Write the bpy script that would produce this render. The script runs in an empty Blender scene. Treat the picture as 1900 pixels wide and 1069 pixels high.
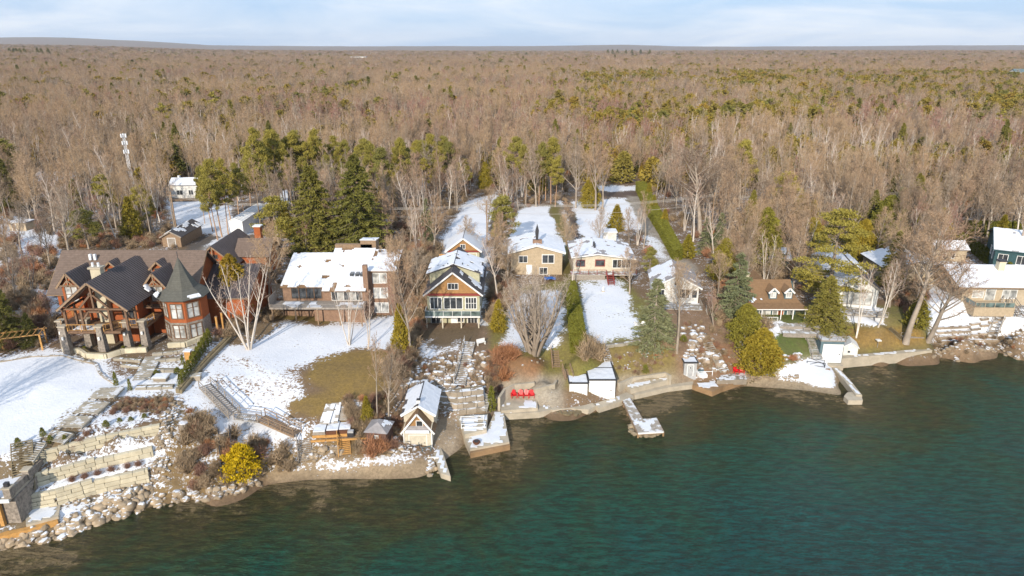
import bpy, bmesh, math, random
import numpy as np
from mathutils import Vector, noise as mnoise
from mathutils.geometry import delaunay_2d_cdt

# ------------------------------------------------------------------ camera, light, exposure
PITCH = math.radians(19.2); FPX = 1267.0; CAMZ = 48.0
scene = bpy.context.scene
COL = scene.collection
cam_d = bpy.data.cameras.new('camera'); cam_d.sensor_width = 36.0
cam_d.lens = 36.0 * FPX / 1900.0; cam_d.clip_start = 0.5; cam_d.clip_end = 40000
cam = bpy.data.objects.new('camera', cam_d); COL.objects.link(cam)
cam.location = (0, 0, CAMZ); cam.rotation_euler = (math.radians(90) - PITCH, 0, 0)
scene.camera = cam
SUN_AZ, SUN_EL = math.radians(14.0), math.radians(24.0)      # light travels towards +Y, 14 deg to the right
sun_d = bpy.data.lights.new('sun', 'SUN'); sun_d.energy = 5.0; sun_d.angle = math.radians(0.5)
sun_d.color = (1.0, 0.90, 0.76)
sun = bpy.data.objects.new('sun', sun_d); COL.objects.link(sun)
ldir = Vector((math.sin(SUN_AZ) * math.cos(SUN_EL), math.cos(SUN_AZ) * math.cos(SUN_EL), -math.sin(SUN_EL)))
sun.rotation_euler = ldir.to_track_quat('-Z', 'Y').to_euler()
world = bpy.data.worlds.new('World'); scene.world = world; world.use_nodes = True
wt = world.node_tree; wt.nodes.clear()
wo = wt.nodes.new('ShaderNodeOutputWorld'); bg = wt.nodes.new('ShaderNodeBackground')
sky = wt.nodes.new('ShaderNodeTexSky'); sky.sky_type = 'NISHITA'; sky.sun_disc = False
sky.sun_elevation = SUN_EL; sky.sun_rotation = math.radians(180) + SUN_AZ
sky.air_density = 1.0; sky.dust_density = 0.6; sky.ozone_density = 3.0
bg.inputs['Strength'].default_value = 0.105
# thin high cloud veils: the same all round the sky, stronger in some directions
tc = wt.nodes.new('ShaderNodeTexCoord')
mp = wt.nodes.new('ShaderNodeMapping'); mp.inputs['Scale'].default_value = (1.6, 1.6, 9.0); mp.inputs['Location'].default_value = (3.1, 0.35, 0.2)
mp.inputs['Rotation'].default_value = (0.0, 0.12, 0.0)
cn = wt.nodes.new('ShaderNodeTexNoise'); cn.inputs['Scale'].default_value = 2.2; cn.inputs['Detail'].default_value = 7; cn.inputs['Roughness'].default_value = 0.55; cn.inputs['Distortion'].default_value = 0.5
cr = wt.nodes.new('ShaderNodeMapRange'); cr.inputs['From Min'].default_value = 0.40; cr.inputs['From Max'].default_value = 0.66
cr.inputs['To Min'].default_value = 0.08; cr.inputs['To Max'].default_value = 0.9
cm0 = wt.nodes.new('ShaderNodeMix'); cm0.data_type = 'RGBA'; cm0.inputs['B'].default_value = (4.3, 6.5, 10.0, 1); cm0.inputs['Factor'].default_value = .72
cm = wt.nodes.new('ShaderNodeMix'); cm.data_type = 'RGBA'; cm.inputs['B'].default_value = (8.6, 9.2, 10.0, 1)
wt.links.new(tc.outputs['Generated'], mp.inputs['Vector']); wt.links.new(mp.outputs['Vector'], cn.inputs['Vector'])
wt.links.new(cn.outputs['Fac'], cr.inputs['Value']); wt.links.new(cr.outputs['Result'], cm.inputs['Factor'])
wt.links.new(sky.outputs['Color'], cm0.inputs['A']); wt.links.new(cm0.outputs['Result'], cm.inputs['A']); wt.links.new(cm.outputs['Result'], bg.inputs['Color'])
wt.links.new(bg.outputs['Background'], wo.inputs['Surface'])
vs = scene.view_settings; vs.view_transform = 'Standard'; vs.look = 'None'; vs.exposure = 0.05; vs.gamma = 1.0; vs.use_curve_mapping = False
scene.cycles.max_bounces = 4; scene.cycles.diffuse_bounces = 2; scene.cycles.glossy_bounces = 2; scene.cycles.transmission_bounces = 2
scene.cycles.transparent_max_bounces = 4; scene.cycles.caustics_reflective = False; scene.cycles.caustics_refractive = False

# ------------------------------------------------------------------ air
hz = bpy.data.meshes.new('haze'); _x, _y0, _y1, _z0, _z1 = 14500, -450, 15500, -6, 330
hz.from_pydata([(-_x,_y0,_z0),(_x,_y0,_z0),(_x,_y1,_z0),(-_x,_y1,_z0),(-_x,_y0,_z1),(_x,_y0,_z1),(_x,_y1,_z1),(-_x,_y1,_z1)], [], [(0,3,2,1),(4,5,6,7),(0,1,5,4),(1,2,6,5),(2,3,7,6),(3,0,4,7)])
hm = bpy.data.materials.new('air'); hm.use_nodes = True; _t = hm.node_tree; _t.nodes.clear(); _o = _t.nodes.new('ShaderNodeOutputMaterial'); _v = _t.nodes.new('ShaderNodeVolumePrincipled')
_v.inputs['Density'].default_value = 0.00004; _v.inputs['Color'].default_value = (.80, .88, 1, 1); _v.inputs['Anisotropy'].default_value = 0.0; _t.links.new(_v.outputs[0], _o.inputs['Volume']); hz.materials.append(hm)
ho = bpy.data.objects.new('haze', hz); COL.objects.link(ho); ho['kind'] = 'stuff'; ho['label'] = 'thin winter haze in the air'
scene.cycles.volume_bounces = 0
# ------------------------------------------------------------------ survey helpers (bearing + row of the view -> place on the ground)
CP, SP = math.cos(PITCH), math.sin(PITCH)
def ray(u, v):
    dx = (u - 950) / FPX; dy = (v - 534.5) / FPX
    return dx, CP - dy * SP, -SP - dy * CP
def P(u, v, z):
    a, b, d = ray(u, v); t = (z - CAMZ) / d
    return Vector((a * t, b * t, z))
def Zat(u, v, Y):
    a, b, d = ray(u, v); t = Y / b
    return CAMZ + d * t
def Xat(u, v, Y):
    a, b, d = ray(u, v); return a * Y / b

# ------------------------------------------------------------------ terrain control
CP_PTS = []
def ctl(lst, z=None):
    for q in lst:
        zz = q[2] if len(q) > 2 else z
        p = P(q[0], q[1], zz); CP_PTS.append((p.x, p.y, p.z))
SHORE = [(-900,1500),(-400,1210),(-150,1075),(0,1018),(90,1000),(200,964),(290,937),(380,924),(440,909),(500,892),(560,888),(640,886),(720,886),(785,885),(812,872),
 (815,850),(840,846),(862,836),(872,790),(925,772),(1000,767),(1090,767),(1112,760),(1150,747),(1175,736),(1230,724),(1290,716),(1320,724),(1345,724),(1380,713),
 (1440,718),(1500,724),(1550,732),(1572,737),(1562,700),(1548,682),(1572,670),(1640,664),(1730,659),(1780,652),(1850,645),(1900,648),(2100,640),(2600,640),(4000,640)]
SHW = [P(u, v, 0) for u, v in SHORE]
for p in SHW:
    CP_PTS.append((p.x, p.y, 0.0)); CP_PTS.append((p.x * 0.995, p.y - 6, -1.6)); 
# low shelf above the waterline
ctl([(-150,1015,1.3),(0,985,1.4),(60,965,1.4),(110,950,1.4),(220,925,1.4),(300,905,1.4),(380,905,1.3),(440,893,1.2),(500,872,1.3),(560,862,1.1),(640,860,1.0),(720,862,1.0),(790,850,1.0),
     (820,812,1.2),(850,800,1.2),(880,750,1.3),(910,740,1.4),(950,745,1.3),(1040,745,1.3),(1100,738,1.2),(1160,715,1.3),(1230,705,1.3),(1290,695,1.4),(1340,702,1.2),(1385,703,.8),
     (1440,702,.9),(1500,700,1.0),(1540,706,1.0),(1545,690,1.2),(1500,668,1.8),(1570,660,1.2),(1640,652,1.2),(1730,646,1.3),(1790,640,1.3),(1900,636,1.3),(2100,630,1.3)])
# retaining wall lines: (u, v, base z, top z)
WALLS = {
 'terrace_low':  [(-10,962,1.4,3.0),(62,945,1.4,3.0),(109,936,1.4,3.2),(180,915,1.4,3.1),(279,893,1.4,2.9)],
 'terrace_mid':  [(62,905,3.1,4.6),(95,893,3.3,4.7),(180,869,3.4,4.6),(286,845,3.4,4.5)],
 'terrace_high': [(62,864,4.7,5.9),(112,848,5.0,6.3),(200,826,5.0,6.3),(300,805,5.1,6.3)],
 'armour_wall':  [(806,762,1.4,4.1),(850,768,1.4,4.3),(900,762,1.4,4.4)],
}
EDG = []
for w in WALLS.values():
    for k, (u, v, z0, z1) in enumerate(w):
        p = P(u, v, z0); CP_PTS.append((p.x, p.y - .05, z0)); CP_PTS.append((p.x, p.y + .55, z1)); n_ = len(CP_PTS)
        if k: EDG += [(n_ - 4, n_ - 2), (n_ - 3, n_ - 1)]
ctl([(-200,880,7.3),(-10,850,6.6),(30,838,6.8),(100,808,6.9),(160,775,7.2),(205,735,7.5),(215,715,7.5),(0,700,7.6),(-300,700,7.6),(0,660,7.8),(120,655,7.8),(190,672,7.8),(380,640,8),(440,600,8),
     (330,740,6.7),(240,745,6.9),(340,700,7.2),(420,655,7.2),(110,830,6.5),(200,806,6.5),(300,785,6.5)])
# middle lawn and banks
ctl([(330,850,3.0),(330,880,1.9),(370,790,5.0),(385,730,6.2),(470,700,6.2),(540,700,6.0),(640,700,5.8),(700,700,5.6),(440,785,4.2),(480,800,3.4),(545,785,4.4),(560,755,5.0),(650,750,4.7),(690,740,4.8),
     (560,830,2.4),(640,830,2.0),(450,840,2.8),(500,850,1.9),(400,880,1.9),(700,800,2.4),(690,770,3.6),(730,740,3.8),(745,700,5.0),(740,660,5.8),
     (800,655,5.9),(865,640,5.9),(905,655,5.8),(790,690,5.0),(845,700,4.6),(900,700,4.8),(905,730,3.4),(840,726,4.2),(800,720,4.1),
     (905,720,2.9),(920,668,5.5),(985,668,5.5),(1060,665,5.6),(1000,700,4.0),(1060,700,3.8),(938,726,1.3),(990,724,1.3),(1025,718,1.3),(945,706,2.9),(1000,702,2.9),(1036,702,2.4),(1040,722,1.6),(1090,640,5.6),(1190,640,5.6),(1110,675,4.2),(1200,680,3.4),(1150,698,2.2),(1230,690,2.2),
     (1260,655,4.8),(1300,600,5.6),(1280,640,5.0),(1330,660,3.4),(1360,680,2.2),(1280,680,2.6),(1380,600,5.8),(1400,690,1.8),(1440,680,2.2),(1420,600,5.6),(1470,600,5.6),(1500,640,3.6),(1450,650,3.8),(1510,660,2.2),
     (1545,600,5.6),(1560,640,2.4),(1545,655,1.8),(1640,604,5.4),(1600,640,2.4),(1690,640,2.2),(1720,605,5.2),(1725,636,2.4),(1800,610,5.0),(1900,600,5.4),(2100,600,5.4),(1800,630,2.4),(1900,622,2.8),(2100,618,2.8)])
# inland ground
ctl([(-300,600,7.8),(0,600,7.8),(150,600,8),(390,600,8),(500,590,6.6),(600,600,6.2),(735,590,6),(790,600,5.9),(900,600,5.9),(960,600,5.8),(1060,600,5.8),(1180,600,5.8),(1240,580,6),(1400,575,6),(1560,560,6),(1700,560,6),(1850,560,6.2),(2200,560,6.2),
     (-300,500,8),(0,500,7.6),(420,500,7.5),(560,500,6.4),(750,500,6.1),(1000,500,6),(1250,500,6.2),(1500,500,6.2),(1750,500,6.2),(2200,500,6.2),
     (-300,430,7.4),(200,430,7.4),(500,430,6.8),(800,430,6.3),(1100,430,6.3),(1400,430,6.5),(1700,430,6.5),(2300,430,6.5)])
for x in range(-420, 421, 60):
    for y in (240, 300): CP_PTS.append((x, y, 6.8))
for x in (-420, -300, 300, 420):
    for y in (150, 200): CP_PTS.append((x, y, 7))
    CP_PTS.append((x, 20 if x < 0 else 60, -3))
for x in (-200, 0, 200): CP_PTS.append((x, 25, -3.5))
_v2 = [Vector((a, b)) for a, b, c in CP_PTS]
_out = delaunay_2d_cdt(_v2, EDG, [], 0, 0.02)
_ov = np.array([(v.x, v.y) for v in _out[0]]); _oz = np.array([CP_PTS[o[0]][2] if o else 0.0 for o in _out[3]])
print('steiner', sum(1 for o in _out[3] if not o))
TRI = [tuple(f) for f in _out[2]]
# rasterise into a height grid at 0.25 m
GX0, GY0, GS = -160.0, 30.0, 0.25; GNX, GNY = 1280, 880
HG = np.full((GNY, GNX), np.nan)
for a, b, c in TRI:
    A, B, Cc = _ov[a], _ov[b], _ov[c]
    x0 = max(0, int((min(A[0], B[0], Cc[0]) - GX0) / GS)); x1 = min(GNX - 1, int((max(A[0], B[0], Cc[0]) - GX0) / GS) + 1)
    y0 = max(0, int((min(A[1], B[1], Cc[1]) - GY0) / GS)); y1 = min(GNY - 1, int((max(A[1], B[1], Cc[1]) - GY0) / GS) + 1)
    if x1 < x0 or y1 < y0: continue
    det = (B[1]-Cc[1])*(A[0]-Cc[0]) + (Cc[0]-B[0])*(A[1]-Cc[1])
    if abs(det) < 1e-9: continue
    X, Yg = np.meshgrid(GX0 + np.arange(x0, x1+1) * GS, GY0 + np.arange(y0, y1+1) * GS)
    l1 = ((B[1]-Cc[1])*(X-Cc[0]) + (Cc[0]-B[0])*(Yg-Cc[1])) / det
    l2 = ((Cc[1]-A[1])*(X-Cc[0]) + (A[0]-Cc[0])*(Yg-Cc[1])) / det
    l3 = 1 - l1 - l2
    m = (l1 > -1e-6) & (l2 > -1e-6) & (l3 > -1e-6)
    zz = l1 * _oz[a] + l2 * _oz[b] + l3 * _oz[c]
    sub = HG[y0:y1+1, x0:x1+1]; sub[m] = zz[m]
HG = np.where(np.isnan(HG), 6.8, HG)
_w = np.clip((GX0 + np.arange(GNX) * GS + 36) / 6, 0, 1)[None, :]
for _k in range(16):
    _b = HG.copy(); _b[1:-1,1:-1] = (HG[1:-1,1:-1]*4 + 2*(HG[:-2,1:-1]+HG[2:,1:-1]+HG[1:-1,:-2]+HG[1:-1,2:]) + HG[:-2,:-2]+HG[2:,2:]+HG[:-2,2:]+HG[2:,:-2]) / 16; HG = HG * (1 - _w) + _b * _w
def vnoise(x, y, seed=0):
    """smooth value noise, vectorised"""
    x = np.asarray(x, float) + seed * 17.31; y = np.asarray(y, float) - seed * 9.77
    xi = np.floor(x).astype(np.int64); yi = np.floor(y).astype(np.int64)
    fx = x - xi; fy = y - yi; fx = fx*fx*(3-2*fx); fy = fy*fy*(3-2*fy)
    def h(i, j):
        n = (i * 374761393 + j * 668265263 + seed * 1274126177) & 0x7fffffff
        n = ((n ^ (n >> 13)) * 1274126177) & 0x7fffffff
        return ((n ^ (n >> 16)) & 0xffff) / 65535.0
    return (h(xi,yi)*(1-fx)+h(xi+1,yi)*fx)*(1-fy) + (h(xi,yi+1)*(1-fx)+h(xi+1,yi+1)*fx)*fy
def fbm(x, y, seed=0, oct=4):
    s = 0; a = .5; t = 0
    for k in range(oct):
        s = s + a * vnoise(np.asarray(x) * 2**k, np.asarray(y) * 2**k, seed + k); t += a; a *= .5
    return s / t
def H_far(x, y):
    z = 6.8 + np.maximum(0, y - 250) * 0.0038
    z = z + 12 * np.exp(-((y - 4200) / 1500.0)**2) * (0.25 + 0.9 * fbm(x / 1500.0, y * 0 + 3.3, 5, 3)) * np.clip((np.abs(x - 300) - 100) / 900.0, 0.25, 1)
    lf = 1 / (1 + np.exp((x / np.maximum(y, 1) + 0.50) / 0.06))
    z = z + lf * np.maximum(0, y - 600) * 0.0105 * np.clip((4500 - y) / 2500.0 + 1, 0, 1)
    ang = x / np.maximum(y, 1.0)
    rid = 150 * np.exp(-((y - 11500) / 1700.0)**2) * np.clip((-0.42 - ang) / 0.22, 0, 1)**0.7 * (0.85 + 0.5 * fbm(x / 1500.0, 7.7 + 0 * y, 9, 4))
    rid2 = 60 * np.exp(-((y - 12500) / 1200.0)**2) * (0.25 + fbm(x / 2200.0, 1.7 + 0 * y, 13, 4)) * 1.4
    return z + rid + rid2
def H(x, y):
    x = np.asarray(x, float); y = np.asarray(y, float)
    gx = np.clip((x - GX0) / GS, 0, GNX - 1.001); gy = np.clip((y - GY0) / GS, 0, GNY - 1.001)
    i = gx.astype(int); j = gy.astype(int); fx = gx - i; fy = gy - j
    z = (HG[j,i]*(1-fx)+HG[j,i+1]*fx)*(1-fy) + (HG[j+1,i]*(1-fx)+HG[j+1,i+1]*fx)*fy
    near = z + (fbm(x / 6, y / 6, 3) - .5) * 0.25 * np.clip((z - 1.2) / 1.5, 0, 1)
    t = np.clip((y - 232) / 12, 0, 1)
    return near * (1 - t) + (H_far(x, y) + (fbm(x / 40, y / 40, 4) - .5) * 2 * np.clip((y - 250) / 200, 0, 1)) * t
def _vn(x, y, seed):
    x += seed * 17.31; y -= seed * 9.77; xi = math.floor(x); yi = math.floor(y); fx = x - xi; fy = y - yi; fx = fx*fx*(3-2*fx); fy = fy*fy*(3-2*fy)
    def h(i, j):
        n = (i * 374761393 + j * 668265263 + seed * 1274126177) & 0x7fffffff
        n = ((n ^ (n >> 13)) * 1274126177) & 0x7fffffff
        return ((n ^ (n >> 16)) & 0xffff) / 65535.0
    return (h(xi,yi)*(1-fx)+h(xi+1,yi)*fx)*(1-fy) + (h(xi,yi+1)*(1-fx)+h(xi+1,yi+1)*fx)*fy
def h1(x, y):
    if y > 231: return float(H(x, y))
    gx = min(max((x - GX0) / GS, 0), GNX - 1.001); gy = min(max((y - GY0) / GS, 0), GNY - 1.001); i = int(gx); j = int(gy); fx = gx - i; fy = gy - j
    z = (HG[j,i]*(1-fx)+HG[j,i+1]*fx)*(1-fy) + (HG[j+1,i]*(1-fx)+HG[j+1,i+1]*fx)*fy
    s = sum(_vn(x / 6 * 2**k, y / 6 * 2**k, 3 + k) * .5**(k+1) for k in range(4)) / .9375
    return float(z + (s - .5) * .25 * min(1, max(0, (z - 1.2) / 1.5)))
def G(u, v):
    """point where the sight line (u, v) meets the ground"""
    z = 6.0; p = P(u, v, z)
    for k in range(25):
        zn = h1(p.x, p.y); dz = (zn - z) * .6; z += dz; p = P(u, v, z)
        if abs(dz) < .004: break
    return Vector((p.x, p.y, h1(p.x, p.y)))
def proj(x, y, z):
    d = y * CP - (z - CAMZ) * SP
    return 950 + FPX * x / d, 534.5 - FPX * (y * SP + (z - CAMZ) * CP) / d
def inpoly(u, v, poly):
    u = np.asarray(u); v = np.asarray(v); r = np.zeros(u.shape, bool); n = len(poly)
    for i in range(n):
        x1, y1 = poly[i]; x2, y2 = poly[(i + 1) % n]
        if y1 == y2: continue
        c = ((y1 > v) != (y2 > v)) & (u < (x2 - x1) * (v - y1) / (y2 - y1) + x1)
        r ^= c
    return r

# ------------------------------------------------------------------ materials
MATS = {}
def nt_mat(name):
    m = bpy.data.materials.new(name); m.use_nodes = True; nt = m.node_tree
    b = nt.nodes['Principled BSDF']; MATS[name] = m
    return m, nt, b
def N(nt, typ, **kw):
    n = nt.nodes.new(typ)
    for k, v in kw.items():
        if k in n.inputs: n.inputs[k].default_value = v
        else: setattr(n, k, v)
    return n
def mixc(nt, fac, a, b, blend='MIX'):
    n = nt.nodes.new('ShaderNodeMix'); n.data_type = 'RGBA'; n.blend_type = blend
    for s, val in (('Factor', fac), ('A', a), ('B', b)):
        if hasattr(val, 'is_linked') or hasattr(val, 'links'): nt.links.new(val, n.inputs[s])
        elif isinstance(val, (int, float)): n.inputs[s].default_value = val
        else: n.inputs[s].default_value = (*val[:3], 1)
    return n.outputs['Result']
def mapr(nt, val, a, b, c=0.0, d=1.0):
    n = nt.nodes.new('ShaderNodeMapRange'); nt.links.new(val, n.inputs['Value'])
    for s, x in (('From Min', a), ('From Max', b), ('To Min', c), ('To Max', d)): n.inputs[s].default_value = x
    return n.outputs['Result']
def geo_noise(nt, scale, detail=4, rough=.6, vec=None, dist=0):
    n = N(nt, 'ShaderNodeTexNoise'); n.inputs['Scale'].default_value = scale; n.inputs['Detail'].default_value = detail; n.inputs['Roughness'].default_value = rough
    n.inputs['Distortion'].default_value = dist
    if vec is None:
        g = N(nt, 'ShaderNodeNewGeometry'); vec = g.outputs['Position']
    nt.links.new(vec, n.inputs['Vector']); return n.outputs['Fac']
def bump(nt, b, h, strength=.4, dist=.1):
    n = N(nt, 'ShaderNodeBump'); n.inputs['Strength'].default_value = strength; n.inputs['Distance'].default_value = dist
    nt.links.new(h, n.inputs['Height']); nt.links.new(n.outputs['Normal'], b.inputs['Normal'])
def simple(name, col, rough=.8, var=.25, scale=1.5, snowtop=0.0, metallic=0.0, bmp=0.0, rnd=0.0):
    """base colour broken by two sizes of noise (grain and wear), optional loose snow on faces that look up"""
    m, nt, b = nt_mat(name)
    n1 = geo_noise(nt, scale, 5, .65); n2 = geo_noise(nt, scale * 9, 3, .6)
    dark = [c * (1 - var) for c in col]; lite = [min(1, c * (1 + var)) for c in col]
    c = mixc(nt, mapr(nt, n1, .3, .7), dark, lite)
    c = mixc(nt, mapr(nt, n2, .35, .75, 0, .35), c, [x * .7 for x in col])
    if rnd:
        oi = N(nt, 'ShaderNodeObjectInfo')
        c = mixc(nt, mapr(nt, oi.outputs['Random'], 0, 1, 0, rnd), c, [x * .45 for x in col])
    if snowtop:
        g = N(nt, 'ShaderNodeNewGeometry'); sx = N(nt, 'ShaderNodeSeparateXYZ'); nt.links.new(g.outputs['Normal'], sx.inputs[0])
        ad = N(nt, 'ShaderNodeMath', operation='ADD'); nt.links.new(sx.outputs['Z'], ad.inputs[0]); n3 = geo_noise(nt, 1.1, 4, .6)
        nt.links.new(mapr(nt, n3, .3, .7, -.45, .45), ad.inputs[1])
        c = mixc(nt, mapr(nt, ad.outputs[0], 1.08 - snowtop * .6, 1.18 - snowtop * .6), c, (.72, .74, .77))
    nt.links.new(c, b.inputs['Base Color']); b.inputs['Roughness'].default_value = rough; b.inputs['Metallic'].default_value = metallic
    b.inputs['Specular IOR Level'].default_value = .3
    if bmp: bump(nt, b, n2, bmp, .05)
    return m
def banded(name, col, gap, axis='Z', dark=.55, rough=.75, var=.2, period=.2):
    """boards, shingles or siding: thin darker joints every `gap` metres"""
    m, nt, b = nt_mat(name)
    tcn = N(nt, 'ShaderNodeTexCoord'); sx = N(nt, 'ShaderNodeSeparateXYZ'); nt.links.new(tcn.outputs['Object'], sx.inputs[0])
    mm = N(nt, 'ShaderNodeMath', operation='DIVIDE'); nt.links.new(sx.outputs[axis], mm.inputs[0]); mm.inputs[1].default_value = gap
    fr = N(nt, 'ShaderNodeMath', operation='FRACT'); nt.links.new(mm.outputs[0], fr.inputs[0])
    n1 = geo_noise(nt, 2.2, 5, .7); n2 = geo_noise(nt, 14, 3, .6)
    c = mixc(nt, mapr(nt, n1, .3, .7), [x * (1 - var) for x in col], [min(1, x * (1 + var)) for x in col])
    c = mixc(nt, mapr(nt, n2, .4, .7, 0, .4), c, [x * .65 for x in col])
    c = mixc(nt, mapr(nt, fr.outputs[0], period, period * .4, 0, .8), c, [x * dark for x in col])
    nt.links.new(c, b.inputs['Base Color']); b.inputs['Roughness'].default_value = rough; b.inputs['Specular IOR Level'].default_value = .25
    bump(nt, b, fr.outputs[0], .3, .02)
    return m
simple('snow', (.74, .76, .80), .6, .05, .8, bmp=.25)
banded('orange_siding', (.37, .105, .035), .20)
banded('orange_log', (.50, .17, .05), .28)
simple('timber', (.17, .10, .06), .7, .3, 3)
simple('cut_timber', (.28, .19, .12), .7, .3, 3)
simple('grey_timber', (.30, .26, .22), .8, .3, 3)
simple('weathered_plank', (.36, .32, .27), .8, .3, 2.5, snowtop=.1)
simple('golden_timber', (.52, .28, .09), .7, .25, 3)
banded('shingle_roof', (.17, .125, .10), .30, 'Y', .7, .9, .25)
simple('metal_roof', (.085, .07, .07), .45, .2, .5)
simple('dark_metal', (.045, .045, .05), .5, .2, 2)
banded('turret_shingle', (.115, .112, .095), .28, 'Z', .75, .9)
banded('brown_shingle', (.23, .14, .075), .30, 'Y', .75, .9)
simple('grey_shingle', (.30, .28, .28), .9, .25, 1.5)
simple('dark_shingle', (.09, .08, .08), .9, .3, 1.5)
banded('cedar_shingle', (.38, .21, .085), .22, 'Z', .6, .8)
banded('green_siding', (.46, .44, .30), .22)
banded('cream_siding', (.60, .54, .42), .22)
banded('white_siding', (.72, .71, .67), .22)
banded('white_board', (.80, .80, .79), .45, 'X', .85, .5, .05, .06)
banded('teal_siding', (.045, .10, .11), .22)
banded('bluegrey_siding', (.12, .175, .195), .22)
banded('tan_siding', (.50, .41, .29), .24)
banded('tan_board', (.47, .37, .25), .22, 'X', .75)
banded('brick', (.27, .17, .115), .085, 'Z', .8, .9, .3, .25)
banded('shed_board', (.15, .085, .065), .22, 'X')
banded('grey_board', (.42, .42, .42), .22, 'X', .7)
banded('green_board', (.04, .14, .10), .2)
simple('white_trim', (.80, .79, .76), .5, .05, 2)
simple('white_metal', (.78, .79, .80), .4, .06, .4)
simple('red_trim', (.25, .05, .04), .6, .15, 2)
simple('red_paint', (.62, .015, .02), .35, .08, 2)
simple('green_paint', (.02, .22, .16), .4, .1, 2)
simple('blue_paint', (.02, .12, .42), .5, .15, 2)
simple('stone_pillar', (.27, .23, .19), .9, .5, 3.5, bmp=.5)
simple('pale_stone', (.62, .55, .40), .9, .18, 1.0, rnd=.32, bmp=.3)
simple('armour_stone', (.36, .30, .23), .9, .25, 1.0, snowtop=.35, rnd=.5, bmp=.3)
simple('step_stone', (.40, .36, .29), .9, .25, 1.0, snowtop=.08, rnd=.4)
simple('concrete', (.44, .38, .29), .9, .22, .6, bmp=.3)
simple('wet_concrete', (.30, .19, .10), .6, .3, .6)
simple('river_stone', (.44, .34, .23), .85, .3, .8, snowtop=.22, rnd=.75, bmp=.3)
simple('snowy_stone', (.38, .30, .22), .85, .3, .8, snowtop=.42, rnd=.7)
simple('bare_stone', (.40, .32, .21), .8, .3, .8, rnd=.7, bmp=.3)
simple('wet_stone', (.24, .19, .11), .5, .3, .8, rnd=.6)
simple('asphalt', (.075, .065, .06), .8, .3, .8)
simple('curtain', (.60, .57, .50), .9, .1, 3)
simple('brown_cover', (.13, .055, .03), .7, .2, 2)
simple('wire', (.45, .42, .38), .5, .1, 1)
def glassmat(name, col, rough=.08):
    m, nt, b = nt_mat(name); n1 = geo_noise(nt, .9, 2, .5)
    nt.links.new(mixc(nt, mapr(nt, n1, .35, .65), [c * .5 for c in col], [c * 1.5 for c in col]), b.inputs['Base Color'])
    b.inputs['Roughness'].default_value = rough; b.inputs['Specular IOR Level'].default_value = .8
glassmat('dark_glass', (.05, .055, .06)); glassmat('pale_glass', (.42, .42, .40), .2)
glassmat('rail_glass', (.12, .16, .15))
def treemat(name, cols, var=.2, regional=None):
    m, nt, b = nt_mat(name); oi = N(nt, 'ShaderNodeObjectInfo')
    r = N(nt, 'ShaderNodeValToRGB'); r.color_ramp.interpolation = 'LINEAR'
    els = r.color_ramp.elements
    while len(els) < len(cols): els.new(.5)
    for i, c in enumerate(cols): els[i].position = i / max(1, len(cols) - 1); els[i].color = (*c, 1)
    nt.links.new(oi.outputs['Random'], r.inputs['Fac'])
    n1 = geo_noise(nt, .9, 3, .6); n0 = geo_noise(nt, .012, 3, .6)
    c = mixc(nt, mapr(nt, n1, .3, .7, 0, 1), [1 - var] * 3, [1 + var] * 3)
    c = mixc(nt, 1.0, r.outputs['Color'], c, 'MULTIPLY')
    if regional: c = mixc(nt, mapr(nt, n0, .42, .6, 0, .7), c, regional)
    nt.links.new(c, b.inputs['Base Color']); b.inputs['Roughness'].default_value = .9; b.inputs['Specular IOR Level'].default_value = .1
treemat('grey_bark', [(.24,.19,.145), (.40,.335,.27), (.30,.25,.20)])
treemat('twigs', [(.335,.225,.148), (.455,.325,.21), (.185,.142,.108), (.41,.265,.18), (.36,.295,.23), (.235,.172,.125)], .5, (.48,.335,.20))
treemat('pale_twigs', [(.46,.375,.30), (.46,.375,.30)])
treemat('red_twigs', [(.34,.20,.155), (.36,.195,.15), (.38,.24,.18)])
treemat('birch_bark', [(.62,.56,.48), (.55,.48,.41), (.68,.62,.55)], .15)
treemat('birch_twigs', [(.50,.35,.26), (.45,.33,.26), (.52,.39,.30)])
treemat('pine_bark', [(.46,.29,.18), (.36,.24,.17), (.50,.32,.20)])
treemat('pine_needles', [(.24,.215,.05), (.32,.265,.055), (.20,.19,.055)])
treemat('spruce_needles', [(.15,.145,.035), (.23,.20,.045), (.13,.13,.04)])
treemat('blue_needles', [(.17,.185,.095), (.20,.205,.105)])
treemat('cedar_leaves', [(.25,.21,.03), (.31,.23,.03), (.19,.185,.035), (.34,.21,.025)])
treemat('wild_cedar_leaves', [(.24,.20,.05), (.31,.23,.045), (.18,.175,.05), (.33,.22,.045)])
treemat('hedge_leaves', [(.17,.17,.03), (.17,.17,.03)])
treemat('yellow_leaves', [(.52,.36,.015), (.52,.36,.015)])
treemat('shrub_twigs', [(.26,.15,.11), (.30,.17,.11)])
treemat('rust_twigs', [(.44,.21,.10), (.40,.20,.11)])
treemat('brush_twigs', [(.34,.25,.16), (.34,.25,.16)], .5)

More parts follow.
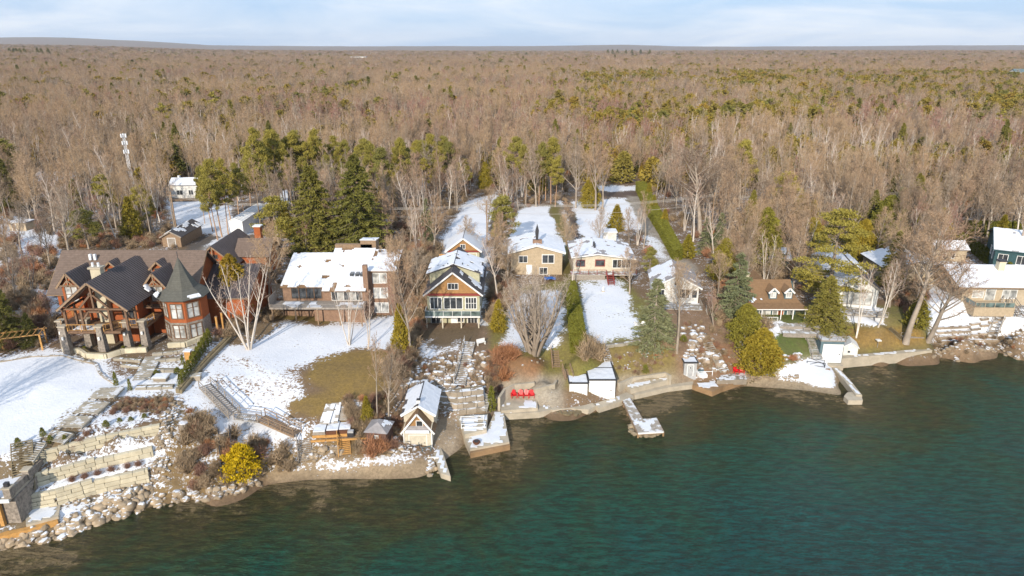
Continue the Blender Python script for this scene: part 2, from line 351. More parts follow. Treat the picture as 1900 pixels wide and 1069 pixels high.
# ------------------------------------------------------------------ mesh helpers
def link(o, parent=None):
    COL.objects.link(o)
    if parent is not None: o.parent = parent
    return o
def tag(o, label=None, cat=None, group=None, kind=None):
    if label: o['label'] = label
    if cat: o['category'] = cat
    if group: o['group'] = group
    if kind: o['kind'] = kind
    return o
def np_mesh(name, verts, faces_flat, nper, mat, smooth=False):
    me = bpy.data.meshes.new(name); verts = np.asarray(verts, np.float32).reshape(-1, 3); ff = np.asarray(faces_flat, np.int32).ravel()
    nf = len(ff) // nper
    me.vertices.add(len(verts)); me.vertices.foreach_set('co', verts.ravel())
    me.loops.add(len(ff)); me.loops.foreach_set('vertex_index', ff)
    me.polygons.add(nf); me.polygons.foreach_set('loop_start', np.arange(0, nf * nper, nper, dtype=np.int32))
    me.update(calc_edges=True)
    if smooth: me.shade_smooth()
    else: me.shade_flat()
    if mat: me.materials.append(MATS[mat] if isinstance(mat, str) else mat)
    return me
class MB:
    def __init__(s): s.v = []; s.f = []
    def poly(s, pts):
        n = len(s.v); s.v += [tuple(p) for p in pts]; s.f.append(tuple(range(n, n + len(pts)))); return s
    def box(s, x0, x1, y0, y1, z0, z1):
        n = len(s.v); s.v += [(x0,y0,z0),(x1,y0,z0),(x1,y1,z0),(x0,y1,z0),(x0,y0,z1),(x1,y0,z1),(x1,y1,z1),(x0,y1,z1)]
        s.f += [(n,n+3,n+2,n+1),(n+4,n+5,n+6,n+7),(n,n+1,n+5,n+4),(n+1,n+2,n+6,n+5),(n+2,n+3,n+7,n+6),(n+3,n,n+4,n+7)]; return s
    def prism(s, base, vec):
        """closed prism: polygon `base` swept along vec"""
        n = len(s.v); k = len(base); vec = Vector(vec)
        s.v += [tuple(p) for p in base] + [tuple(Vector(p) + vec) for p in base]
        s.f.append(tuple(range(n, n + k))[::-1]); s.f.append(tuple(range(n + k, n + 2 * k)))
        for i in range(k): j = (i + 1) % k; s.f.append((n + i, n + j, n + k + j, n + k + i))
        return s
    def bar(s, a, b, w, h=None):
        """square bar from a to b"""
        a = Vector(a); b = Vector(b); h = h or w; d = (b - a).normalized()
        up = Vector((0, 0, 1)) if abs(d.z) < .95 else Vector((0, 1, 0)); sd = d.cross(up).normalized(); up = sd.cross(d)
        q = [a + sd * w/2 * i + up * h/2 * j for i, j in ((-1,-1),(1,-1),(1,1),(-1,1))]
        return s.prism(q, b - a)
    def build(s, name, mat, parent=None, smooth=False):
        me = bpy.data.meshes.new(name); me.from_pydata(s.v, [], s.f); me.validate()
        bm = bmesh.new(); bm.from_mesh(me); bmesh.ops.recalc_face_normals(bm, faces=bm.faces); bm.to_mesh(me); bm.free()
        me.materials.append(MATS[mat])
        if smooth: me.shade_smooth()
        return link(bpy.data.objects.new(name, me), parent)
def empty(name, loc, rz=0.0, label=None, cat=None, group=None):
    o = bpy.data.objects.new(name, None); o.empty_display_size = .3; link(o); o.location = loc; o.rotation_euler = (0, 0, rz)
    return tag(o, label, cat, group)

# ------------------------------------------------------------------ ground sheet with its real cover
def axis(a, b, step, far, grow):
    xs = list(np.arange(a, b + 1e-6, step)); s = step; x = b; hi = []
    while x < far: s = s * grow; x += s; hi.append(x)
    return xs, hi
yin, yhi = axis(52, 236, .5, 16000, 1.045)
ys = np.array([-60, -20, 10, 30, 42, 48] + yin + yhi)
xin, xhi = axis(-118, 118, .5, 14000, 1.06)
xs = np.array([-x for x in xhi[::-1]] + xin + xhi)
XX, YY = np.meshgrid(xs, ys); XX = XX.ravel(); YY = YY.ravel()
ZZ = H(XX, YY); ZZ[YY < 42] = -3.0
# cover: (polygon in the survey view, rgb, snow)   later ones win
LIT = (.19, .125, .075)
COVER = [
 ([(-900,700),(560,700),(330,930),(-900,1600)], (.20,.15,.09), .35),
 ([(300,780),(345,740),(400,760),(440,790),(560,790),(600,830),(600,860),(500,875),(440,905),(290,940),(275,900)], (.23,.155,.07), .44),
 ([(-300,665),(0,668),(60,657),(120,655),(185,672),(208,712),(180,732),(100,782),(40,826),(-10,850),(-300,920)], (.25,.22,.15), 1),
 ([(-300,430),(110,440),(110,600),(60,640),(-300,640)], (.15,.11,.07), .62),
 ([(110,470),(420,460),(470,590),(400,640),(200,665),(110,650)], (.14,.11,.08), .35),
 ([(340,700),(395,640),(440,620),(500,585),(600,598),(745,572),(750,650),(700,670),(560,680),(560,760),(500,785),(430,775),(370,745),(325,745)], (.23,.15,.08), .80),
 ([(400,600),(500,560),(530,600),(470,640),(400,640)], (.20,.14,.08), .3),
 ([(500,590),(560,578),(740,560),(740,578),(600,600)], (.19,.15,.05), .1),
 ([(400,660),(560,680),(540,740),(470,750),(390,720)], (.25,.15,.08), .62),
 ([(568,700),(585,668),(640,650),(720,650),(745,645),(735,700),(715,740),(700,760),(695,800),(640,800),(620,770),(580,775),(545,765),(530,745),(570,735),(600,725)], (.25,.165,.05), .10),
 ([(370,770),(470,775),(560,790),(570,830),(450,815),(340,800)], (.24,.16,.09), .68),
 ([(600,790),(720,790),(740,860),(600,840)], (.22,.15,.07), .3),
 ([(500,872),(560,858),(640,848),(720,848),(800,850),(800,890),(500,895)], (.36,.27,.17), .1),
 ([(520,880),(580,858),(700,852),(790,850),(780,864),(650,868),(560,880)], (.36,.27,.17), .86),
 ([(108,832),(215,800),(310,778),(335,742),(240,738),(200,745),(120,822)], (.14,.085,.05), .62),
 ([(215,715),(385,640),(400,650),(335,735),(240,742)], (.26,.21,.15), .75),
 ([(240,735),(325,742),(305,765),(215,760)], (.16,.08,.045), .2),
 ([(62,875),(115,850),(300,806),(300,845),(60,905)], (.17,.11,.07), .62),
 ([(60,905),(290,845),(290,880),(60,945)], (.17,.11,.07), .7),
 ([(108,968),(130,940),(250,910),(240,918),(120,965)], (.30,.27,.22), 1),
 ([(330,660),(420,610),(440,620),(360,700),(335,740),(320,735)], (.18,.13,.09), .5),
 ([(735,655),(760,560),(900,560),(920,720),(740,740),(720,700)], (.22,.15,.10), .24),
 ([(762,662),(800,630),(870,632),(850,652),(790,662),(765,680)], (.25,.2,.15), .95),
 ([(785,612),(900,605),(880,640),(800,640),(780,625)], (.14,.10,.06), .05),
 ([(795,722),(900,720),(905,745),(800,745)], (.3,.25,.2), .95),
 ([(808,800),(812,775),(905,770),(870,810),(865,840),(815,860)], (.38,.30,.21), .35),
 ([(905,600),(920,560),(940,540),(1045,520),(1075,640),(1090,720),(915,720)], (.22,.19,.05), .03),
 ([(935,545),(1040,535),(1055,640),(990,650),(925,640),(945,600)], (.24,.2,.1), .80),
 ([(910,655),(1010,665),(1000,710),(915,720)], (.26,.13,.06), .12),
 ([(910,705),(1050,695),(1050,760),(910,765)], (.36,.31,.24), .22),
 ([(1040,520),(1066,515),(1090,650),(1058,650)], (.155,.145,.04), 0),
 ([(1074,512),(1150,512),(1240,600),(1250,650),(1190,690),(1080,720),(1078,600)], (.19,.175,.045), .12),
 ([(1076,516),(1150,518),(1165,545),(1180,590),(1200,632),(1088,643),(1080,600)], (.22,.2,.07), .76),
 ([(1085,645),(1190,642),(1260,650),(1255,700),(1140,705)], (.21,.16,.055), .06),
 ([(1140,700),(1250,694),(1300,700),(1240,730),(1140,745)], (.36,.30,.22), .35),
 ([(1225,560),(1330,560),(1390,700),(1260,700)], (.25,.16,.10), .26),
 ([(1300,640),(1345,640),(1380,695),(1320,690)], (.25,.13,.07), .03),
 ([(1385,580),(1500,580),(1530,660),(1510,690),(1440,690)], (.10,.14,.03), .02),
 ([(1405,598),(1450,592),(1462,612),(1430,628),(1400,625)], (.2,.2,.1), .95),
 ([(1430,680),(1510,665),(1545,670),(1590,740),(1500,735),(1380,715),(1380,704)], (.36,.29,.20), .05),
 ([(1436,684),(1500,662),(1540,670),(1575,730),(1520,712),(1440,708)], (.36,.29,.20), .97),
 ([(1500,560),(1760,570),(1740,650),(1560,670)], (.15,.14,.045), .05),
 ([(1555,572),(1640,572),(1650,604),(1560,602)], (.22,.19,.1), .93),
 ([(1560,606),(1640,606),(1700,610),(1725,640),(1600,650),(1570,640)], (.25,.16,.05), .02),
 ([(1700,530),(2300,520),(2300,640),(1730,640)], (.22,.16,.1), .76),
 ([(1735,624),(2300,612),(2300,655),(1735,660)], (.27,.19,.12), .3),
 ([(330,470),(370,470),(545,350),(515,343)], (.10,.09,.085), .15),
 ([(365,470),(440,450),(560,350),(540,345)], (.3,.28,.25), .92),
 ([(820,450),(866,376),(924,360),(912,400),(902,470),(940,540),(905,610),(885,600),(880,500),(800,500)], (.2,.15,.1), .93),
 ([(905,450),(915,385),(925,360),(932,362),(925,400),(915,460)], (.10,.09,.08), .05),
 ([(905,470),(930,470),(935,540),(905,600),(895,590)], (.10,.09,.08), .1),
 ([(950,470),(960,395),(975,385),(1022,382),(1044,450),(1044,475)], (.2,.17,.1), .98),
 ([(1018,384),(1034,376),(1062,450),(1062,520),(1046,520),(1042,450)], (.17,.15,.04), 0),
 ([(1036,372),(1060,372),(1100,460),(1062,460)], (.3,.26,.2), .75),
 ([(1042,366),(1056,366),(1086,445),(1066,445)], (.09,.07,.065), .04),
 ([(1058,374),(1112,372),(1148,450),(1086,450)], (.2,.17,.1), 1),
 ([(1118,370),(1166,368),(1196,424),(1150,424),(1135,400)], (.2,.17,.1), .97),
 ([(1160,365),(1188,360),(1240,440),(1300,505),(1235,510),(1192,426)], (.36,.32,.27), .10),
 ([(1195,440),(1215,430),(1250,480),(1225,490)], (.36,.32,.27), .62),
 ([(1112,356),(1188,354),(1190,364),(1112,366)], (.11,.08,.07), .05),
 ([(1112,345),(1188,345),(1190,355),(1112,356)], (.2,.17,.12), .8),
 ([(310,370),(420,350),(440,440),(330,430)], (.2,.14,.1), .7),
 ([(-300,395),(30,400),(110,440),(110,470),(-300,470)], (.16,.12,.08), .75),
 ([(1620,440),(1640,430),(1720,540),(1690,560),(1640,520)], (.14,.09,.065), .12),
 ([(1740,475),(1800,478),(1840,520),(1790,540),(1700,530)], (.16,.10,.07), .55),
]
U, V = proj(XX, YY, ZZ)
ju = (fbm(XX / 2.2, YY / 2.2, 21) - .5) * 16; jv = (fbm(XX / 2.2, YY / 2.2, 31) - .5) * 9
colr = np.empty((len(XX), 3)); colr[:] = LIT
snow = np.full(len(XX), .38)
farw = np.clip((YY - 210) / 80, 0, 1); snow = snow * (1 - farw) + .12 * farw
nearm = (YY > 50) & (YY < 240) & (np.abs(XX) < 200)
idx = np.nonzero(nearm)[0]
for poly, rgb, s in COVER:
    m = inpoly(U[idx] + ju[idx], V[idx] + jv[idx], poly); ii = idx[m]
    colr[ii] = rgb
base_s = snow[idx].copy(); acc = np.zeros(len(idx)); K_ = 7
for k_ in range(K_):
    sc_ = np.minimum(1, 95 / YY[idx]) ** 1.6 * (.35 + 1.3 * vnoise(XX[idx] / 9, YY[idx] / 9, 301)); dU = (fbm(XX[idx] / 3.5, YY[idx] / 3.5, 101 + k_ * 7, 3) - .5) * 90 * sc_; dV = (fbm(XX[idx] / 3.5, YY[idx] / 3.5, 151 + k_ * 7, 3) - .5) * 55 * sc_; s_ = base_s.copy()
    for poly, rgb, s in COVER:
        s_[inpoly(U[idx] + dU, V[idx] + dV, poly)] = s
    acc += s_
snow[idx] = acc / K_
snow[ZZ < 0.35] = 0; 
wet = ZZ < .25
colr[wet] = colr[wet] * .75
nr, nc = len(ys), len(xs)
# one soft blur so edges melt
def blur(a):
    g = a.reshape(nr, nc, -1); o = g.copy(); o[1:-1,1:-1] = (g[1:-1,1:-1]*2+g[:-2,1:-1]+g[2:,1:-1]+g[1:-1,:-2]+g[1:-1,2:])/6; return o.reshape(a.shape)
colr = blur(blur(colr))
for _k in range(2): snow = blur(snow)
ii, jj = np.meshgrid(np.arange(nr - 1), np.arange(nc - 1), indexing='ij'); q = (ii * nc + jj).ravel()
faces = np.stack([q, q + 1, q + nc + 1, q + nc], 1)
m, nt, b = nt_mat('ground_cover')
at = N(nt, 'ShaderNodeVertexColor'); at.layer_name = 'cover'; an = N(nt, 'ShaderNodeAttribute'); an.attribute_name = 'snow_cover'
nA = geo_noise(nt, .35, 6, .7); nB = geo_noise(nt, 2.6, 5, .75); nC = geo_noise(nt, .05, 4, .6)
mx = N(nt, 'ShaderNodeMath', operation='ADD'); nt.links.new(mapr(nt, nA, .1, .9, 0, .45), mx.inputs[0]); nt.links.new(mapr(nt, nB, .22, .78, 0, .55), mx.inputs[1])
sb = N(nt, 'ShaderNodeMath', operation='SUBTRACT')
nt.links.new(mapr(nt, an.outputs['Fac'], 0, 1, .17, .80), sb.inputs[0]); nt.links.new(mx.outputs[0], sb.inputs[1])
sfac = mapr(nt, sb.outputs[0], -.03, .035)
dirt = mixc(nt, mapr(nt, nB, .3, .7), [.62] * 3, [1.35] * 3); dirt = mixc(nt, 1.0, at.outputs['Color'], dirt, 'MULTIPLY')
dirt = mixc(nt, mapr(nt, nA, .35, .65, 0, .45), dirt, (.15,.105,.06))
snc = mixc(nt, mapr(nt, nA, .3, .7), (.68,.70,.74), (.77,.78,.81))
nt.links.new(mixc(nt, sfac, dirt, snc), b.inputs['Base Color']); b.inputs['Roughness'].default_value = .85; b.inputs['Specular IOR Level'].default_value = .2
bump(nt, b, mx.outputs[0], .6, .15)
me = np_mesh('ground', np.stack([XX, YY, ZZ], 1), faces, 4, m, True)
ca = me.color_attributes.new('cover', 'FLOAT_COLOR', 'POINT'); ca.data.foreach_set('color', np.concatenate([colr, np.ones((len(colr), 1))], 1).astype(np.float32).ravel())
sa = me.attributes.new('snow_cover', 'FLOAT', 'POINT'); sa.data.foreach_set('value', snow.astype(np.float32))
tag(link(bpy.data.objects.new('ground', me)), 'shore terrain with lawns, banks, drives and melting snow', None, None, 'structure')

# ------------------------------------------------------------------ lake
wy = np.array([-400, -150, -50, -10] + list(np.arange(10, 125, 1.0)) + [140, 200])
wx = np.array([-4000, -1000, -400, -200, -130] + list(np.arange(-115, 150, 1.0)) + [180, 260, 500, 1200, 4000])
WX, WY = np.meshgrid(wx, wy); WX = WX.ravel(); WY = WY.ravel()
sx_ = np.array([(p.x, p.y) for p in SHW])
dmin = np.full(len(WX), 1e9)
for k in range(len(sx_) - 1):
    A = sx_[k]; B = sx_[k + 1]; d = B - A; L2 = (d**2).sum()
    t = np.clip(((WX - A[0]) * d[0] + (WY - A[1]) * d[1]) / L2, 0, 1)
    dmin = np.minimum(dmin, np.hypot(WX - A[0] - t * d[0], WY - A[1] - t * d[1]))
m, nt, b = nt_mat('lake_water')
an = N(nt, 'ShaderNodeAttribute'); an.attribute_name = 'shore_distance'
g = N(nt, 'ShaderNodeNewGeometry')
nL = geo_noise(nt, .075, 5, .6, dist=.8); nM = geo_noise(nt, .9, 6, .75)
mpn = N(nt, 'ShaderNodeMapping'); nt.links.new(g.outputs['Position'], mpn.inputs['Vector']); mpn.inputs['Scale'].default_value = (.42, 1.5, 1); mpn.inputs['Rotation'].default_value = (0, 0, .42)
ad = N(nt, 'ShaderNodeMath', operation='ADD'); nt.links.new(an.outputs['Fac'], ad.inputs[0]); nt.links.new(mapr(nt, nL, .3, .7, -8, 8), ad.inputs[1])
ad2 = N(nt, 'ShaderNodeMath', operation='ADD'); nt.links.new(ad.outputs[0], ad2.inputs[0]); nt.links.new(mapr(nt, nM, .3, .7, -3, 3), ad2.inputs[1])
rp = N(nt, 'ShaderNodeValToRGB'); els = rp.color_ramp.elements
stops = [(0,(.24,.18,.095)),(.022,(.11,.088,.036)),(.08,(.062,.060,.019)),(.20,(.034,.068,.026)),(.38,(.008,.088,.058)),(.68,(.0035,.086,.082)),(1,(.003,.062,.078))]
while len(els) < len(stops): els.new(.5)
for e, (p_, c_) in zip(els, stops): e.position = p_; e.color = (*c_, 1)
nt.links.new(mapr(nt, ad2.outputs[0], 0, 46), rp.inputs['Fac'])
ripple_shade = geo_noise(nt, 1.1, 7, .85, mpn.outputs['Vector'])  # light and dark of the ripples, painted as streaks into the water's body colour
wcol = mixc(nt, mapr(nt, ripple_shade, .43, .57, 0, .9), rp.outputs['Color'], mixc(nt, .72, rp.outputs['Color'], (.004,.010,.008)))
# foam-free wet edge
nt.links.new(wcol, b.inputs['Base Color']); b.inputs['Roughness'].default_value = .12; b.inputs['IOR'].default_value = 1.33
b.inputs['Specular IOR Level'].default_value = .3
w1 = geo_noise(nt, .8, 6, .66, mpn.outputs['Vector'], .5); w2 = geo_noise(nt, 3.6, 3, .6, mpn.outputs['Vector'])
wsum = N(nt, 'ShaderNodeMath', operation='ADD'); nt.links.new(w1, wsum.inputs[0]); nt.links.new(mapr(nt, w2, 0, 1, 0, .35), wsum.inputs[1])
amp = mapr(nt, g.outputs['Position'], 0, 1)
bump(nt, b, wsum.outputs[0], 1.0, 1.4)
nr2, nc2 = len(wy), len(wx); ii, jj = np.meshgrid(np.arange(nr2 - 1), np.arange(nc2 - 1), indexing='ij'); q = (ii * nc2 + jj).ravel()
me = np_mesh('lake', np.stack([WX, WY, 0 * WX], 1), np.stack([q, q + 1, q + nc2 + 1, q + nc2], 1), 4, m, True)
sa = me.attributes.new('shore_distance', 'FLOAT', 'POINT'); sa.data.foreach_set('value', dmin.astype(np.float32))
tag(link(bpy.data.objects.new('lake_water', me)), 'teal rippled lake water turning brown over the shallows', None, None, 'structure')

# ================================================================== trees
def norm(a): return a / (np.linalg.norm(a, axis=-1, keepdims=True) + 1e-9)
def tubes(segs, sides):
    """segs: (p0, p1, r0, r1) -> verts, quads"""
    V = []; F = []
    for p0, p1, r0, r1 in segs:
        d = p1 - p0; L = np.linalg.norm(d)
        if L < 1e-4: continue
        d = d / L; a = np.cross(d, (0, 0, 1.0) if abs(d[2]) < .9 else (1.0, 0, 0)); a /= np.linalg.norm(a); c = np.cross(d, a)
        n = len(V)
        for k in range(sides):
            t = 2 * math.pi * k / sides; o = a * math.cos(t) + c * math.sin(t)
            V.append(p0 + o * r0)
        for k in range(sides):
            t = 2 * math.pi * k / sides; o = a * math.cos(t) + c * math.sin(t)
            V.append(p1 + o * r1)
        for k in range(sides):
            j = (k + 1) % sides; F.append((n + k, n + j, n + sides + j, n + sides + k))
    return V, F
def slivers(P0, D, W, rng):
    """thin tapering twigs, one triangle each"""
    P0 = np.asarray(P0); D = np.asarray(D); s = norm(np.cross(D, rng.normal(size=D.shape))) * np.asarray(W)[:, None] / 2
    V = np.stack([P0 - s, P0 + s, P0 + D], 1).reshape(-1, 3); return V, np.arange(len(V))
def path(p, d, L, n, up, wob, rng):
    pts = [p]; d = d / np.linalg.norm(d)
    for k in range(n):
        d = d + rng.normal(size=3) * wob + np.array([0, 0, up]); d /= np.linalg.norm(d); p = p + d * L / n; pts.append(p)
    return pts
def bare(seed, Ht, r0, first, nl, ang, ll, up=.12, stems=1, splay=0.0, n2=7, n3=6, n4=4, wob=.10, tw=.022, low=False, lean=0.0, sides=5):
    rng = np.random.default_rng(seed); segs = []; TP = []; TD = []; TW = []
    for st in range(stems):
        az = rng.uniform(0, 6.28) if stems < 3 else 6.28 * st / stems + rng.uniform(-.4, .4)
        sp = splay * (rng.uniform(.5, 1.1) if stems > 1 else 1); d = np.array([math.cos(az) * sp + lean, math.sin(az) * sp, 1.0])
        hs = Ht * (1 if stems == 1 else rng.uniform(.75, 1.0)); n = 9
        tr = path(np.array([math.cos(az), math.sin(az), 0]) * (0 if stems == 1 else r0 * .8), d, hs * .97, n, .03, wob * .45, rng)
        rr = r0 / math.sqrt(stems) if stems < 4 else r0 * .5
        rad = [rr * (1.25 if k == 0 else 1) * (1 - k / n)**.85 + .02 for k in range(n + 1)]
        for k in range(n): segs.append((tr[k], tr[k+1], rad[k], rad[k+1]))
        nb = max(3, nl // stems)
        for i in range(nb):
            t = first + (1 - first) * (i + rng.uniform(0, .8)) / nb * .98; k = min(n - 1, int(t * n)); f = t * n - k
            p = tr[k] * (1 - f) + tr[k+1] * f; a = i * 2.4 + rng.uniform(-.5, .5); e = ang * rng.uniform(.75, 1.25) * (1 - .35 * (t - first) / (1 - first))
            dd = np.array([math.cos(a) * math.sin(e), math.sin(a) * math.sin(e), math.cos(e)])
            L = ll * (1 - .72 * ((t - first) / (1 - first))**1.3) * rng.uniform(.7, 1.15); rb = max(.03, rad[k] * .5 * rng.uniform(.7, 1.1))
            lp = path(p, dd, L, 4, up, wob, rng)
            for j in range(4): segs.append((lp[j], lp[j+1], rb * (1 - j / 4.6), rb * (1 - (j + 1) / 4.6)))
            for s2 in range(n2):
                t2 = .25 + .75 * (s2 + rng.uniform(0, .9)) / n2; k2 = min(3, int(t2 * 4)); f2 = t2 * 4 - k2; p2 = lp[k2] * (1 - f2) + lp[k2+1] * f2
                ax = lp[k2+1] - lp[k2]; ax /= np.linalg.norm(ax); d2 = ax * .8 + norm(rng.normal(size=3)) * .75 + np.array([0, 0, up * 1.5]); L2 = L * .42 * (1.15 - t2 * .6) * rng.uniform(.6, 1.2)
                l2 = path(p2, d2, L2, 2, up * .8, wob, rng)
                w2 = max(tw * 1.5, rb * .5)
                for j in range(2):
                    TP.append(l2[j]); TD.append((l2[j+1] - l2[j]) * 1.15); TW.append(w2 * (1 - .4 * j))
                for s3 in range(n3):
                    t3 = .15 + .85 * rng.uniform(); p3 = l2[0] + (l2[2] - l2[0]) * t3; d3 = norm((l2[2] - l2[0]))
                    v3 = norm(d3 * .7 + norm(rng.normal(size=3)) * .8 + np.array([0, 0, up])) * L2 * .55 * rng.uniform(.5, 1.2)
                    TP.append(p3); TD.append(v3); TW.append(tw * 1.2)
                    for s4 in range(n4):
                        t4 = rng.uniform(.2, 1); TP.append(p3 + v3 * t4); TD.append(norm(norm(v3) * .7 + norm(rng.normal(size=3)) * .8 + np.array([0, 0, up])) * np.linalg.norm(v3) * .6 * rng.uniform(.5, 1.2)); TW.append(tw)
    V, F = tubes(segs, sides); tv, tf = slivers(TP, TD, TW, rng)
    return (V, F), (tv, tf)
def leafbits(C, size, rng, bias=None, aspect=.5):
    """small leaf-sized triangles about centres C"""
    n = len(C); d = norm(rng.normal(size=(n, 3)) + (0 if bias is None else bias)); s = norm(np.cross(d, rng.normal(size=(n, 3))))
    sz = size * rng.uniform(.6, 1.4, size=(n, 1))
    V = np.stack([C - s * sz * aspect, C + s * sz * aspect, C + d * sz * 1.5], 1).reshape(-1, 3); return V, np.arange(len(V))
def spruce(seed, Ht, R, n=9000, base=.04, droop=.25, size=.22, gap=1.0, power=.85):
    rng = np.random.default_rng(seed); segs = [(np.array([0,0,0.]), np.array([0,0,Ht*.5]), Ht*.017, Ht*.010), (np.array([0,0,Ht*.5]), np.array([0,0,Ht]), Ht*.010, .01)]
    C = []; B = []; nb = int(Ht / .36 * gap * 6.0); per = max(6, n // nb)
    for i in range(nb):
        t = base + (1 - base) * ((i + rng.uniform()) / nb)**1.15; z = Ht * t; r = R * (1 - t)**power * rng.uniform(.62, 1.12) + .15; a = rng.uniform(0, 6.283)
        d = np.array([math.cos(a), math.sin(a), 0]); sd = np.array([-d[1], d[0], 0])
        tt = rng.uniform(.12, 1, per)**.75; wd = (1 - tt * .65) * r * .26
        c = np.array([0,0,z]) + d * (tt * r)[:, None] + sd * (rng.uniform(-1, 1, per) * wd)[:, None]
        c[:, 2] += -droop * r * tt**1.4 + .10 * r * np.maximum(0, tt - .75) * 2 - rng.uniform(0, .18, per)
        C.append(c); B.append(np.tile(d * 1.1 + np.array([0,0,-.5]), (per, 1)))
        if i % 2 == 0: segs.append((np.array([0,0,z]), np.array([0,0,z]) + d * r * .8 + np.array([0,0,-droop * r * .6]), .05, .015))
    C = np.concatenate(C); B = np.concatenate(B); tv, tf = leafbits(C, size, rng, B, .33)
    V, F = tubes(segs, 4); return (V, F), (tv, tf)
def pine(seed, Ht, R, first=.5, nc=34, per=170, r0=.2, size=.2, flat=.42, lean=0.):
    rng = np.random.default_rng(seed); n = 8
    tr = path(np.zeros(3), np.array([lean + rng.uniform(-.05,.05), rng.uniform(-.05, .05), 1]), Ht * .97, n, .04, .025, rng)
    segs = [(tr[k], tr[k+1], r0 * (1 - k / n) + .03, r0 * (1 - (k + 1) / n) + .03) for k in range(n)]; C = []; B = []
    for i in range(nc):
        t = first + (1 - first) * (i + rng.uniform()) / nc; k = min(n - 1, int(t * n)); f = t * n - k; p = tr[k] * (1 - f) + tr[k+1] * f
        s = (t - first) / (1 - first); r = R * (math.sin(min(1, s * 1.7 + .35) * math.pi / 2) * (1 - s**2.2) + .12) * rng.uniform(.45, 1.08); a = rng.uniform(0, 6.283)
        c = p + np.array([math.cos(a) * r, math.sin(a) * r, r * .18]); segs.append((p, c, .06, .02))
        q = norm(rng.normal(size=(per, 3))) * (rng.uniform(0, 1, (per, 1))**.45); rad = R * rng.uniform(.22, .42); q = q * np.array([rad, rad, rad * flat]); C.append(c + q); B.append(np.tile([0, 0, .8], (per, 1)))
    C = np.concatenate(C); B = np.concatenate(B); tv, tf = leafbits(C, size, rng, B, .3); V, F = tubes(segs, 5); return (V, F), (tv, tf)
def cedar(seed, Ht, R, n=5000, size=.16, top=.35, stem=.0, power=.8):
    rng = np.random.default_rng(seed); m = n; t = rng.uniform(0, 1, m)**.9; ph = rng.uniform(0, 6.283, m)
    prof = np.where(t < .18, .72 + .28 * t / .18, np.maximum(0, (1 - (t - .18) / .82))**power) * R + top * .1
    lump = 1 + .26 * np.sin(ph * 2 + t * 11 + seed) * np.sin(t * 23 + ph) + .2 * np.sin(ph * 5 - t * 17 + seed * 2) + .16 * np.sin(ph * 9 + t * 41) + .12 * rng.normal(size=m)
    rr = prof * lump * (rng.uniform(.45, 1, m)**.35)
    C = np.stack([np.cos(ph) * rr, np.sin(ph) * rr, stem * Ht + t * Ht * (1 - stem)], 1)
    B = np.stack([np.cos(ph) * .6, np.sin(ph) * .6, np.full(m, 1.0)], 1); tv, tf = leafbits(C, size, rng, B, .42)
    V, F = tubes([(np.zeros(3), np.array([0, 0, Ht * .85]), max(.05, Ht * .018), .02)], 5); return (V, F), (tv, tf)
def shrub(seed, Ht, R, n=500, tw=.018):
    rng = np.random.default_rng(seed); a = rng.uniform(0, 6.283, n); e = rng.uniform(.05, 1.1, n); L = rng.uniform(.6, 1.05, n)
    D = np.stack([np.cos(a) * np.sin(e) * R, np.sin(a) * np.sin(e) * R, np.cos(e) * Ht], 1) * L[:, None]
    P0 = rng.normal(size=(n, 3)) * R * .08; P0[:, 2] = 0
    P1 = P0 + D * rng.uniform(.3, .9, (n, 1)); D1 = norm(D + rng.normal(size=(n, 3)) * .5 * R) * rng.uniform(.15, .45, (n, 1)) * Ht
    a1, b1 = slivers(np.concatenate([P0, P1, P1]), np.concatenate([D, D1, -D1 * [1, 1, -1]]), np.full(3 * n, tw), rng); return a1, b1
class Proto: pass
PROTO = {}
def proto(key, parts, tmat, fmat, h):
    (V, F), (tv, tf) = parts; q = Proto(); q.h = h
    q.trunk = np_mesh('trunk', V, F, 4, tmat, True); q.crown = np_mesh('crown', tv, tf, 3, fmat); 
    V = np.asarray(V); j = bpy.data.meshes.new(key); nv = len(V); allv = np.concatenate([V, tv]); ff = list(np.asarray(F).ravel()) ; 
    j.vertices.add(len(allv)); j.vertices.foreach_set('co', allv.astype(np.float32).ravel())
    tr = (np.asarray(tf) + nv); loops = np.concatenate([np.asarray(F).ravel(), tr]); n4 = len(F); n3 = len(tr) // 3
    j.loops.add(len(loops)); j.loops.foreach_set('vertex_index', loops.astype(np.int32)); j.polygons.add(n4 + n3)
    j.polygons.foreach_set('loop_start', np.concatenate([np.arange(n4) * 4, n4 * 4 + np.arange(n3) * 3]).astype(np.int32)); j.update(calc_edges=True)
    j.materials.append(MATS[tmat]); j.materials.append(MATS[fmat]); j.polygons.foreach_set('material_index', np.concatenate([np.zeros(n4), np.ones(n3)]).astype(np.int32))
    j.shade_flat(); q.joined = j; PROTO[key] = q
R = math.radians
for i in range(5): proto('wood%d' % i, bare(10 + i, 17, .19, .42, 17, R(34), 5.2, .16, n2=6, n3=5, n4=3, tw=.045), 'grey_bark', 'twigs', 17)
for i in range(3): proto('broad%d' % i, bare(30 + i, 15, .26, .24, 24, R(46), 6.8, .13, n2=9, n3=7, n4=4, tw=.036), 'grey_bark', 'twigs', 15)
for i in range(2): proto('redwood%d' % i, bare(40 + i, 14, .15, .3, 18, R(36), 4.6, .17, stems=2, splay=.16, n2=6, n3=5, n4=3, tw=.042), 'grey_bark', 'red_twigs', 14)
for i in range(3): proto('birch%d' % i, bare(50 + i, 15, .17, .35, 20, R(32), 4.2, .10, stems=1 + i, splay=.17, n2=6, n3=4, n4=2, tw=.032), 'birch_bark', 'birch_twigs', 15)
proto('birch_clump0', bare(61, 15, .26, .3, 36, R(30), 4.6, .08, stems=6, splay=.36, n2=5, n3=4, n4=2, tw=.026, wob=.09), 'birch_bark', 'birch_twigs', 15)
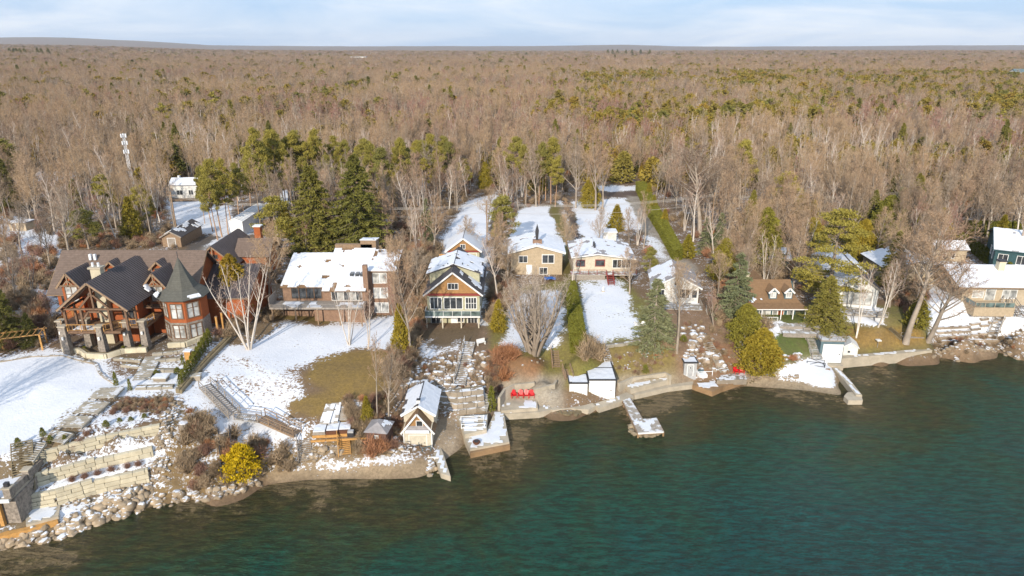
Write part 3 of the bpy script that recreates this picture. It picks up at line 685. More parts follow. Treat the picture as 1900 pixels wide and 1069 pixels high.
proto('birch_clump1', bare(64, 13, .20, .3, 28, R(32), 4.2, .08, stems=4, splay=.28, n2=5, n3=4, n4=2, tw=.026, wob=.09), 'birch_bark', 'birch_twigs', 13)
proto('vase', bare(71, 13, .55, .10, 110, R(34), 6.0, .13, stems=11, splay=.44, n2=7, n3=5, n4=3, tw=.026), 'grey_bark', 'pale_twigs', 13)
proto('tall0', bare(81, 19, .34, .45, 26, R(46), 7.4, .12, n2=9, n3=7, n4=4, tw=.036), 'grey_bark', 'twigs', 19)
proto('tall1', bare(85, 17, .34, .30, 24, R(44), 6.8, .10, n2=9, n3=6, n4=4, tw=.034, lean=.26), 'grey_bark', 'twigs', 17)
for i in range(3): proto('pine%d' % i, pine(90 + i, 20, 3.1, .50, 46, 190, .2, .25, .75), 'pine_bark', 'pine_needles', 20)
proto('white_pine', pine(95, 19, 4.6, .10, 60, 200, .34, .26, .22), 'grey_bark', 'pine_needles', 19)
proto('white_pine_round', pine(96, 13, 3.3, .30, 44, 190, .24, .24, .5), 'grey_bark', 'pine_needles', 13)
for i in range(2): proto('spruce%d' % i, spruce(100 + i, 20, 6.4, 20000, size=.34, power=.75), 'grey_bark', 'spruce_needles', 20)
proto('blue_spruce', spruce(105, 10, 2.5, 9000, size=.20, power=.8), 'grey_bark', 'blue_needles', 10)
proto('far_spruce', spruce(107, 13, 2.6, 2600, size=.42), 'grey_bark', 'spruce_needles', 13)
for i in range(3): proto('cedar%d' % i, cedar(110 + i, 8, 1.5, 5200, .22), 'grey_bark', 'cedar_leaves', 8)
proto('cedar_big', cedar(115, 8, 2.5, 11000, .20, power=.55), 'grey_bark', 'cedar_leaves', 8)
proto('cedar_column', cedar(116, 3, .48, 1300, .12, power=.6), 'grey_bark', 'hedge_leaves', 3)
proto('far_cedar', cedar(118, 9, 2.4, 1500, .5, power=.5), 'grey_bark', 'wild_cedar_leaves', 9)
proto('far_pine', pine(119, 15, 3.2, .35, 18, 60, .2, .5), 'pine_bark', 'pine_needles', 15)
for i in range(3): proto('far_wood%d' % i, bare(120 + i, 15, .2, .35, 16, R(40), 5.6, .15, n2=6, n3=5, n4=3, tw=.055, sides=3), 'grey_bark', 'twigs', 15)
proto('far_red', bare(125, 14, .18, .3, 14, R(36), 4.8, .15, n2=5, n3=4, n4=2, tw=.085, sides=3), 'grey_bark', 'red_twigs', 14)
for i in range(2): proto('far_birch%d' % i, bare(127 + i, 15, .24, .4, 12, R(28), 4.0, .12, stems=2 + i, splay=.16, n2=4, n3=3, n4=2, tw=.07, sides=3), 'birch_bark', 'birch_twigs', 15)

trng = np.random.default_rng(7)
def plant(kind, name, cat, x, y, h, label, group=None, wide=1.0, rz=None, z=None):
    q = PROTO[kind]; z = h1(x, y) - .1 if z is None else z
    o = empty(name, (x, y, z), trng.uniform(0, 6.28) if rz is None else rz, label, cat, group)
    s = h / q.h; o.scale = (s * wide, s * wide, s)
    link(bpy.data.objects.new('trunk', q.trunk), o); link(bpy.data.objects.new('crown', q.crown), o); return o
def plant_px(kind, name, cat, u, vb, vt, label, group=None, wide=1.0, rz=None):
    """tree whose foot is seen at (u, vb) and whose tip reaches row vt"""
    p = G(u, vb); z = p.z
    t = Zat(u, vt, p.y + (1.0)) - z
    return plant(kind, name, cat, p.x, p.y, max(.5, t), label, group, wide, rz)

# ---- trees one can tell apart, from left to right
B_, S_, PN, C_, BI = 'bare_tree', 'spruce_tree', 'pine_tree', 'cedar_tree', 'birch_tree'
for t in [
 ('birch_clump0', BI, 'birch', 462, 648, 455, 'white multi-stemmed birch splaying over the snowy lawn right of the mansion', 1.0),
 ('broad0', B_, 'bare tree', 503, 575, 415, 'round bare grey tree at the left corner of the brick house deck', .95),
 ('birch_clump1', BI, 'birch', 648, 640, 500, 'white birch clump in front of the brick house where snow meets grass', .9),
 ('birch1', BI, 'birch', 682, 648, 520, 'slender white birch right of the clump before the brick house', 1.0),
 ('broad1', B_, 'bare tree', 762, 660, 455, 'dense bare tree hugging the left side of the green gabled house', .8),
 ('broad2', B_, 'bare tree', 740, 560, 440, 'bare tree over the right corner of the brick house roof', .9),
 ('broad1', B_, 'bare tree', 722, 782, 640, 'spreading bare tree between the brown shed and gabled boathouse', .8),
 ('wood1', B_, 'bare tree', 700, 782, 610, 'thin straight bare tree just left of the spreading one above the brown shed', .7),
 ('birch0', BI, 'birch', 925, 560, 432, 'single white birch beside the right wall of the green gabled house', 1.2),
 ('vase', B_, 'bare tree', 990, 657, 496, 'vase-shaped bare tree fanning out on the snowy middle lawn', 1.15),
 ('birch0', BI, 'birch', 1060, 532, 440, 'pale bare tree at the corner between the two bungalows', 1.1),
 ('broad0', B_, 'bare tree', 1168, 545, 462, 'small bare tree at the right corner of the cream bungalow deck', 1.0),
 ('tall0', B_, 'bare tree', 1255, 655, 490, 'thick-trunked bare tree in front of the grey cottage with railed deck', .9),
 ('tall0', B_, 'bare tree', 1298, 440, 270, 'largest bare hardwood right of the gravel drive', 1.5),
 ('broad2', B_, 'bare tree', 1230, 338, 225, 'bare tree behind the top of the gravel drive', 1.0),
 ('broad1', B_, 'bare tree', 1385, 520, 400, 'pale bare tree left of the brown-roofed cottage garage', .9),
 ('tall0', B_, 'bare tree', 1680, 638, 400, 'tall bare tree with one long pale trunk at the concrete seawall', 1.25),
 ('tall1', B_, 'bare tree', 1722, 634, 465, 'bare tree leaning right above the stone shore', 1.35),
 ('tall0', B_, 'bare tree', 1884, 500, 330, 'bare tree at the right edge before the teal house', .9),
 ('birch1', BI, 'birch', 1628, 606, 455, 'single upright white birch on the lawn before the grey gabled house', 1.0),
 ('birch1', BI, 'birch', 1588, 627, 470, 'leaning twin-stemmed birch above the log fence', .8),
 ('broad1', B_, 'bare tree', 130, 478, 350, 'dark bare tree leaning behind the left end of the mansion', 1.0),
 ('broad2', B_, 'bare tree', 60, 420, 330, 'bare tree by the snowy yard at the far left', 1.0),
 ('spruce1', S_, 'spruce', 588, 468, 305, 'dark broad spruce left of the tallest one behind the brick house', 1.35),
 ('spruce0', S_, 'spruce', 668, 470, 285, 'tallest spruce standing behind the brick house', 1.3),
 ('white_pine_round', PN, 'pine', 520, 470, 362, 'dark bushy pine between the white metal barn and the dark spruce', 1.3),
 ('blue_spruce', S_, 'spruce', 793, 455, 365, 'narrow pale spruce left of the gabled garage', .85),
 ('white_pine_round', PN, 'pine', 932, 468, 360, 'bushy olive pine between the garage and the middle bungalow', 1.0),
 ('cedar1', C_, 'cedar', 925, 614, 552, 'egg-shaped green cedar at the edge of the middle lawn', 1.15),
 ('cedar0', C_, 'cedar', 1143, 428, 378, 'pointed green cedar behind the white garden shed', 1.5),
 ('white_pine_round', PN, 'pine', 1205, 520, 455, 'yellow-green pine over the deck of the cream bungalow', .9),
 ('blue_spruce', S_, 'spruce', 1212, 640, 512, 'large grey-green spruce left of the grey cottage', 1.5),
 ('blue_spruce', S_, 'spruce', 1362, 590, 465, 'large blue-green spruce left of the brown-roofed cottage', 1.35),
 ('blue_spruce', S_, 'spruce', 1308, 470, 398, 'left one of two small silver spruces behind the grey cottage', 1.1),
 ('blue_spruce', S_, 'spruce', 1333, 468, 392, 'right one of two small silver spruces behind the grey cottage', 1.1),
 ('white_pine', PN, 'pine', 1540, 560, 385, 'tall yellow-green white pine with layered plates right of the brown roof', 1.45),
 ('spruce0', S_, 'spruce', 1528, 612, 508, 'bushy olive spruce at the right end of the cottage porch', 1.5),
 ('cedar_big', C_, 'cedar', 1412, 500, 385, 'big dark green cedar behind the brown-roofed cottage', .9),
 ('cedar1', C_, 'cedar', 1275, 478, 433, 'small round cedar beside the gravel drive', 1.6),
 ('spruce1', S_, 'spruce', 1612, 440, 350, 'grey spruce behind the grey gabled house', .9),
 ('blue_spruce', S_, 'spruce', 1660, 440, 345, 'blue spruce at the edge of the right hand woods', 1.3),
 ('white_pine_round', PN, 'pine', 1370, 375, 258, 'lone yellow-green pine rising from the bare woods at right', .8),
 ('white_pine_round', PN, 'pine', 20, 370, 255, 'dark green pine at the far left edge', 1.3),
 ('white_pine_round', PN, 'pine', 272, 430, 342, 'green pine behind the mansion ridge', 1.0),
 ('white_pine_round', PN, 'pine', 165, 462, 385, 'low olive pine behind the left part of the mansion roof', 1.4),
 ('white_pine_round', PN, 'pine', 205, 415, 322, 'dark pine in the woods behind the mansion', 1.0),
 ('cedar_big', C_, 'cedar', 440, 590, 470, 'leafy cedar behind the multi-stemmed birch', .8),
 ('cedar1', C_, 'cedar', 745, 660, 560, 'narrow cedar at the left wall of the green gabled house', .8),
 ('cedar_big', C_, 'cedar', 1408, 688, 605, 'front bushy yellow-green cedar by the little beach', 1.3),
 ('cedar_big', C_, 'cedar', 1380, 640, 560, 'rear bushy yellow-green cedar beside the green lawn', 1.15),
 ('cedar_big', C_, 'cedar', 1425, 678, 628, 'low bushy cedar nearest the green lawn of the three by the beach', 1.5),
 ('cedar0', C_, 'cedar', 682, 785, 728, 'small yellow-green cedar behind the brown shed', 1.0),
 ('cedar_column', C_, 'cedar', 912, 760, 710, 'slim dark cedar beside the armour stone wall stairs', .9),
 ('cedar_big', C_, 'cedar', 1500, 480, 402, 'dark olive cedar behind the right end of the brown roof', 1.0),
 ('cedar_big', C_, 'cedar', 1595, 480, 405, 'olive cedar behind the layered white pine', .9),
 ('spruce1', S_, 'spruce', 1652, 530, 425, 'olive spruce between the grey gabled house and the tallest lakeside tree', 1.0),
 ('cedar1', C_, 'cedar', 1700, 605, 540, 'shaded green cedar right behind the tallest lakeside trunk', 1.5),
 ('cedar_big', C_, 'cedar', 1340, 520, 440, 'dark cedar left of the large blue-green spruce', .9),
 ('white_pine_round', PN, 'pine', 1448, 420, 318, 'olive pine in the trees behind the dark teal garage', 1.2),
 ('spruce0', S_, 'spruce', 1690, 420, 320, 'dark green spruce at the edge of the right hand woods', 1.1),
 ('cedar_big', C_, 'cedar', 1740, 450, 385, 'olive cedar beside the small tan shed', 1.0),
 ('cedar_big', C_, 'cedar', 1095, 385, 325, 'rounded cedar behind the lawn trees at the top of the drive', .9),
 ('cedar_big', C_, 'cedar', 900, 350, 300, 'bright green cedar at the head of the snowy driveway', .8),
]:
    plant_px(t[0], t[1], t[2], t[3], t[4], t[5], t[6], None, t[7])
g_ = 'pair of bare lawn trees near the top of the drive'
for u, vb, vt, lb in [(1068,386,258,'leftmost tall bare tree on the upper snowy lawn'),(1105,390,240,'tall bare tree amid the upper snowy lawn'),(1118,388,262,'slim bare tree just right of the tallest on the upper lawn')]:
    plant_px('broad0', B_, 'bare tree', u, vb, vt, lb, None, .75)
# stand of red pines behind the brick house
pr = np.random.default_rng(3)
for u, vb, vt in [(478,395,235),(492,393,262),(430,418,290),(412,440,292),(443,402,300),(520,378,238),(536,372,252),(552,370,244),(562,366,240),(578,372,262),(598,356,236),(607,362,262),(622,352,250),(631,362,270),(648,350,258),
                  (700,392,262),(716,398,270),(728,396,285),(742,392,254),(757,385,262),(770,375,300),(786,368,258),(800,360,246),(818,356,250),(832,362,262),(846,366,300),(860,352,292),(868,362,305),(545,400,300),(505,400,300),(640,375,300),
                  (465,382,270),(455,410,310),(424,436,318),(485,420,285),(515,362,255),(530,380,262),(568,388,290),(590,366,252),(612,380,285),(645,362,262),(668,360,268),(690,370,255),(735,365,272),(772,362,258),(795,378,290),(812,372,268),(842,356,262),(404,446,330),(395,430,305),(380,415,330),(975,376,266),(952,372,252),(1000,380,262),(1022,378,254),(1030,384,292),(1012,372,278)]:
    if u < 900:
        w_ = 'left end of the stand behind the mansion' if u < 500 else ('middle of the stand above the snowy drive' if u < 600 else ('stand behind the tallest spruce' if u < 735 else 'right end of the stand towards the snowy driveway'))
        w_ = ('front row at the ' if vb > 385 else 'back row at the ') + w_; grp, lb = 'red pines, ' + w_, 'red pine, ' + w_
    else: grp, lb = 'pines behind the middle bungalow', 'tall pine with a bare trunk behind the middle bungalow'
    plant_px('pine%d' % pr.integers(3), PN, 'pine', u, vb, vt, lb, grp, pr.uniform(.75, 1.15))
for k, (u, vb, vt) in enumerate([(1480,430,362),(1500,450,370),(1586,430,368),(1640,455,362),(1573,500,440),(1300,350,300),(1232,300,235),(1195,345,318),(1203,372,338),(1212,398,360),(1232,425,385),(1190,330,300),(1320,300,268)]):
    plant_px(['cedar_big','cedar1','spruce1'][k % 3 if k in (0,1,2,3,4) else 1], C_, 'cedar', u, vb, vt, 'olive evergreen among the bare trees along the gravel drive and right hand woods', 'evergreens among the right hand trees', 1.1)
for u, vb, vt in [(20,520,400),(60,560,440),(95,500,395),(40,470,375),(100,600,520),(10,600,470),(75,470,385),(30,560,450),(120,440,350),(160,440,360),(745,520,430),(770,500,420),(718,480,415),(790,470,395),(762,450,372),(735,600,500),(775,560,455),
                  (915,500,415),(942,520,440),(930,475,395),(905,430,350),(1055,480,400),(1050,440,375),(1345,520,425),(1330,560,470),(1370,470,375),(1400,430,325),(1440,470,345),(1460,440,325),(1480,500,395),(1500,470,365),(1345,440,335),(1430,540,465),
                  (1640,520,425),(1662,500,395),(1650,570,470),(1700,520,420),(1722,480,385),(1745,455,355),(1690,450,345),(1770,440,335),(1600,430,325),(1560,420,315),(1812,430,325),(1850,425,325),(1325,610,520),(1700,560,455),(1385,560,450),(1400,480,380),(1420,450,350),(1450,510,400),(1470,540,430),(1520,440,345),(1540,480,380),(1575,455,340),(1625,480,385),(1650,460,355),(1675,540,420),(1680,460,350),(1708,440,330),(1730,520,400),(1735,440,325),(1760,470,370),(1790,425,320),(1830,440,340),(1870,440,320),(1340,400,290),(1360,360,265),
                  (870,470,400),(1120,560,500)][:-1]:
    w_ = 'in the shaded yard left of the mansion' if u < 200 else ('between the brick house and the tall green house' if u < 800 else ('between the tall green house and the tan bungalow' if u < 960 else ('between the two bungalows' if u < 1100 else ('around the grey cottage and its silver spruces' if u < 1350 else ('behind the brown-roofed cottage' if u < 1580 else 'between the grey gabled house and the tan shed')))))
    w_ = ('low ' if vb - vt < 85 else ('mid-height ' if vb - vt < 105 else 'tall ')) + 'bare yard tree ' + w_ + (', lakeward side' if vb > 510 else (', inland side' if vb < 450 else ''))
    plant_px(str(pr.choice(['broad0','broad1','broad2','redwood0','tall0'])), B_, 'bare tree', u, vb, vt, w_, w_, pr.uniform(.9, 1.2))
# arborvitae row along the mansion terrace
for k in range(11):
    t = k / 10; u = 336 + t * 52; v = 716 - t * 82
    plant_px('cedar_column', C_, 'cedar', u, v, v - 30, 'slim green arborvitae in the row down the mansion garden wall', 'arborvitae row beside the mansion garden wall', 1.15)
for k in range(10):
    plant_px('cedar_column', C_, 'cedar', 1795 + k * 10, 436 + k * .6, 408, 'columnar cedar in the hedge row at the far right', 'columnar cedars at the far right', 1.7)
for k in range(14):
    plant_px('cedar_column', C_, 'cedar', 1782 + k * 7.2, 452 + k * 5.2, 428 + k * 4.6, 'dark columnar cedar in the row beside the teal house', 'dark cedars beside the teal house', 1.5)

for x, y, h, k, lb in ((-67,60,15,'broad0','bare tree beyond the left edge whose shadow falls over the mansion lawn'),(-75,68,16,'tall0','tall bare tree beyond the left edge beside the mansion lawn'),(-80,78,14,'broad1','second bare tree beyond the left edge of the mansion lawn'),(-88,86,15,'broad2','bare tree beyond the left edge near the pergola')): plant(k, B_, 'bare tree', x, y, h, lb)
for u, vb, vt, lb in ((15,640,520,'dark spruce at the far left edge beside the pergola'),(60,640,575,'small dark spruce right of the pergola in shade'),(-30,600,450,'dark spruce just beyond the far left edge')): plant_px('spruce0', S_, 'spruce', u, vb, vt, lb, None, 1.1)
# ---- the woods: nearest ones as trees of their own, the rest as one mass
CLEAR = [ # open ground seen between the woods (survey view polygons)
 [(-400,700),(-400,440),(110,440),(130,452),(300,452),(350,455),(560,345),(520,335),(415,395),(375,385),(320,350),(310,425),(350,440),(300,460)],
 [(330,470),(375,440),(500,360),(520,335),(560,345),(470,440),(560,500)],
 [(100,455),(460,440),(560,480),(740,470),(800,500),(820,430),(866,372),(926,356),(934,420),(1300,520),(1500,540),(1560,455),(1640,450),(1700,560),(1740,470),(2400,440),(2400,900),(0,900)],
 [(1165,345),(1200,345),(1330,520),(1220,520)], [(950,440),(958,392),(1100,368),(1192,364),(1200,430),(1150,470)], [(1050,345),(1195,340),(1195,372),(1050,380)],
 [(310,400),(320,355),(385,350),(385,400)], [(60,345),(70,322),(150,322),(150,345)],
]
wr = np.random.default_rng(11)
def jitter_grid(y0, y1, sp, halfk=.86, pad=40):
    out = []
    y = y0
    while y < y1:
        w = y * halfk + pad; n = int(2 * w / sp); x = -w + (np.arange(n) + wr.uniform(-.42, .42, n) + .5) * sp
        out.append(np.stack([x, y + wr.uniform(-.45, .45, n) * sp], 1)); y += sp
    return np.concatenate(out)
def woods(y0, y1, sp, k=.86, pad=40):
    q = jitter_grid(y0, y1, sp, k, pad); z = H(q[:, 0], q[:, 1]); u, v = proj(q[:, 0], q[:, 1], z)
    ok = z > 4.5
    for c in CLEAR: ok &= ~inpoly(u, v, c)
    q = q[ok]; return q, z[ok], u[ok], v[ok]
q1, z1, u1, v1 = woods(118, 330, 5.6, .84, 30)
dens = fbm(q1[:, 0] / 14, q1[:, 1] / 14, 41)
keep = (dens > .30) & ~((q1[:, 0] < -75) & (q1[:, 1] < 150) & (wr.uniform(size=len(q1)) < .55)); q1 = q1[keep]; z1 = z1[keep]; u1 = u1[keep]; v1 = v1[keep]
order = np.argsort(np.where((u1 > -40) & (u1 < 1940), q1[:, 1], 1e6)); q1 = q1[order]; z1 = z1[order]; u1 = u1[order]
def choose(x, y, u, v, far=False):
    r = wr.uniform(); n = float(fbm(x / 90, y / 90, 51)); n2 = float(fbm(x / 45, y / 60, 61)); right = x / max(y, 1)
    pc = .05 + (.5 if (right > .10 and 210 < y < 1000 and n2 > .50) else 0) + (.10 if right > .05 and 350 < y < 1100 else 0) + (.25 if right < -.2 and 230 < y < 700 and n2 > .6 else 0); pb = .09 + (.22 if n > .57 else 0) + (.12 if right > .2 and 200 < y < 500 else 0)
    if r < pc: return 'cedar'
    if r < pc + .012: return 'spruce'
    if r < pc + .012 + pb: return 'birch'
    if n < .44 and r > .6: return 'red'
    return 'wood' if r > .62 or far else 'broad'
NB = 0; near_rest = []
_RG = [(150,'behind the snowy yard at far left'),(330,'behind the mansion roofs'),(480,'left of the red pines'),(700,'behind the dark spruces'),(900,'behind the gabled garage'),(1060,'behind the tan bungalow'),(1200,'behind the cream bungalow'),(1400,'right of the gravel drive'),(1560,'behind the brown-roofed cottage'),(1740,'behind the grey gabled house'),(9999,'behind the right hand bungalow')]
def RG(u):
    for a_, t_ in _RG:
        if u < a_: return (t_, 0)
for (x, y), z, u in zip(q1, z1, u1):
    kd = choose(x, y, u, 0); h = wr.uniform(11.5, 17.5)
    if y < 150: h *= .8
    if NB < 285 and -60 < u < 1960:
        reg = RG(u)[0] + (', front edge' if y < (150 if u > 1250 else 215) else ', further back'); NB += 1
        if kd == 'cedar': plant('cedar%d' % wr.integers(3), C_, 'cedar', x, y, h * .55, 'olive green cedar among bare trees ' + reg, 'cedars in the woods ' + reg, wr.uniform(1.1, 1.6))
        elif kd == 'spruce': plant('spruce%d' % wr.integers(2), S_, 'spruce', x, y, h, 'dark spruce among bare trees ' + reg, 'spruces in the woods ' + reg, .8)
        elif kd == 'birch': plant('birch%d' % wr.integers(3), BI, 'birch', x, y, h * .95, 'bare white-stemmed birch in the woods ' + reg, 'birches in the woods ' + reg, 1.05)
        elif kd == 'red': plant('redwood%d' % wr.integers(2), B_, 'bare tree', x, y, h * .9, 'bare reddish twigged tree in the woods ' + reg, 'reddish bare trees ' + reg, 1.15)
        elif kd == 'broad': plant('broad%d' % wr.integers(3), B_, 'bare tree', x, y, h * .95, 'bare round-crowned hardwood in the woods ' + reg, 'bare hardwoods ' + reg, .85)
        else: plant('wood%d' % wr.integers(5), B_, 'bare tree', x, y, h, 'tall bare grey-brown hardwood in the woods ' + reg, 'tall bare hardwoods ' + reg, 1.0)
    else: near_rest.append((x, y, z, kd, h))
KEYS = ['wood0','wood1','wood2','wood3','wood4','broad0','broad1','broad2','redwood0','redwood1','birch0','birch1','birch2','spruce0','cedar0','cedar1','far_wood0','far_wood1','far_wood2','far_red','far_birch0','far_birch1','far_cedar','far_spruce','far_pine']
KI = {k: i for i, k in enumerate(KEYS)}
pts = []; kid = []; scl = []; rot = []
def add(x, y, z, key, h, w=1.0):
    pts.append((x, y, z - .2)); kid.append(KI[key]); s = h / PROTO[key].h; scl.append((s * w, s * w, s)); rot.append((wr.uniform(-.05, .05), wr.uniform(-.05, .05), wr.uniform(0, 6.28)))
for x, y, z, kd, h in near_rest:
    if kd == 'cedar': add(x, y, z, 'far_cedar', h * .6, 1.3)
    elif kd == 'spruce': add(x, y, z, 'spruce0', h, .8)
    elif kd == 'birch': add(x, y, z, 'birch%d' % wr.integers(3), h)
    elif kd == 'red': add(x, y, z, 'redwood%d' % wr.integers(2), h * .95, 1.15)
    elif kd == 'broad': add(x, y, z, 'broad%d' % wr.integers(3), h * .95, .85)
    else: add(x, y, z, 'wood%d' % wr.integers(5), h)
def far_add(q, z, u, hs=1.0, ws=1.0):
    for (x, y), zz, uu in zip(q, z, u):
        kd = choose(x, y, uu, 0, True); h = wr.uniform(11.5, 17.5) * hs * (.85 + .3 * float(vnoise(x / 60, y / 60, 77)))
        if kd == 'cedar': add(x, y, zz, 'far_cedar', h * .8, 1.5 * ws)
        elif kd == 'spruce': add(x, y, zz, 'far_spruce' if wr.uniform() < .6 else 'far_pine', h * 1.05, 1.1 * ws)
        elif kd == 'birch': add(x, y, zz, 'far_birch%d' % wr.integers(2), h, ws)
        elif kd == 'red': add(x, y, zz, 'far_red', h * .9, 1.15 * ws)
        else: add(x, y, zz, 'far_wood%d' % wr.integers(3), h, ws)
for y0, y1, sp, ws in [(330, 620, 6.2, 1.0), (620, 1200, 8.2, 1.3), (1200, 2600, 15, 2.1), (2600, 6500, 34, 3.6)]:
    q, z, u, v = woods(y0, y1, sp, .80, 30); m_ = fbm(q[:, 0] / 30, q[:, 1] / 30, 43) > .26; far_add(q[m_], z[m_], u[m_], 1.0, ws)
for u in (20,60,68,75,112,118,122,128,136,158,164,176,1110,1118,1126,1140,1150,1165,1180):
    y = 2100 if u < 900 else 3600; x = (u - 950) / FPX * y * 1.05; add(x, y, float(H(x, y)), 'far_spruce', 24 if u < 900 else 30, 2.2)
pc = bpy.data.collections.new('woodland_kinds')
for i, k in enumerate(KEYS):
    o = bpy.data.objects.new('%02d_kind' % i, PROTO[k].joined); pc.objects.link(o)
me = bpy.data.meshes.new('woodland'); me.vertices.add(len(pts)); me.vertices.foreach_set('co', np.array(pts, np.float32).ravel())
a = me.attributes.new('kind_index', 'INT', 'POINT'); a.data.foreach_set('value', np.array(kid, np.int32))
a = me.attributes.new('size', 'FLOAT_VECTOR', 'POINT'); a.data.foreach_set('vector', np.array(scl, np.float32).ravel())
a = me.attributes.new('turn', 'FLOAT_VECTOR', 'POINT'); a.data.foreach_set('vector', np.array(rot, np.float32).ravel())
fo = tag(link(bpy.data.objects.new('woodland', me)), 'far grey-brown bare woodland with scattered evergreens running to the horizon', None, None, 'stuff')
ng = bpy.data.node_groups.new('woodland', 'GeometryNodeTree'); ng.interface.new_socket('Geometry', in_out='INPUT', socket_type='NodeSocketGeometry'); ng.interface.new_socket('Geometry', in_out='OUTPUT', socket_type='NodeSocketGeometry')
gi = ng.nodes.new('NodeGroupInput'); go = ng.nodes.new('NodeGroupOutput'); ip = ng.nodes.new('GeometryNodeInstanceOnPoints'); ci = ng.nodes.new('GeometryNodeCollectionInfo')
ci.inputs['Collection'].default_value = pc; ci.inputs['Separate Children'].default_value = True; ci.inputs['Reset Children'].default_value = True
def nat(nm, dt):
    n = ng.nodes.new('GeometryNodeInputNamedAttribute'); n.data_type = dt; n.inputs['Name'].default_value = nm; return n.outputs['Attribute']
ng.links.new(gi.outputs[0], ip.inputs['Points']); ng.links.new(ci.outputs[0], ip.inputs['Instance']); ip.inputs['Pick Instance'].default_value = True
ng.links.new(nat('kind_index', 'INT'), ip.inputs['Instance Index']); ng.links.new(nat('size', 'FLOAT_VECTOR'), ip.inputs['Scale'])
er = ng.nodes.new('FunctionNodeEulerToRotation'); ng.links.new(nat('turn', 'FLOAT_VECTOR'), er.inputs[0]); ng.links.new(er.outputs[0], ip.inputs['Rotation'])
ng.links.new(ip.outputs[0], go.inputs[0]); md = fo.modifiers.new('woodland', 'NODES'); md.node_group = ng
print('woodland points', len(pts), 'own trees', NB)

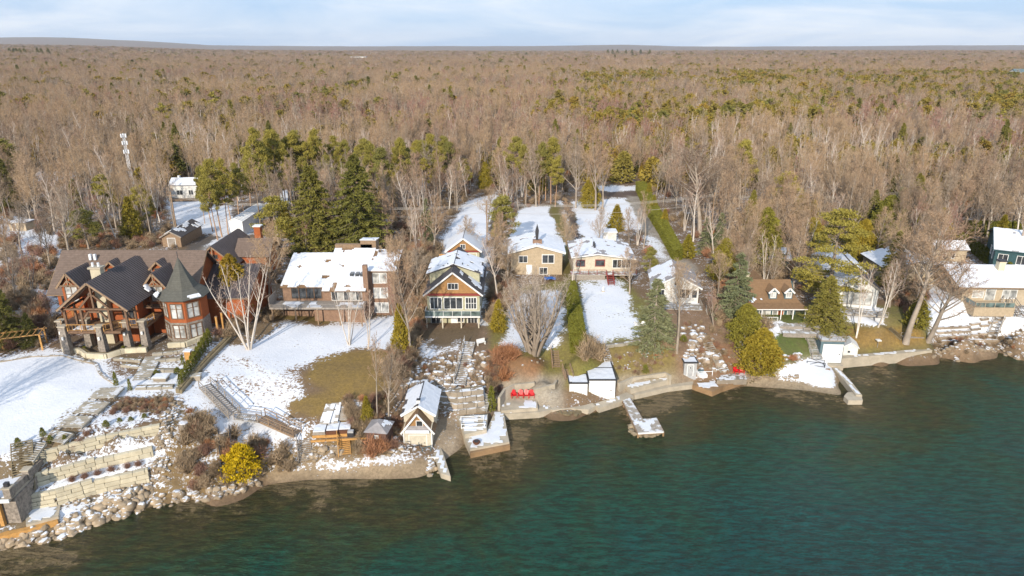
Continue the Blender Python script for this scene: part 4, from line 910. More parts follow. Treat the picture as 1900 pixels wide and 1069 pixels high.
# ================================================================== buildings
class B:
    """a building: local x along its lake front, y inland, z up, origin at the front left foot"""
    def __init__(s, name, loc, rz, label, cat, group=None): s.o = empty(name, loc, math.radians(rz), label, cat, group); s.snow = []
    def box(s, name, x0, x1, y0, y1, z0, z1, mat, parent=None): return MB().box(x0, x1, y0, y1, z0, z1).build(name, mat, parent or s.o)
    def prism(s, name, base, vec, mat, parent=None): return MB().prism(base, vec).build(name, mat, parent or s.o)
    def bars(s, name, lst, w, mat, parent=None):
        m = MB()
        for a, b in lst: m.bar(a, b, w)
        return m.build(name, mat, parent or s.o)
    def gable_wall(s, x0, x1, y0, y1, z0, ze, zr, mat, along='y', name='wall'):
        """solid body whose gable ends face along `along`"""
        if along == 'y':
            xm = (x0 + x1) / 2; return s.prism(name, [(x0,y0,z0),(x1,y0,z0),(x1,y0,ze),(xm,y0,zr),(x0,y0,ze)], (0, y1 - y0, 0), mat)
        ym = (y0 + y1) / 2; return s.prism(name, [(x0,y0,z0),(x0,y1,z0),(x0,y1,ze),(x0,ym,zr),(x0,y0,ze)], (x1 - x0, 0, 0), mat)
    def slab(s, name, q, th, mat, parent=None):
        """roof slope: quad q (eave l, eave r, ridge r, ridge l) with thickness"""
        q = [Vector(p) for p in q]; n = (q[1] - q[0]).cross(q[3] - q[0]).normalized()
        if n.z < 0: n = -n
        return s.prism(name, q, n * th, mat, parent)
    def snow_on(s, q, th=.10, cover=.75, cell=.35, seed=0, off=.14, name='roof_snow', parent=None, edge=.5, mat='snow'):
        """a ragged sheet of snow lying on a slope"""
        q = [Vector(p) for p in q]; n = (q[1] - q[0]).cross(q[3] - q[0]).normalized()
        if n.z < 0: n = -n
        nx = max(2, int((q[1] - q[0]).length / cell)); ny = max(2, int((q[3] - q[0]).length / cell)); keep = {}
        for i in range(nx + 1):
            for j in range(ny + 1):
                a = i / nx; b_ = j / ny; e = min(a * nx, (1 - a) * nx, b_ * ny, (1 - b_) * ny)
                k = float(fbm(i * cell / 1.3 + seed * 7.1, j * cell / 1.3, 70 + seed, 3))
                keep[i, j] = k < cover + (0 if e > 1 else -edge * .25)
        m = MB(); idx = {}
        def vert(i, j, up):
            if (i, j, up) not in idx:
                a = i / nx; b_ = j / ny; p = (q[0] * (1 - a) + q[1] * a) * (1 - b_) + (q[3] * (1 - a) + q[2] * a) * b_
                jx = (float(vnoise(i * 1.7 + seed, j * 2.3, 5)) - .5) * cell * .6
                on_e = i in (0, nx) or j in (0, ny)
                p = p + (q[1] - q[0]).normalized() * (0 if on_e else jx) + n * (off + (th * (.6 + .8 * float(vnoise(i * .7, j * .7, seed + 8))) if up else 0)); idx[i, j, up] = len(m.v); m.v.append(tuple(p))
            return idx[i, j, up]
        cells = {(i, j) for i in range(nx) for j in range(ny) if sum((keep[i,j], keep[i+1,j], keep[i+1,j+1], keep[i,j+1])) >= 3}
        if not cells: return
        for i, j in cells:
            m.f.append((vert(i,j,1), vert(i+1,j,1), vert(i+1,j+1,1), vert(i,j+1,1)))
            for (di, dj, a, b_) in ((0,-1,(0,0),(1,0)),(1,0,(1,0),(1,1)),(0,1,(1,1),(0,1)),(-1,0,(0,1),(0,0))):
                if (i + di, j + dj) not in cells: m.f.append((vert(i+a[0],j+a[1],0), vert(i+b_[0],j+b_[1],0), vert(i+b_[0],j+b_[1],1), vert(i+a[0],j+a[1],1)))
        return m.build(name, mat, parent or s.o)
    def gable_roof(s, x0, x1, y0, y1, ze, zr, mat, along='y', over=.45, th=.14, trim=None, snow=(0, 0), seed=1, ribs=0, name='roof'):
        sl = None
        if along == 'y':
            xm = (x0 + x1) / 2; k = (zr - ze) / (xm - x0); a, b_ = y0 - over, y1 + over
            qs = [[(x0-over, a, ze-over*k), (x0-over, b_, ze-over*k), (xm, b_, zr), (xm, a, zr)], [(x1+over, a, ze-over*k), (x1+over, b_, ze-over*k), (xm, b_, zr), (xm, a, zr)]]
        else:
            ym = (y0 + y1) / 2; k = (zr - ze) / (ym - y0); a, b_ = x0 - over, x1 + over
            qs = [[(a, y0-over, ze-over*k), (b_, y0-over, ze-over*k), (b_, ym, zr), (a, ym, zr)], [(a, y1+over, ze-over*k), (b_, y1+over, ze-over*k), (b_, ym, zr), (a, ym, zr)]]
        m = MB()
        for q in qs:
            q = [Vector(p) for p in q]; n = (q[1]-q[0]).cross(q[3]-q[0]).normalized(); n = n if n.z > 0 else -n; m.prism(q, n * th)
        r = m.build(name, mat, s.o)
        if ribs:
            m = MB()
            for q in qs:
                q = [Vector(p) for p in q]; n = (q[1]-q[0]).cross(q[3]-q[0]).normalized(); n = n if n.z > 0 else -n; L = (q[1]-q[0]).length; c = int(L / ribs)
                for i in range(c + 1):
                    t = i / c; m.bar(q[0].lerp(q[1], t) + n * (th + .02), q[3].lerp(q[2], t) + n * (th + .03), .09)
            m.build('roof_rib', mat, s.o)
        if trim:
            m = MB()
            for q in qs:
                q = [Vector(p) for p in q]
                if along == 'y': m.bar(q[0] + Vector((0,-.03,.02)), q[3] + Vector((0,-.03,.02)), .10, .26)
                else: m.bar(q[0] + Vector((0,0,.02)), q[1] + Vector((0,0,.02)), .08, .2); m.bar(q[0] + Vector((-.03,0,.02)), q[3] + Vector((-.03,0,.02)), .08, .22); m.bar(q[1] + Vector((.03,0,.02)), q[2] + Vector((.03,0,.02)), .08, .22)
            m.build('barge_board', trim, s.o)
        for i in (0, 1):
            if snow[i]: s.snow_on(qs[i], cover=snow[i], seed=seed + i * 3, off=th + .01)
        return qs
    def window(s, x, z, w, h, face='front', at=0.0, trim='white_trim', glass='dark_glass', nx=2, nz=1, fw=.09, name='window'):
        """framed window with mullions, sash proud of the wall; x is the centre along the wall, z the sill height"""
        m = MB(); g = MB()
        def bx(mm, a0, a1, d0, d1, z0, z1):
            if face == 'front': mm.box(a0, a1, at - d1, at - d0, z0, z1)
            elif face == 'back': mm.box(a0, a1, at + d0, at + d1, z0, z1)
            elif face == 'left': mm.box(at - d1, at - d0, a0, a1, z0, z1)
            else: mm.box(at + d0, at + d1, a0, a1, z0, z1)
        x0, x1 = x - w / 2, x + w / 2
        bx(m, x0 - fw, x0, .003, .09, z - fw, z + h + fw); bx(m, x1, x1 + fw, .003, .09, z - fw, z + h + fw)
        bx(m, x0, x1, .003, .09, z - fw, z); bx(m, x0, x1, .003, .09, z + h, z + h + fw)
        for i in range(1, nx): c = x0 + w * i / nx; bx(m, c - fw * .35, c + fw * .35, .034, .075, z, z + h)
        for i in range(1, nz): c = z + h * i / nz; bx(m, x0, x1, .036, .073, c - fw * .3, c + fw * .3)
        bx(g, x0, x1, .004, .03, z, z + h)
        f = m.build(name, trim, s.o); g.build('pane', glass, f); return f
    def door(s, x, z, w, h, mat, at=0.0, trim='white_trim', face='front', name='door'):
        m = MB(); f = MB(); hd = MB()
        def bx(mm, a0, a1, d0, d1, z0, z1):
            if face == 'front': mm.box(a0, a1, at - d1, at - d0, z0, z1)
            elif face == 'left': mm.box(at - d1, at - d0, a0, a1, z0, z1)
            else: mm.box(at + d0, at + d1, a0, a1, z0, z1)
        bx(m, x - w/2, x + w/2, .004, .05, z, z + h); d = m.build(name, mat, s.o)
        bx(f, x - w/2 - .1, x - w/2, .003, .08, z, z + h + .1); bx(f, x + w/2, x + w/2 + .1, .003, .08, z, z + h + .1); bx(f, x - w/2, x + w/2, .003, .08, z + h, z + h + .1); f.build('door_frame', trim, d)
        bx(hd, x + w * .35, x + w * .42, .05, .12, z + h * .46, z + h * .5); hd.build('handle', 'dark_metal', d); return d
    def rail(s, pts, h=1.0, mat='grey_timber', step=1.5, glass=None, name='railing', w=.07, balus=0):
        m = MB(); g = MB()
        for a, b_ in zip(pts[:-1], pts[1:]):
            a = Vector(a); b_ = Vector(b_); L = (b_ - a).length; n = max(1, int(L / step)); up = Vector((0, 0, h))
            m.bar(a + up, b_ + up, w)
            if not glass: m.bar(a + up * .2, b_ + up * .2, w * .6)
            if not glass and not balus: m.bar(a + up * .6, b_ + up * .6, w * .6)
            for i in range(n + 1): p = a.lerp(b_, i / n); m.bar(p, p + up, w * 1.2)
            if balus:
                k = int(L / balus)
                for i in range(k): p = a.lerp(b_, (i + .5) / k); m.bar(p + up * .2, p + up, w * .4)
            if glass: g.bar(a + up * .52, b_ + up * .52, .02, h * .86)
        r = m.build(name, mat, s.o)
        if glass: g.build('glass_panel', glass, r)
        return r
    def stair(s, a, b_, w, n, mat='grey_timber', rails=True, name='tread', rail_mat=None, snow=False):
        """straight flight from low a to high b_: every tread a part"""
        a = Vector(a); b_ = Vector(b_); d = b_ - a; f = Vector((d.x, d.y, 0)).normalized(); sd = Vector((f.y, -f.x, 0)); run = Vector((d.x, d.y, 0)).length / n
        me = None
        for i in range(n):
            p = a + d * ((i + .5) / n)
            if me is None:
                m = MB(); q = [sd * (-w/2) - f * run * .38, sd * (w/2) - f * run * .38, sd * (w/2) + f * run * .38, sd * (-w/2) + f * run * .38]
                m.prism([x for x in q], (0, 0, .07)); o = m.build(name, mat, s.o); me = o.data
            else: o = link(bpy.data.objects.new(name, me), s.o)
            o.location = p
        st = MB()
        for k in (-1, 1): st.bar(a + sd * k * (w/2 + .03) - Vector((0,0,.08)), b_ + sd * k * (w/2 + .03) - Vector((0,0,.08)), .07, .24)
        st.build('stringer', mat, s.o)
        if rails:
            r = MB()
            for k in ((-1, 1) if rails is True else (rails,)):
                e = sd * k * (w/2 + .03); r.bar(a + e + Vector((0,0,.95)), b_ + e + Vector((0,0,.95)), .08); r.bar(a + e + Vector((0,0,.5)), b_ + e + Vector((0,0,.5)), .05)
                c = max(2, int(d.length / 1.6))
                for i in range(c + 1): p = a + d * i / c + e; r.bar(p - Vector((0,0,.2)), p + Vector((0,0,.97)), .09)
            r.build('handrail', rail_mat or mat, s.o)

# ---------------------------------------------------------------- the timber mansion
q = P(120, 600, 8); 
M = B('timber_mansion', (-68.6, 96.2, 7.9), 0, 'large orange timber mansion with brown roofs, turret and stone-pillared deck at left', 'house')
# main body: 21.5 wide, 10 deep, eaves 6.6, ridge 10.9 above ground
W, D, ZE, ZR = 21.0, 10.0, 6.2, 10.9
M.gable_wall(0.5, W, 0, D, -.5, ZE, ZR - .2, 'orange_siding', 'x')
M.gable_roof(0, W, 0, D, ZE, ZR, 'shingle_roof', 'x', .6, .16, 'cut_timber')
# two tall wall dormers at the front and two small ones above
def big_dormer(x, y0=-1.6, w=3.4, zb=4.2, ze=7.6, zr=9.5):
    M.gable_wall(x - w/2 + .35, x + w/2 - .35, y0, 5.0, zb - 4.5, ze, zr - .25, 'orange_siding', name='dormer_wall')
    M.gable_roof(x - w/2 + .2, x + w/2 - .2, y0 - .3, 4.6, ze, zr, 'metal_roof', 'y', .3, .12, 'cut_timber', ribs=.5, name='dormer_roof')
    M.bars('gable_truss', [((x - w*.42, y0 - .5, ze + .05), (x + w*.42, y0 - .5, ze + .05)), ((x, y0 - .5, ze), (x, y0 - .5, zr - .2)), ((x - .7, y0 - .5, ze + .1), (x - .1, y0 - .5, ze + .8)), ((x + .7, y0 - .5, ze + .1), (x + .1, y0 - .5, ze + .8))], .16, 'cut_timber')
    M.window(x, ze - 2.5, 1.7, 2.2, at=y0, trim='timber', glass='pale_glass', nx=2, nz=2, fw=.14)
big_dormer(3.9); big_dormer(16.4)
def small_dormer(x):
    M.gable_wall(x - .95, x + .95, 2.0, 4.6, 7.5, 9.2, 10.0, 'orange_siding', name='dormer_wall')
    M.gable_roof(x - .95, x + .95, 1.9, 4.7, 9.2, 10.1, 'metal_roof', 'y', .35, .1, 'cut_timber', ribs=.5, name='dormer_roof')
    M.window(x, 8.45, 1.1, .55, at=2.0, trim='timber', nx=1, fw=.1)
small_dormer(8.2); small_dormer(15.3)
# great timber porch: ridge runs inland over the deck
px0, px1, py0, py1 = 7.0, 15.6, -8.7, 3.2
def porch(y): return [(px0 - .6, y, 6.6), (px1 + .6, y, 6.6)]
M.gable_roof(px0, px1, py0, py1, 6.9, 10.4, 'metal_roof', 'y', .55, .16, 'cut_timber', ribs=.5, name='porch_roof')
M.gable_wall(px0 + .8, px1 - .8, -4.6, 0.2, -.4, 6.6, 9.6, 'orange_siding', name='great_room_wall')
xm = (px0 + px1) / 2
M.bars('porch_truss', [((px0 - .2, py0, 6.55), (px1 + .2, py0, 6.55)), ((xm, py0, 6.6), (xm, py0, 10.1)), ((px0 + .4, py0, 6.8), (xm, py0, 10.2)), ((px1 - .4, py0, 6.8), (xm, py0, 10.2)),
   ((xm - 2.1, py0, 6.6), (xm - .2, py0, 8.6)), ((xm + 2.1, py0, 6.6), (xm + .2, py0, 8.6)), ((xm - 1.6, py0 - .1, 5.2), (xm - .8, py0 - .1, 6.2)), ((xm + 1.6, py0 - .1, 5.2), (xm + .8, py0 - .1, 6.2)), ((xm - .8, py0 - .1, 6.2), (xm + .8, py0 - .1, 6.2)),
   ((px0, py0 - .4, 6.4), (px0, -4, 6.4)), ((px1, py0 - .4, 6.4), (px1, -4, 6.4))], .24, 'timber')
for x in (px0 + .1, xm - 1.9, xm + 1.9, px1 - .1): M.bars('post', [((x, py0, 3.4), (x, py0, 6.6))], .28, 'timber')
for x in (px0 + .1, px1 - .1):
    for y in (-6.5,): M.bars('post', [((x, y, 3.4), (x, y, 6.6))], .26, 'timber')
for x, w in ((xm - 1.6, 1.5), (xm + 2.2, 1.7)): M.window(x, 3.7, w, 2.2, at=-4.6, trim='timber', glass='dark_glass', nx=2, nz=2, fw=.13)
M.window(xm, 6.7, 1.6, 1.4, at=-4.6, trim='timber', glass='pale_glass', nx=2, fw=.13)
ch = M.box('chimney', xm - 1.55, xm - .15, -5.5, -4.62, -.3, 11.3, 'pale_stone'); M.box('chimney_cap', xm - 1.75, xm + .05, -5.7, -4.4, 11.3, 11.55, 'concrete', ch)
for k in (-.45, .35): MB().prism([(xm - .85 + k + .17*math.cos(t*1.047), -5.05 + .17*math.sin(t*1.047), 11.55) for t in range(6)], (0,0,.55)).build('flue', 'white_metal', ch)
for k in (0, 1): M.box('roof_vent', 4.2 + k * .7, 4.55 + k * .7, 3.4, 3.75, 9.9, 10.8, 'white_metal')
# deck on stone pillars
M.box('deck', 4.4, 17.0, -6.9, 0, 3.0, 3.35, 'timber'); M.box('deck_front', 6.2, 14.4, -8.9, -6.92, 3.0, 3.35, 'timber')
for x, y in ((5.0,-6.9),(6.6,-8.9),(8.2,-6.4),(11.6,-8.9),(14.2,-7.2),(16.5,-6.9)):
    p = MB(); n0 = [(x-.52,y-.52,-1),(x+.52,y-.52,-1),(x+.52,y+.52,-1),(x-.52,y+.52,-1)]; n1 = [(x-.36,y-.36,4.1),(x+.36,y-.36,4.1),(x+.36,y+.36,4.1),(x-.36,y+.36,4.1)]
    p.v = n0 + n1; p.f = [(0,3,2,1),(4,5,6,7),(0,1,5,4),(1,2,6,5),(2,3,7,6),(3,0,4,7)]; o = p.build('stone_pillar', 'stone_pillar', M.o)
    M.box('pillar_cap', x-.55, x+.55, y-.55, y+.55, 4.1, 4.26, 'concrete', o); M.box('wall_lamp', x-.12, x+.12, y-.72, y-.58, 2.3, 2.75, 'white_trim', o)
for a_, b_ in (((7.2,-9.0,3.36),(11.0,-9.0,3.36)),((12.2,-9.0,3.36),(13.9,-7.6,3.36)),((14.8,-7.0,3.36),(16.0,-7.0,3.36)),((5.2,-7.2,3.36),(6.2,-8.6,3.36)),((4.5,-6.6,3.36),(4.5,0,3.36)),((16.9,-6.4,3.36),(16.9,-4.4,3.36))): M.rail([a_, b_], 1.0, 'golden_timber', 1.4, balus=.45)
M.box('lower_wall', 4.6, 16.5, -1.2, -.02, -.4, 2.98, 'stone_pillar')
for x in (6.5, 10, 13.5): M.window(x, .3, 1.8, 2.0, at=-1.2, trim='timber', nx=2, nz=1, fw=.12)
M.window(1.6, 3.6, .9, 1.9, at=0, trim='timber', nx=1); M.window(18.6, 3.6, 2.2, 2.0, at=-.01, trim='timber', nx=3, nz=2, glass='pale_glass')
M.box('balcony', 14.8, 18.6, -3.0, -1.61, 4.5, 4.7, 'timber'); M.rail([(14.9,-2.9,4.7),(18.5,-2.9,4.7)], .9, 'timber', 1.2, balus=.4)
M.snow_on([(px1 + .3, -5.2, 6.9),(px1 + .3, .5, 6.9),(px1 - .9, .5, 7.9),(px1 - .9, -5.2, 7.9)], cover=.55, off=.2, th=.25, seed=2)
M.snow_on([(7.6,-8.6,3.36),(10.5,-8.6,3.36),(10.5,-6.4,3.36),(7.6,-6.4,3.36)], cover=.55, off=.01, seed=4, name='deck_snow'); M.snow_on([(13.6,-6.6,3.36),(16.6,-6.6,3.36),(16.6,-3.6,3.36),(13.6,-3.6,3.36)], cover=.62, off=.01, seed=5, name='deck_snow')
# turret: octagonal, stone foot, orange storey, bell-cast pointed roof
tx, ty, tr = 20.6, -2.2, 3.0
def ring(r, z, n=8): return [Vector((tx + r * math.cos((k + .5) * 2 * math.pi / n), ty + r * math.sin((k + .5) * 2 * math.pi / n), z)) for k in range(n)]
def loft(name, rings, mat):
    m = MB(); n = 8
    for r in rings: m.v += [tuple(p) for p in r]
    for a in range(len(rings) - 1):
        for k in range(n): j = (k + 1) % n; m.f.append((a*n+k, a*n+j, (a+1)*n+j, (a+1)*n+k))
    m.f.append(tuple(range(n))[::-1]); m.f.append(tuple(range((len(rings)-1)*n, len(rings)*n))); return m.build(name, mat, M.o)
loft('turret_base', [ring(tr + .12, -.6), ring(tr + .05, 3.0)], 'stone_pillar'); loft('turret_wall', [ring(tr, 3.0), ring(tr, 6.7)], 'orange_siding')
loft('turret_roof', [ring(tr + .75, 6.45), ring(tr + .85, 6.6), ring(tr * .72, 7.7), ring(tr * .32, 9.9), ring(.04, 12.0)], 'turret_shingle')
M.bars('finial', [((tx, ty, 11.8), (tx, ty, 12.9))], .07, 'dark_metal')
for k in range(4, 8):
    a = (k + 0.0) * math.pi / 4; ap = tr * math.cos(math.pi / 8)
    for z0, hh, nm in ((3.7, 2.1, 'turret_window'), (.7, 1.9, 'turret_window')):
        e = empty('window_mount', (0,0,0)); bpy.data.objects.remove(e)
        m = MB(); g = MB(); ww = .78; F = .13; off = ap + (.0 if z0 > 2 else .1)
        def tb(mm, x0, x1, d0, d1, za, zb): mm.box(x0, x1, -off - d1, -off - d0, za, zb)
        tb(m, -ww - F, -ww, .003, .1, z0 - F, z0 + hh + F); tb(m, ww, ww + F, .003, .1, z0 - F, z0 + hh + F); tb(m, -ww, ww, .003, .1, z0 - F, z0); tb(m, -ww, ww, .003, .1, z0 + hh, z0 + hh + F); tb(m, -.07, .07, .03, .09, z0, z0 + hh); tb(m, -ww, ww, .04, .08, z0 + hh * .66, z0 + hh * .66 + .07)
        tb(g, -ww, ww, .004, .03, z0, z0 + hh); wv = a + math.pi / 2
        for mm in (m, g): mm.v = [(tx + x * math.cos(wv) - y * math.sin(wv), ty + x * math.sin(wv) + y * math.cos(wv), z) for x, y, z in mm.v]
        f = m.build(nm, 'timber', M.o); g.build('pane', 'pale_glass' if k != 4 else 'dark_glass', f)
M.snow_on([(tx - 3.6, ty - 1.4, 6.75), (tx - 2.4, ty - 2.9, 6.75), (tx - 1.9, ty - 1.7, 7.7), (tx - 2.4, ty - .9, 7.7)], cover=.6, cell=.25, off=.08, seed=9, th=.18)
M.snow_on([(tx + 1.4, ty - 3.5, 6.62), (tx + 3.5, ty - 1.5, 6.62), (tx + 3.0, ty - 1.2, 6.95), (tx + 1.2, ty - 3.0, 6.95)], cover=.6, cell=.25, off=.05, seed=10, th=.15)
# rear right wing, dark metal roofs stepping back
M.gable_wall(21.2, 27.5, 2.0, 14, -.3, 4.6, 7.6, 'orange_siding', 'x', name='wing_wall'); M.gable_roof(21.0, 28.0, 2.0, 14, 4.6, 7.8, 'metal_roof', 'x', .5, .14, 'cut_timber', ribs=.5, name='wing_roof')
M.snow_on([(26.2,1.5,4.6),(28.4,1.5,4.6),(28.4,2.6,5.2),(26.2,2.6,5.2)], cover=.5, off=.2, seed=12)
q = P(395, 500, 8)
MG = B('mansion_garage', (q.x - .8, 121.0, 7.6), 0, 'brown metal-roofed garage with orange gable behind the mansion', 'garage')
MG.gable_wall(0, 7, 0, 12, -.5, 3.4, 6.2, 'orange_siding'); MG.gable_roof(0, 7, 0, 12, 3.4, 6.4, 'metal_roof', 'y', .7, .14, 'cut_timber', ribs=.5); MG.bars('gable_truss', [((.2,-.5,3.6),(6.8,-.5,3.6)),((3.5,-.5,3.6),(3.5,-.5,6.1))], .2, 'cut_timber'); MG.window(3.5, 4.0, 1.4, .7, trim='timber')
MG.gable_wall(7.0, 12, 3, 9, -.5, 3.8, 6.0, 'orange_siding', 'x', name='side_wall'); MG.gable_roof(6.4, 12.4, 3, 9, 3.8, 6.2, 'shingle_roof', 'x', .4, name='side_roof')
cb = MG.box('chimney', 9.0, 10.2, 6.5, 7.7, 4.5, 8.4, 'orange_siding'); MG.box('chimney_cap', 8.85, 10.35, 6.35, 7.85, 8.4, 8.6, 'white_trim', cb)
q = P(440, 440, 7)
q = G(427, 437); WB = B('white_metal_barn', (q.x, q.y, q.z), 1, 'long narrow white metal shed with pale ribbed roof beside the snowy drive', 'shed')
WB.gable_wall(0, 3.2, 0, 17, -.5, 3.3, 3.9, 'white_metal'); WB.gable_roof(0, 3.2, 0, 17, 3.3, 3.95, 'white_metal', 'y', .12, .08, ribs=1.0); WB.snow_on([(-.1,0,3.3),(-.1,17,3.3),(1.6,17,3.95),(1.6,0,3.95)], cover=.62, off=.1, seed=14, th=.05); WB.door(1.6, 0, 2.2, 2.6, 'white_board')
q = G(303, 458)
SH = B('long_timber_shed', (q.x, q.y, q.z), 1, 'long brown timber shed with a patchy snow roof behind the mansion', 'shed')
SH.gable_wall(0, 4, 0, 11, -.3, 2.3, 3.3, 'cut_timber'); qs = SH.gable_roof(0, 4, 0, 11, 2.3, 3.4, 'dark_shingle', 'y', .35, trim='grey_timber'); SH.snow_on(qs[0], cover=.52, seed=15); SH.snow_on(qs[1], cover=.5, seed=16); SH.door(2, 0, 1.6, 1.9, 'grey_timber')

# ---------------------------------------------------------------- brick house with broad snowy roofs
K = B('brick_house', (-37.6, 105.6, 5.9), 0, 'brown brick house with broad snow-covered roofs and a long front deck', 'house')
K.prism('wall', [(0,0,-.5),(0,9,-.5),(0,9,8.4),(0,8,8.6),(0,0,5.6)], (6.7,0,0), 'brick', K.o)
K.prism('wall', [(6.8,-.6,-.5),(6.8,10,-.5),(6.8,10,9.0),(6.8,9,9.2),(6.8,-.6,5.3)], (7.0,0,0), 'brick', K.o)
K.prism('wall', [(13.9,1.2,-.5),(13.9,9,-.5),(13.9,9,8.8),(13.9,8.6,9.0),(13.9,1.2,8.0)], (4.3,0,0), 'brick', K.o)
for (x0, x1, y0, y1, za, zb, sd) in ((-.2,6.72,-.4,8.2,5.45,8.75,1),(6.75,13.85,-1.2,9.2,5.05,9.3,2),(13.88,18.6,.6,8.9,7.85,9.1,3)):
    qd = [(x0,y0,za),(x1,y0,za),(x1,y1,zb),(x0,y1,zb)]; K.slab('roof', qd, .16, 'brown_shingle'); K.snow_on(qd, cover=.76, seed=20 + sd, off=.17, th=.12, cell=.3)
K.box('chimney', 6.5, 13.0, 10.1, 10.9, 5, 9.9, 'cut_timber'); lb = K.prism('rooftop_room', [(11,10.1,8),(11,13,8),(11,13,10.2),(11,10.1,10.6)], (2.7,0,0), 'cut_timber'); K.snow_on([(10.9,10,10.65),(13.8,10,10.65),(13.8,13.1,10.25),(10.9,13.1,10.25)], cover=.9, off=.02, th=.1, seed=31)
for x in (14.6, 16.0, 17.3): K.box('roof_vent', x, x + .45, 7.6, 8.0, 8.8, 9.6, 'dark_metal')
for x in (11.0, 11.9, 12.7): K.box('skylight', x - .3, x + .3, 2.0, 3.6, 6.4, 7.15, 'dark_glass')
for i in range(4): K.window(2.0 + i * 1.25, 3.55, 1.12, 1.75, at=0, trim='timber', glass='dark_glass', nx=1, fw=.07)
for i in range(5): K.window(8.6 + i * 1.0, 3.45, .9, 1.75, at=-.6, trim='white_trim', glass='pale_glass' if i % 2 else 'dark_glass', nx=1, fw=.06)
for z in (0.6, 3.2, 5.8):
    for x in (15.2, 16.4): K.window(x, z, 1.05, 1.7, at=1.2, trim='white_trim', glass='pale_glass', nx=1, fw=.07)
K.box('deck', -1.0, 13.8, -4.0, -.62, 3.1, 3.35, 'grey_timber'); K.snow_on([(-.8,-3.9,3.35),(13.6,-3.9,3.35),(13.6,-1.2,3.35),(-.8,-1.2,3.35)], cover=.55, off=.01, th=.05, seed=33, name='deck_snow')
for x in (-.7, 3.0, 6.5, 10, 13.5): K.bars('deck_post', [((x,-3.8,-.6),(x,-3.8,3.1))], .18, 'cut_timber')
K.rail([(-.9,-3.95,3.35),(13.7,-3.95,3.35)], .5, 'grey_timber', 2.0); K.box('screen_wall', -1.1, -1.0, -3.9, -.4, 3.1, 5.0, 'grey_timber')
K.box('under_deck_wall', 5.5, 13.7, -2.2, -1.2, -.5, 3.08, 'brick')
K.bars('chimney_stack', [((13.85,-.4,0),(13.85,-.4,9.4))], .75, 'brick')
def canoe(name, loc, rz, L, mat, label):
    m = MB(); n = 9; W = .42
    for i in range(n + 1):
        t = i / n * 2 - 1; w = W * (1 - abs(t)**2.2) + .02; z = .12 * t * t
        for k in range(5): a = math.pi * k / 4; m.v.append((t * L / 2, w * math.cos(a), z + .38 * math.sin(a)))
    for i in range(n):
        for k in range(4): m.f.append((i*5+k, i*5+k+1, (i+1)*5+k+1, (i+1)*5+k))
        m.f.append((i*5, (i+1)*5, (i+1)*5+4, i*5+4))
    o = m.build(name, mat, None, True); o.location = loc; o.rotation_euler = (0, 0, rz); tag(o, label, 'canoe'); return o
q = G(560, 577); canoe('canoe', (q.x, q.y, q.z + .35), -.22, 5.6, 'red_paint', 'red canoe lying upside down below the brick house deck')
q = G(554, 570); canoe('canoe', (q.x + .5, q.y + .3, q.z + .55), -.16, 4.2, 'green_paint', 'dark green canoe just behind the red one below the deck')
for (u, v) in ((535, 582),(560, 586)): pass

# ---------------------------------------------------------------- tall green gabled house and its garage
A = B('gabled_house', (-13.7, 103.6, 5.7), 0, 'tall pale green house with cedar-shingled gable and glass balcony', 'house')
A.o.scale = (.93, .93, .93); W = 9.1; A.gable_wall(0, W, 0, 15, -.6, 5.9, 9.3, 'green_siding')
A.prism('gable_shingles', [(-.1,-.12,5.75),(W+.1,-.12,5.75),(W/2,-.12,9.35)], (0,.11,0), 'cedar_shingle'); A.box('gable_band', -.3, W + .3, -.3, -.13, 5.35, 5.74, 'red_trim')
qs = A.gable_roof(0, W, 0, 15, 5.9, 9.6, 'dark_shingle', 'y', .6, .16, 'white_trim'); A.snow_on([(W+.2,1.0,5.9),(W+.2,14,5.9),(W/2+1.1,14,8.7),(W/2+.9,.2,8.8)], cover=.62, off=.18, th=.06, seed=41)
# shed dormers left and right, making the cross roof
for s_ in (-1, 1):
    xe = W/2 + s_ * 4.9; xr = W/2
    A.prism('dormer_wall', [(W/2,3.6,5.9),(W/2+s_*4.4,3.6,5.9),(W/2+s_*4.4,3.6,8.2),(W/2,3.6,9.6)], (0,8,0), 'green_siding')
    qd = [(xe,3.1,8.1),(xe,12,8.1),(xr,12,9.85),(xr,3.1,9.85)]; A.slab('dormer_roof', qd, .15, 'dark_shingle'); A.snow_on(qd, cover=.72, off=.16, th=.09, seed=43 + s_)
for x, y in ((W/2 - 1.2, 4.2), (W/2 + 1.4, 4.4), (W/2 + 4.2, 3.8)): A.bars('roof_vent', [((x,y,8.4),(x,y,9.9 if abs(x-W/2)<3 else 8.8))], .16, 'dark_metal')
A.window(W/2, 6.55, 1.7, 1.0, at=-.12, nx=3, trim='white_trim', glass='dark_glass')
for x, w, nx in ((1.5,1.9,3),(4.5,3.1,3),(7.6,1.8,4)): A.window(x, 2.9, w, 2.0, nx=nx, nz=2 if nx == 4 else 1, trim='white_trim', glass='dark_glass', fw=.12)
A.box('balcony', -.2, W + .2, -2.6, -.02, 2.2, 2.42, 'white_trim'); A.rail([(-.15,-.1,2.42),(-.15,-2.55,2.42),(W+.15,-2.55,2.42),(W+.15,-.1,2.42)], 1.0, 'white_trim', 1.5, glass='rail_glass', w=.05)
for x in (0.1, 2.8, 6.0, W - .1): A.bars('post', [((x,-2.4,-.5),(x,-2.4,2.2))], .2, 'cream_siding')
A.door(4.6, -.1, 1.0, 2.05, 'white_board'); A.window(5.7, .4, 1.0, 1.4, nx=1); A.window(7.8, .2, 1.6, 1.6, nx=3); A.window(1.4, .2, 1.6, 1.7, nx=2)
A.window(3, 3, 1.2, 1.5, face='right', at=W, nx=2); A.window(8, 3, 1.2, 1.5, face='right', at=W, nx=2)
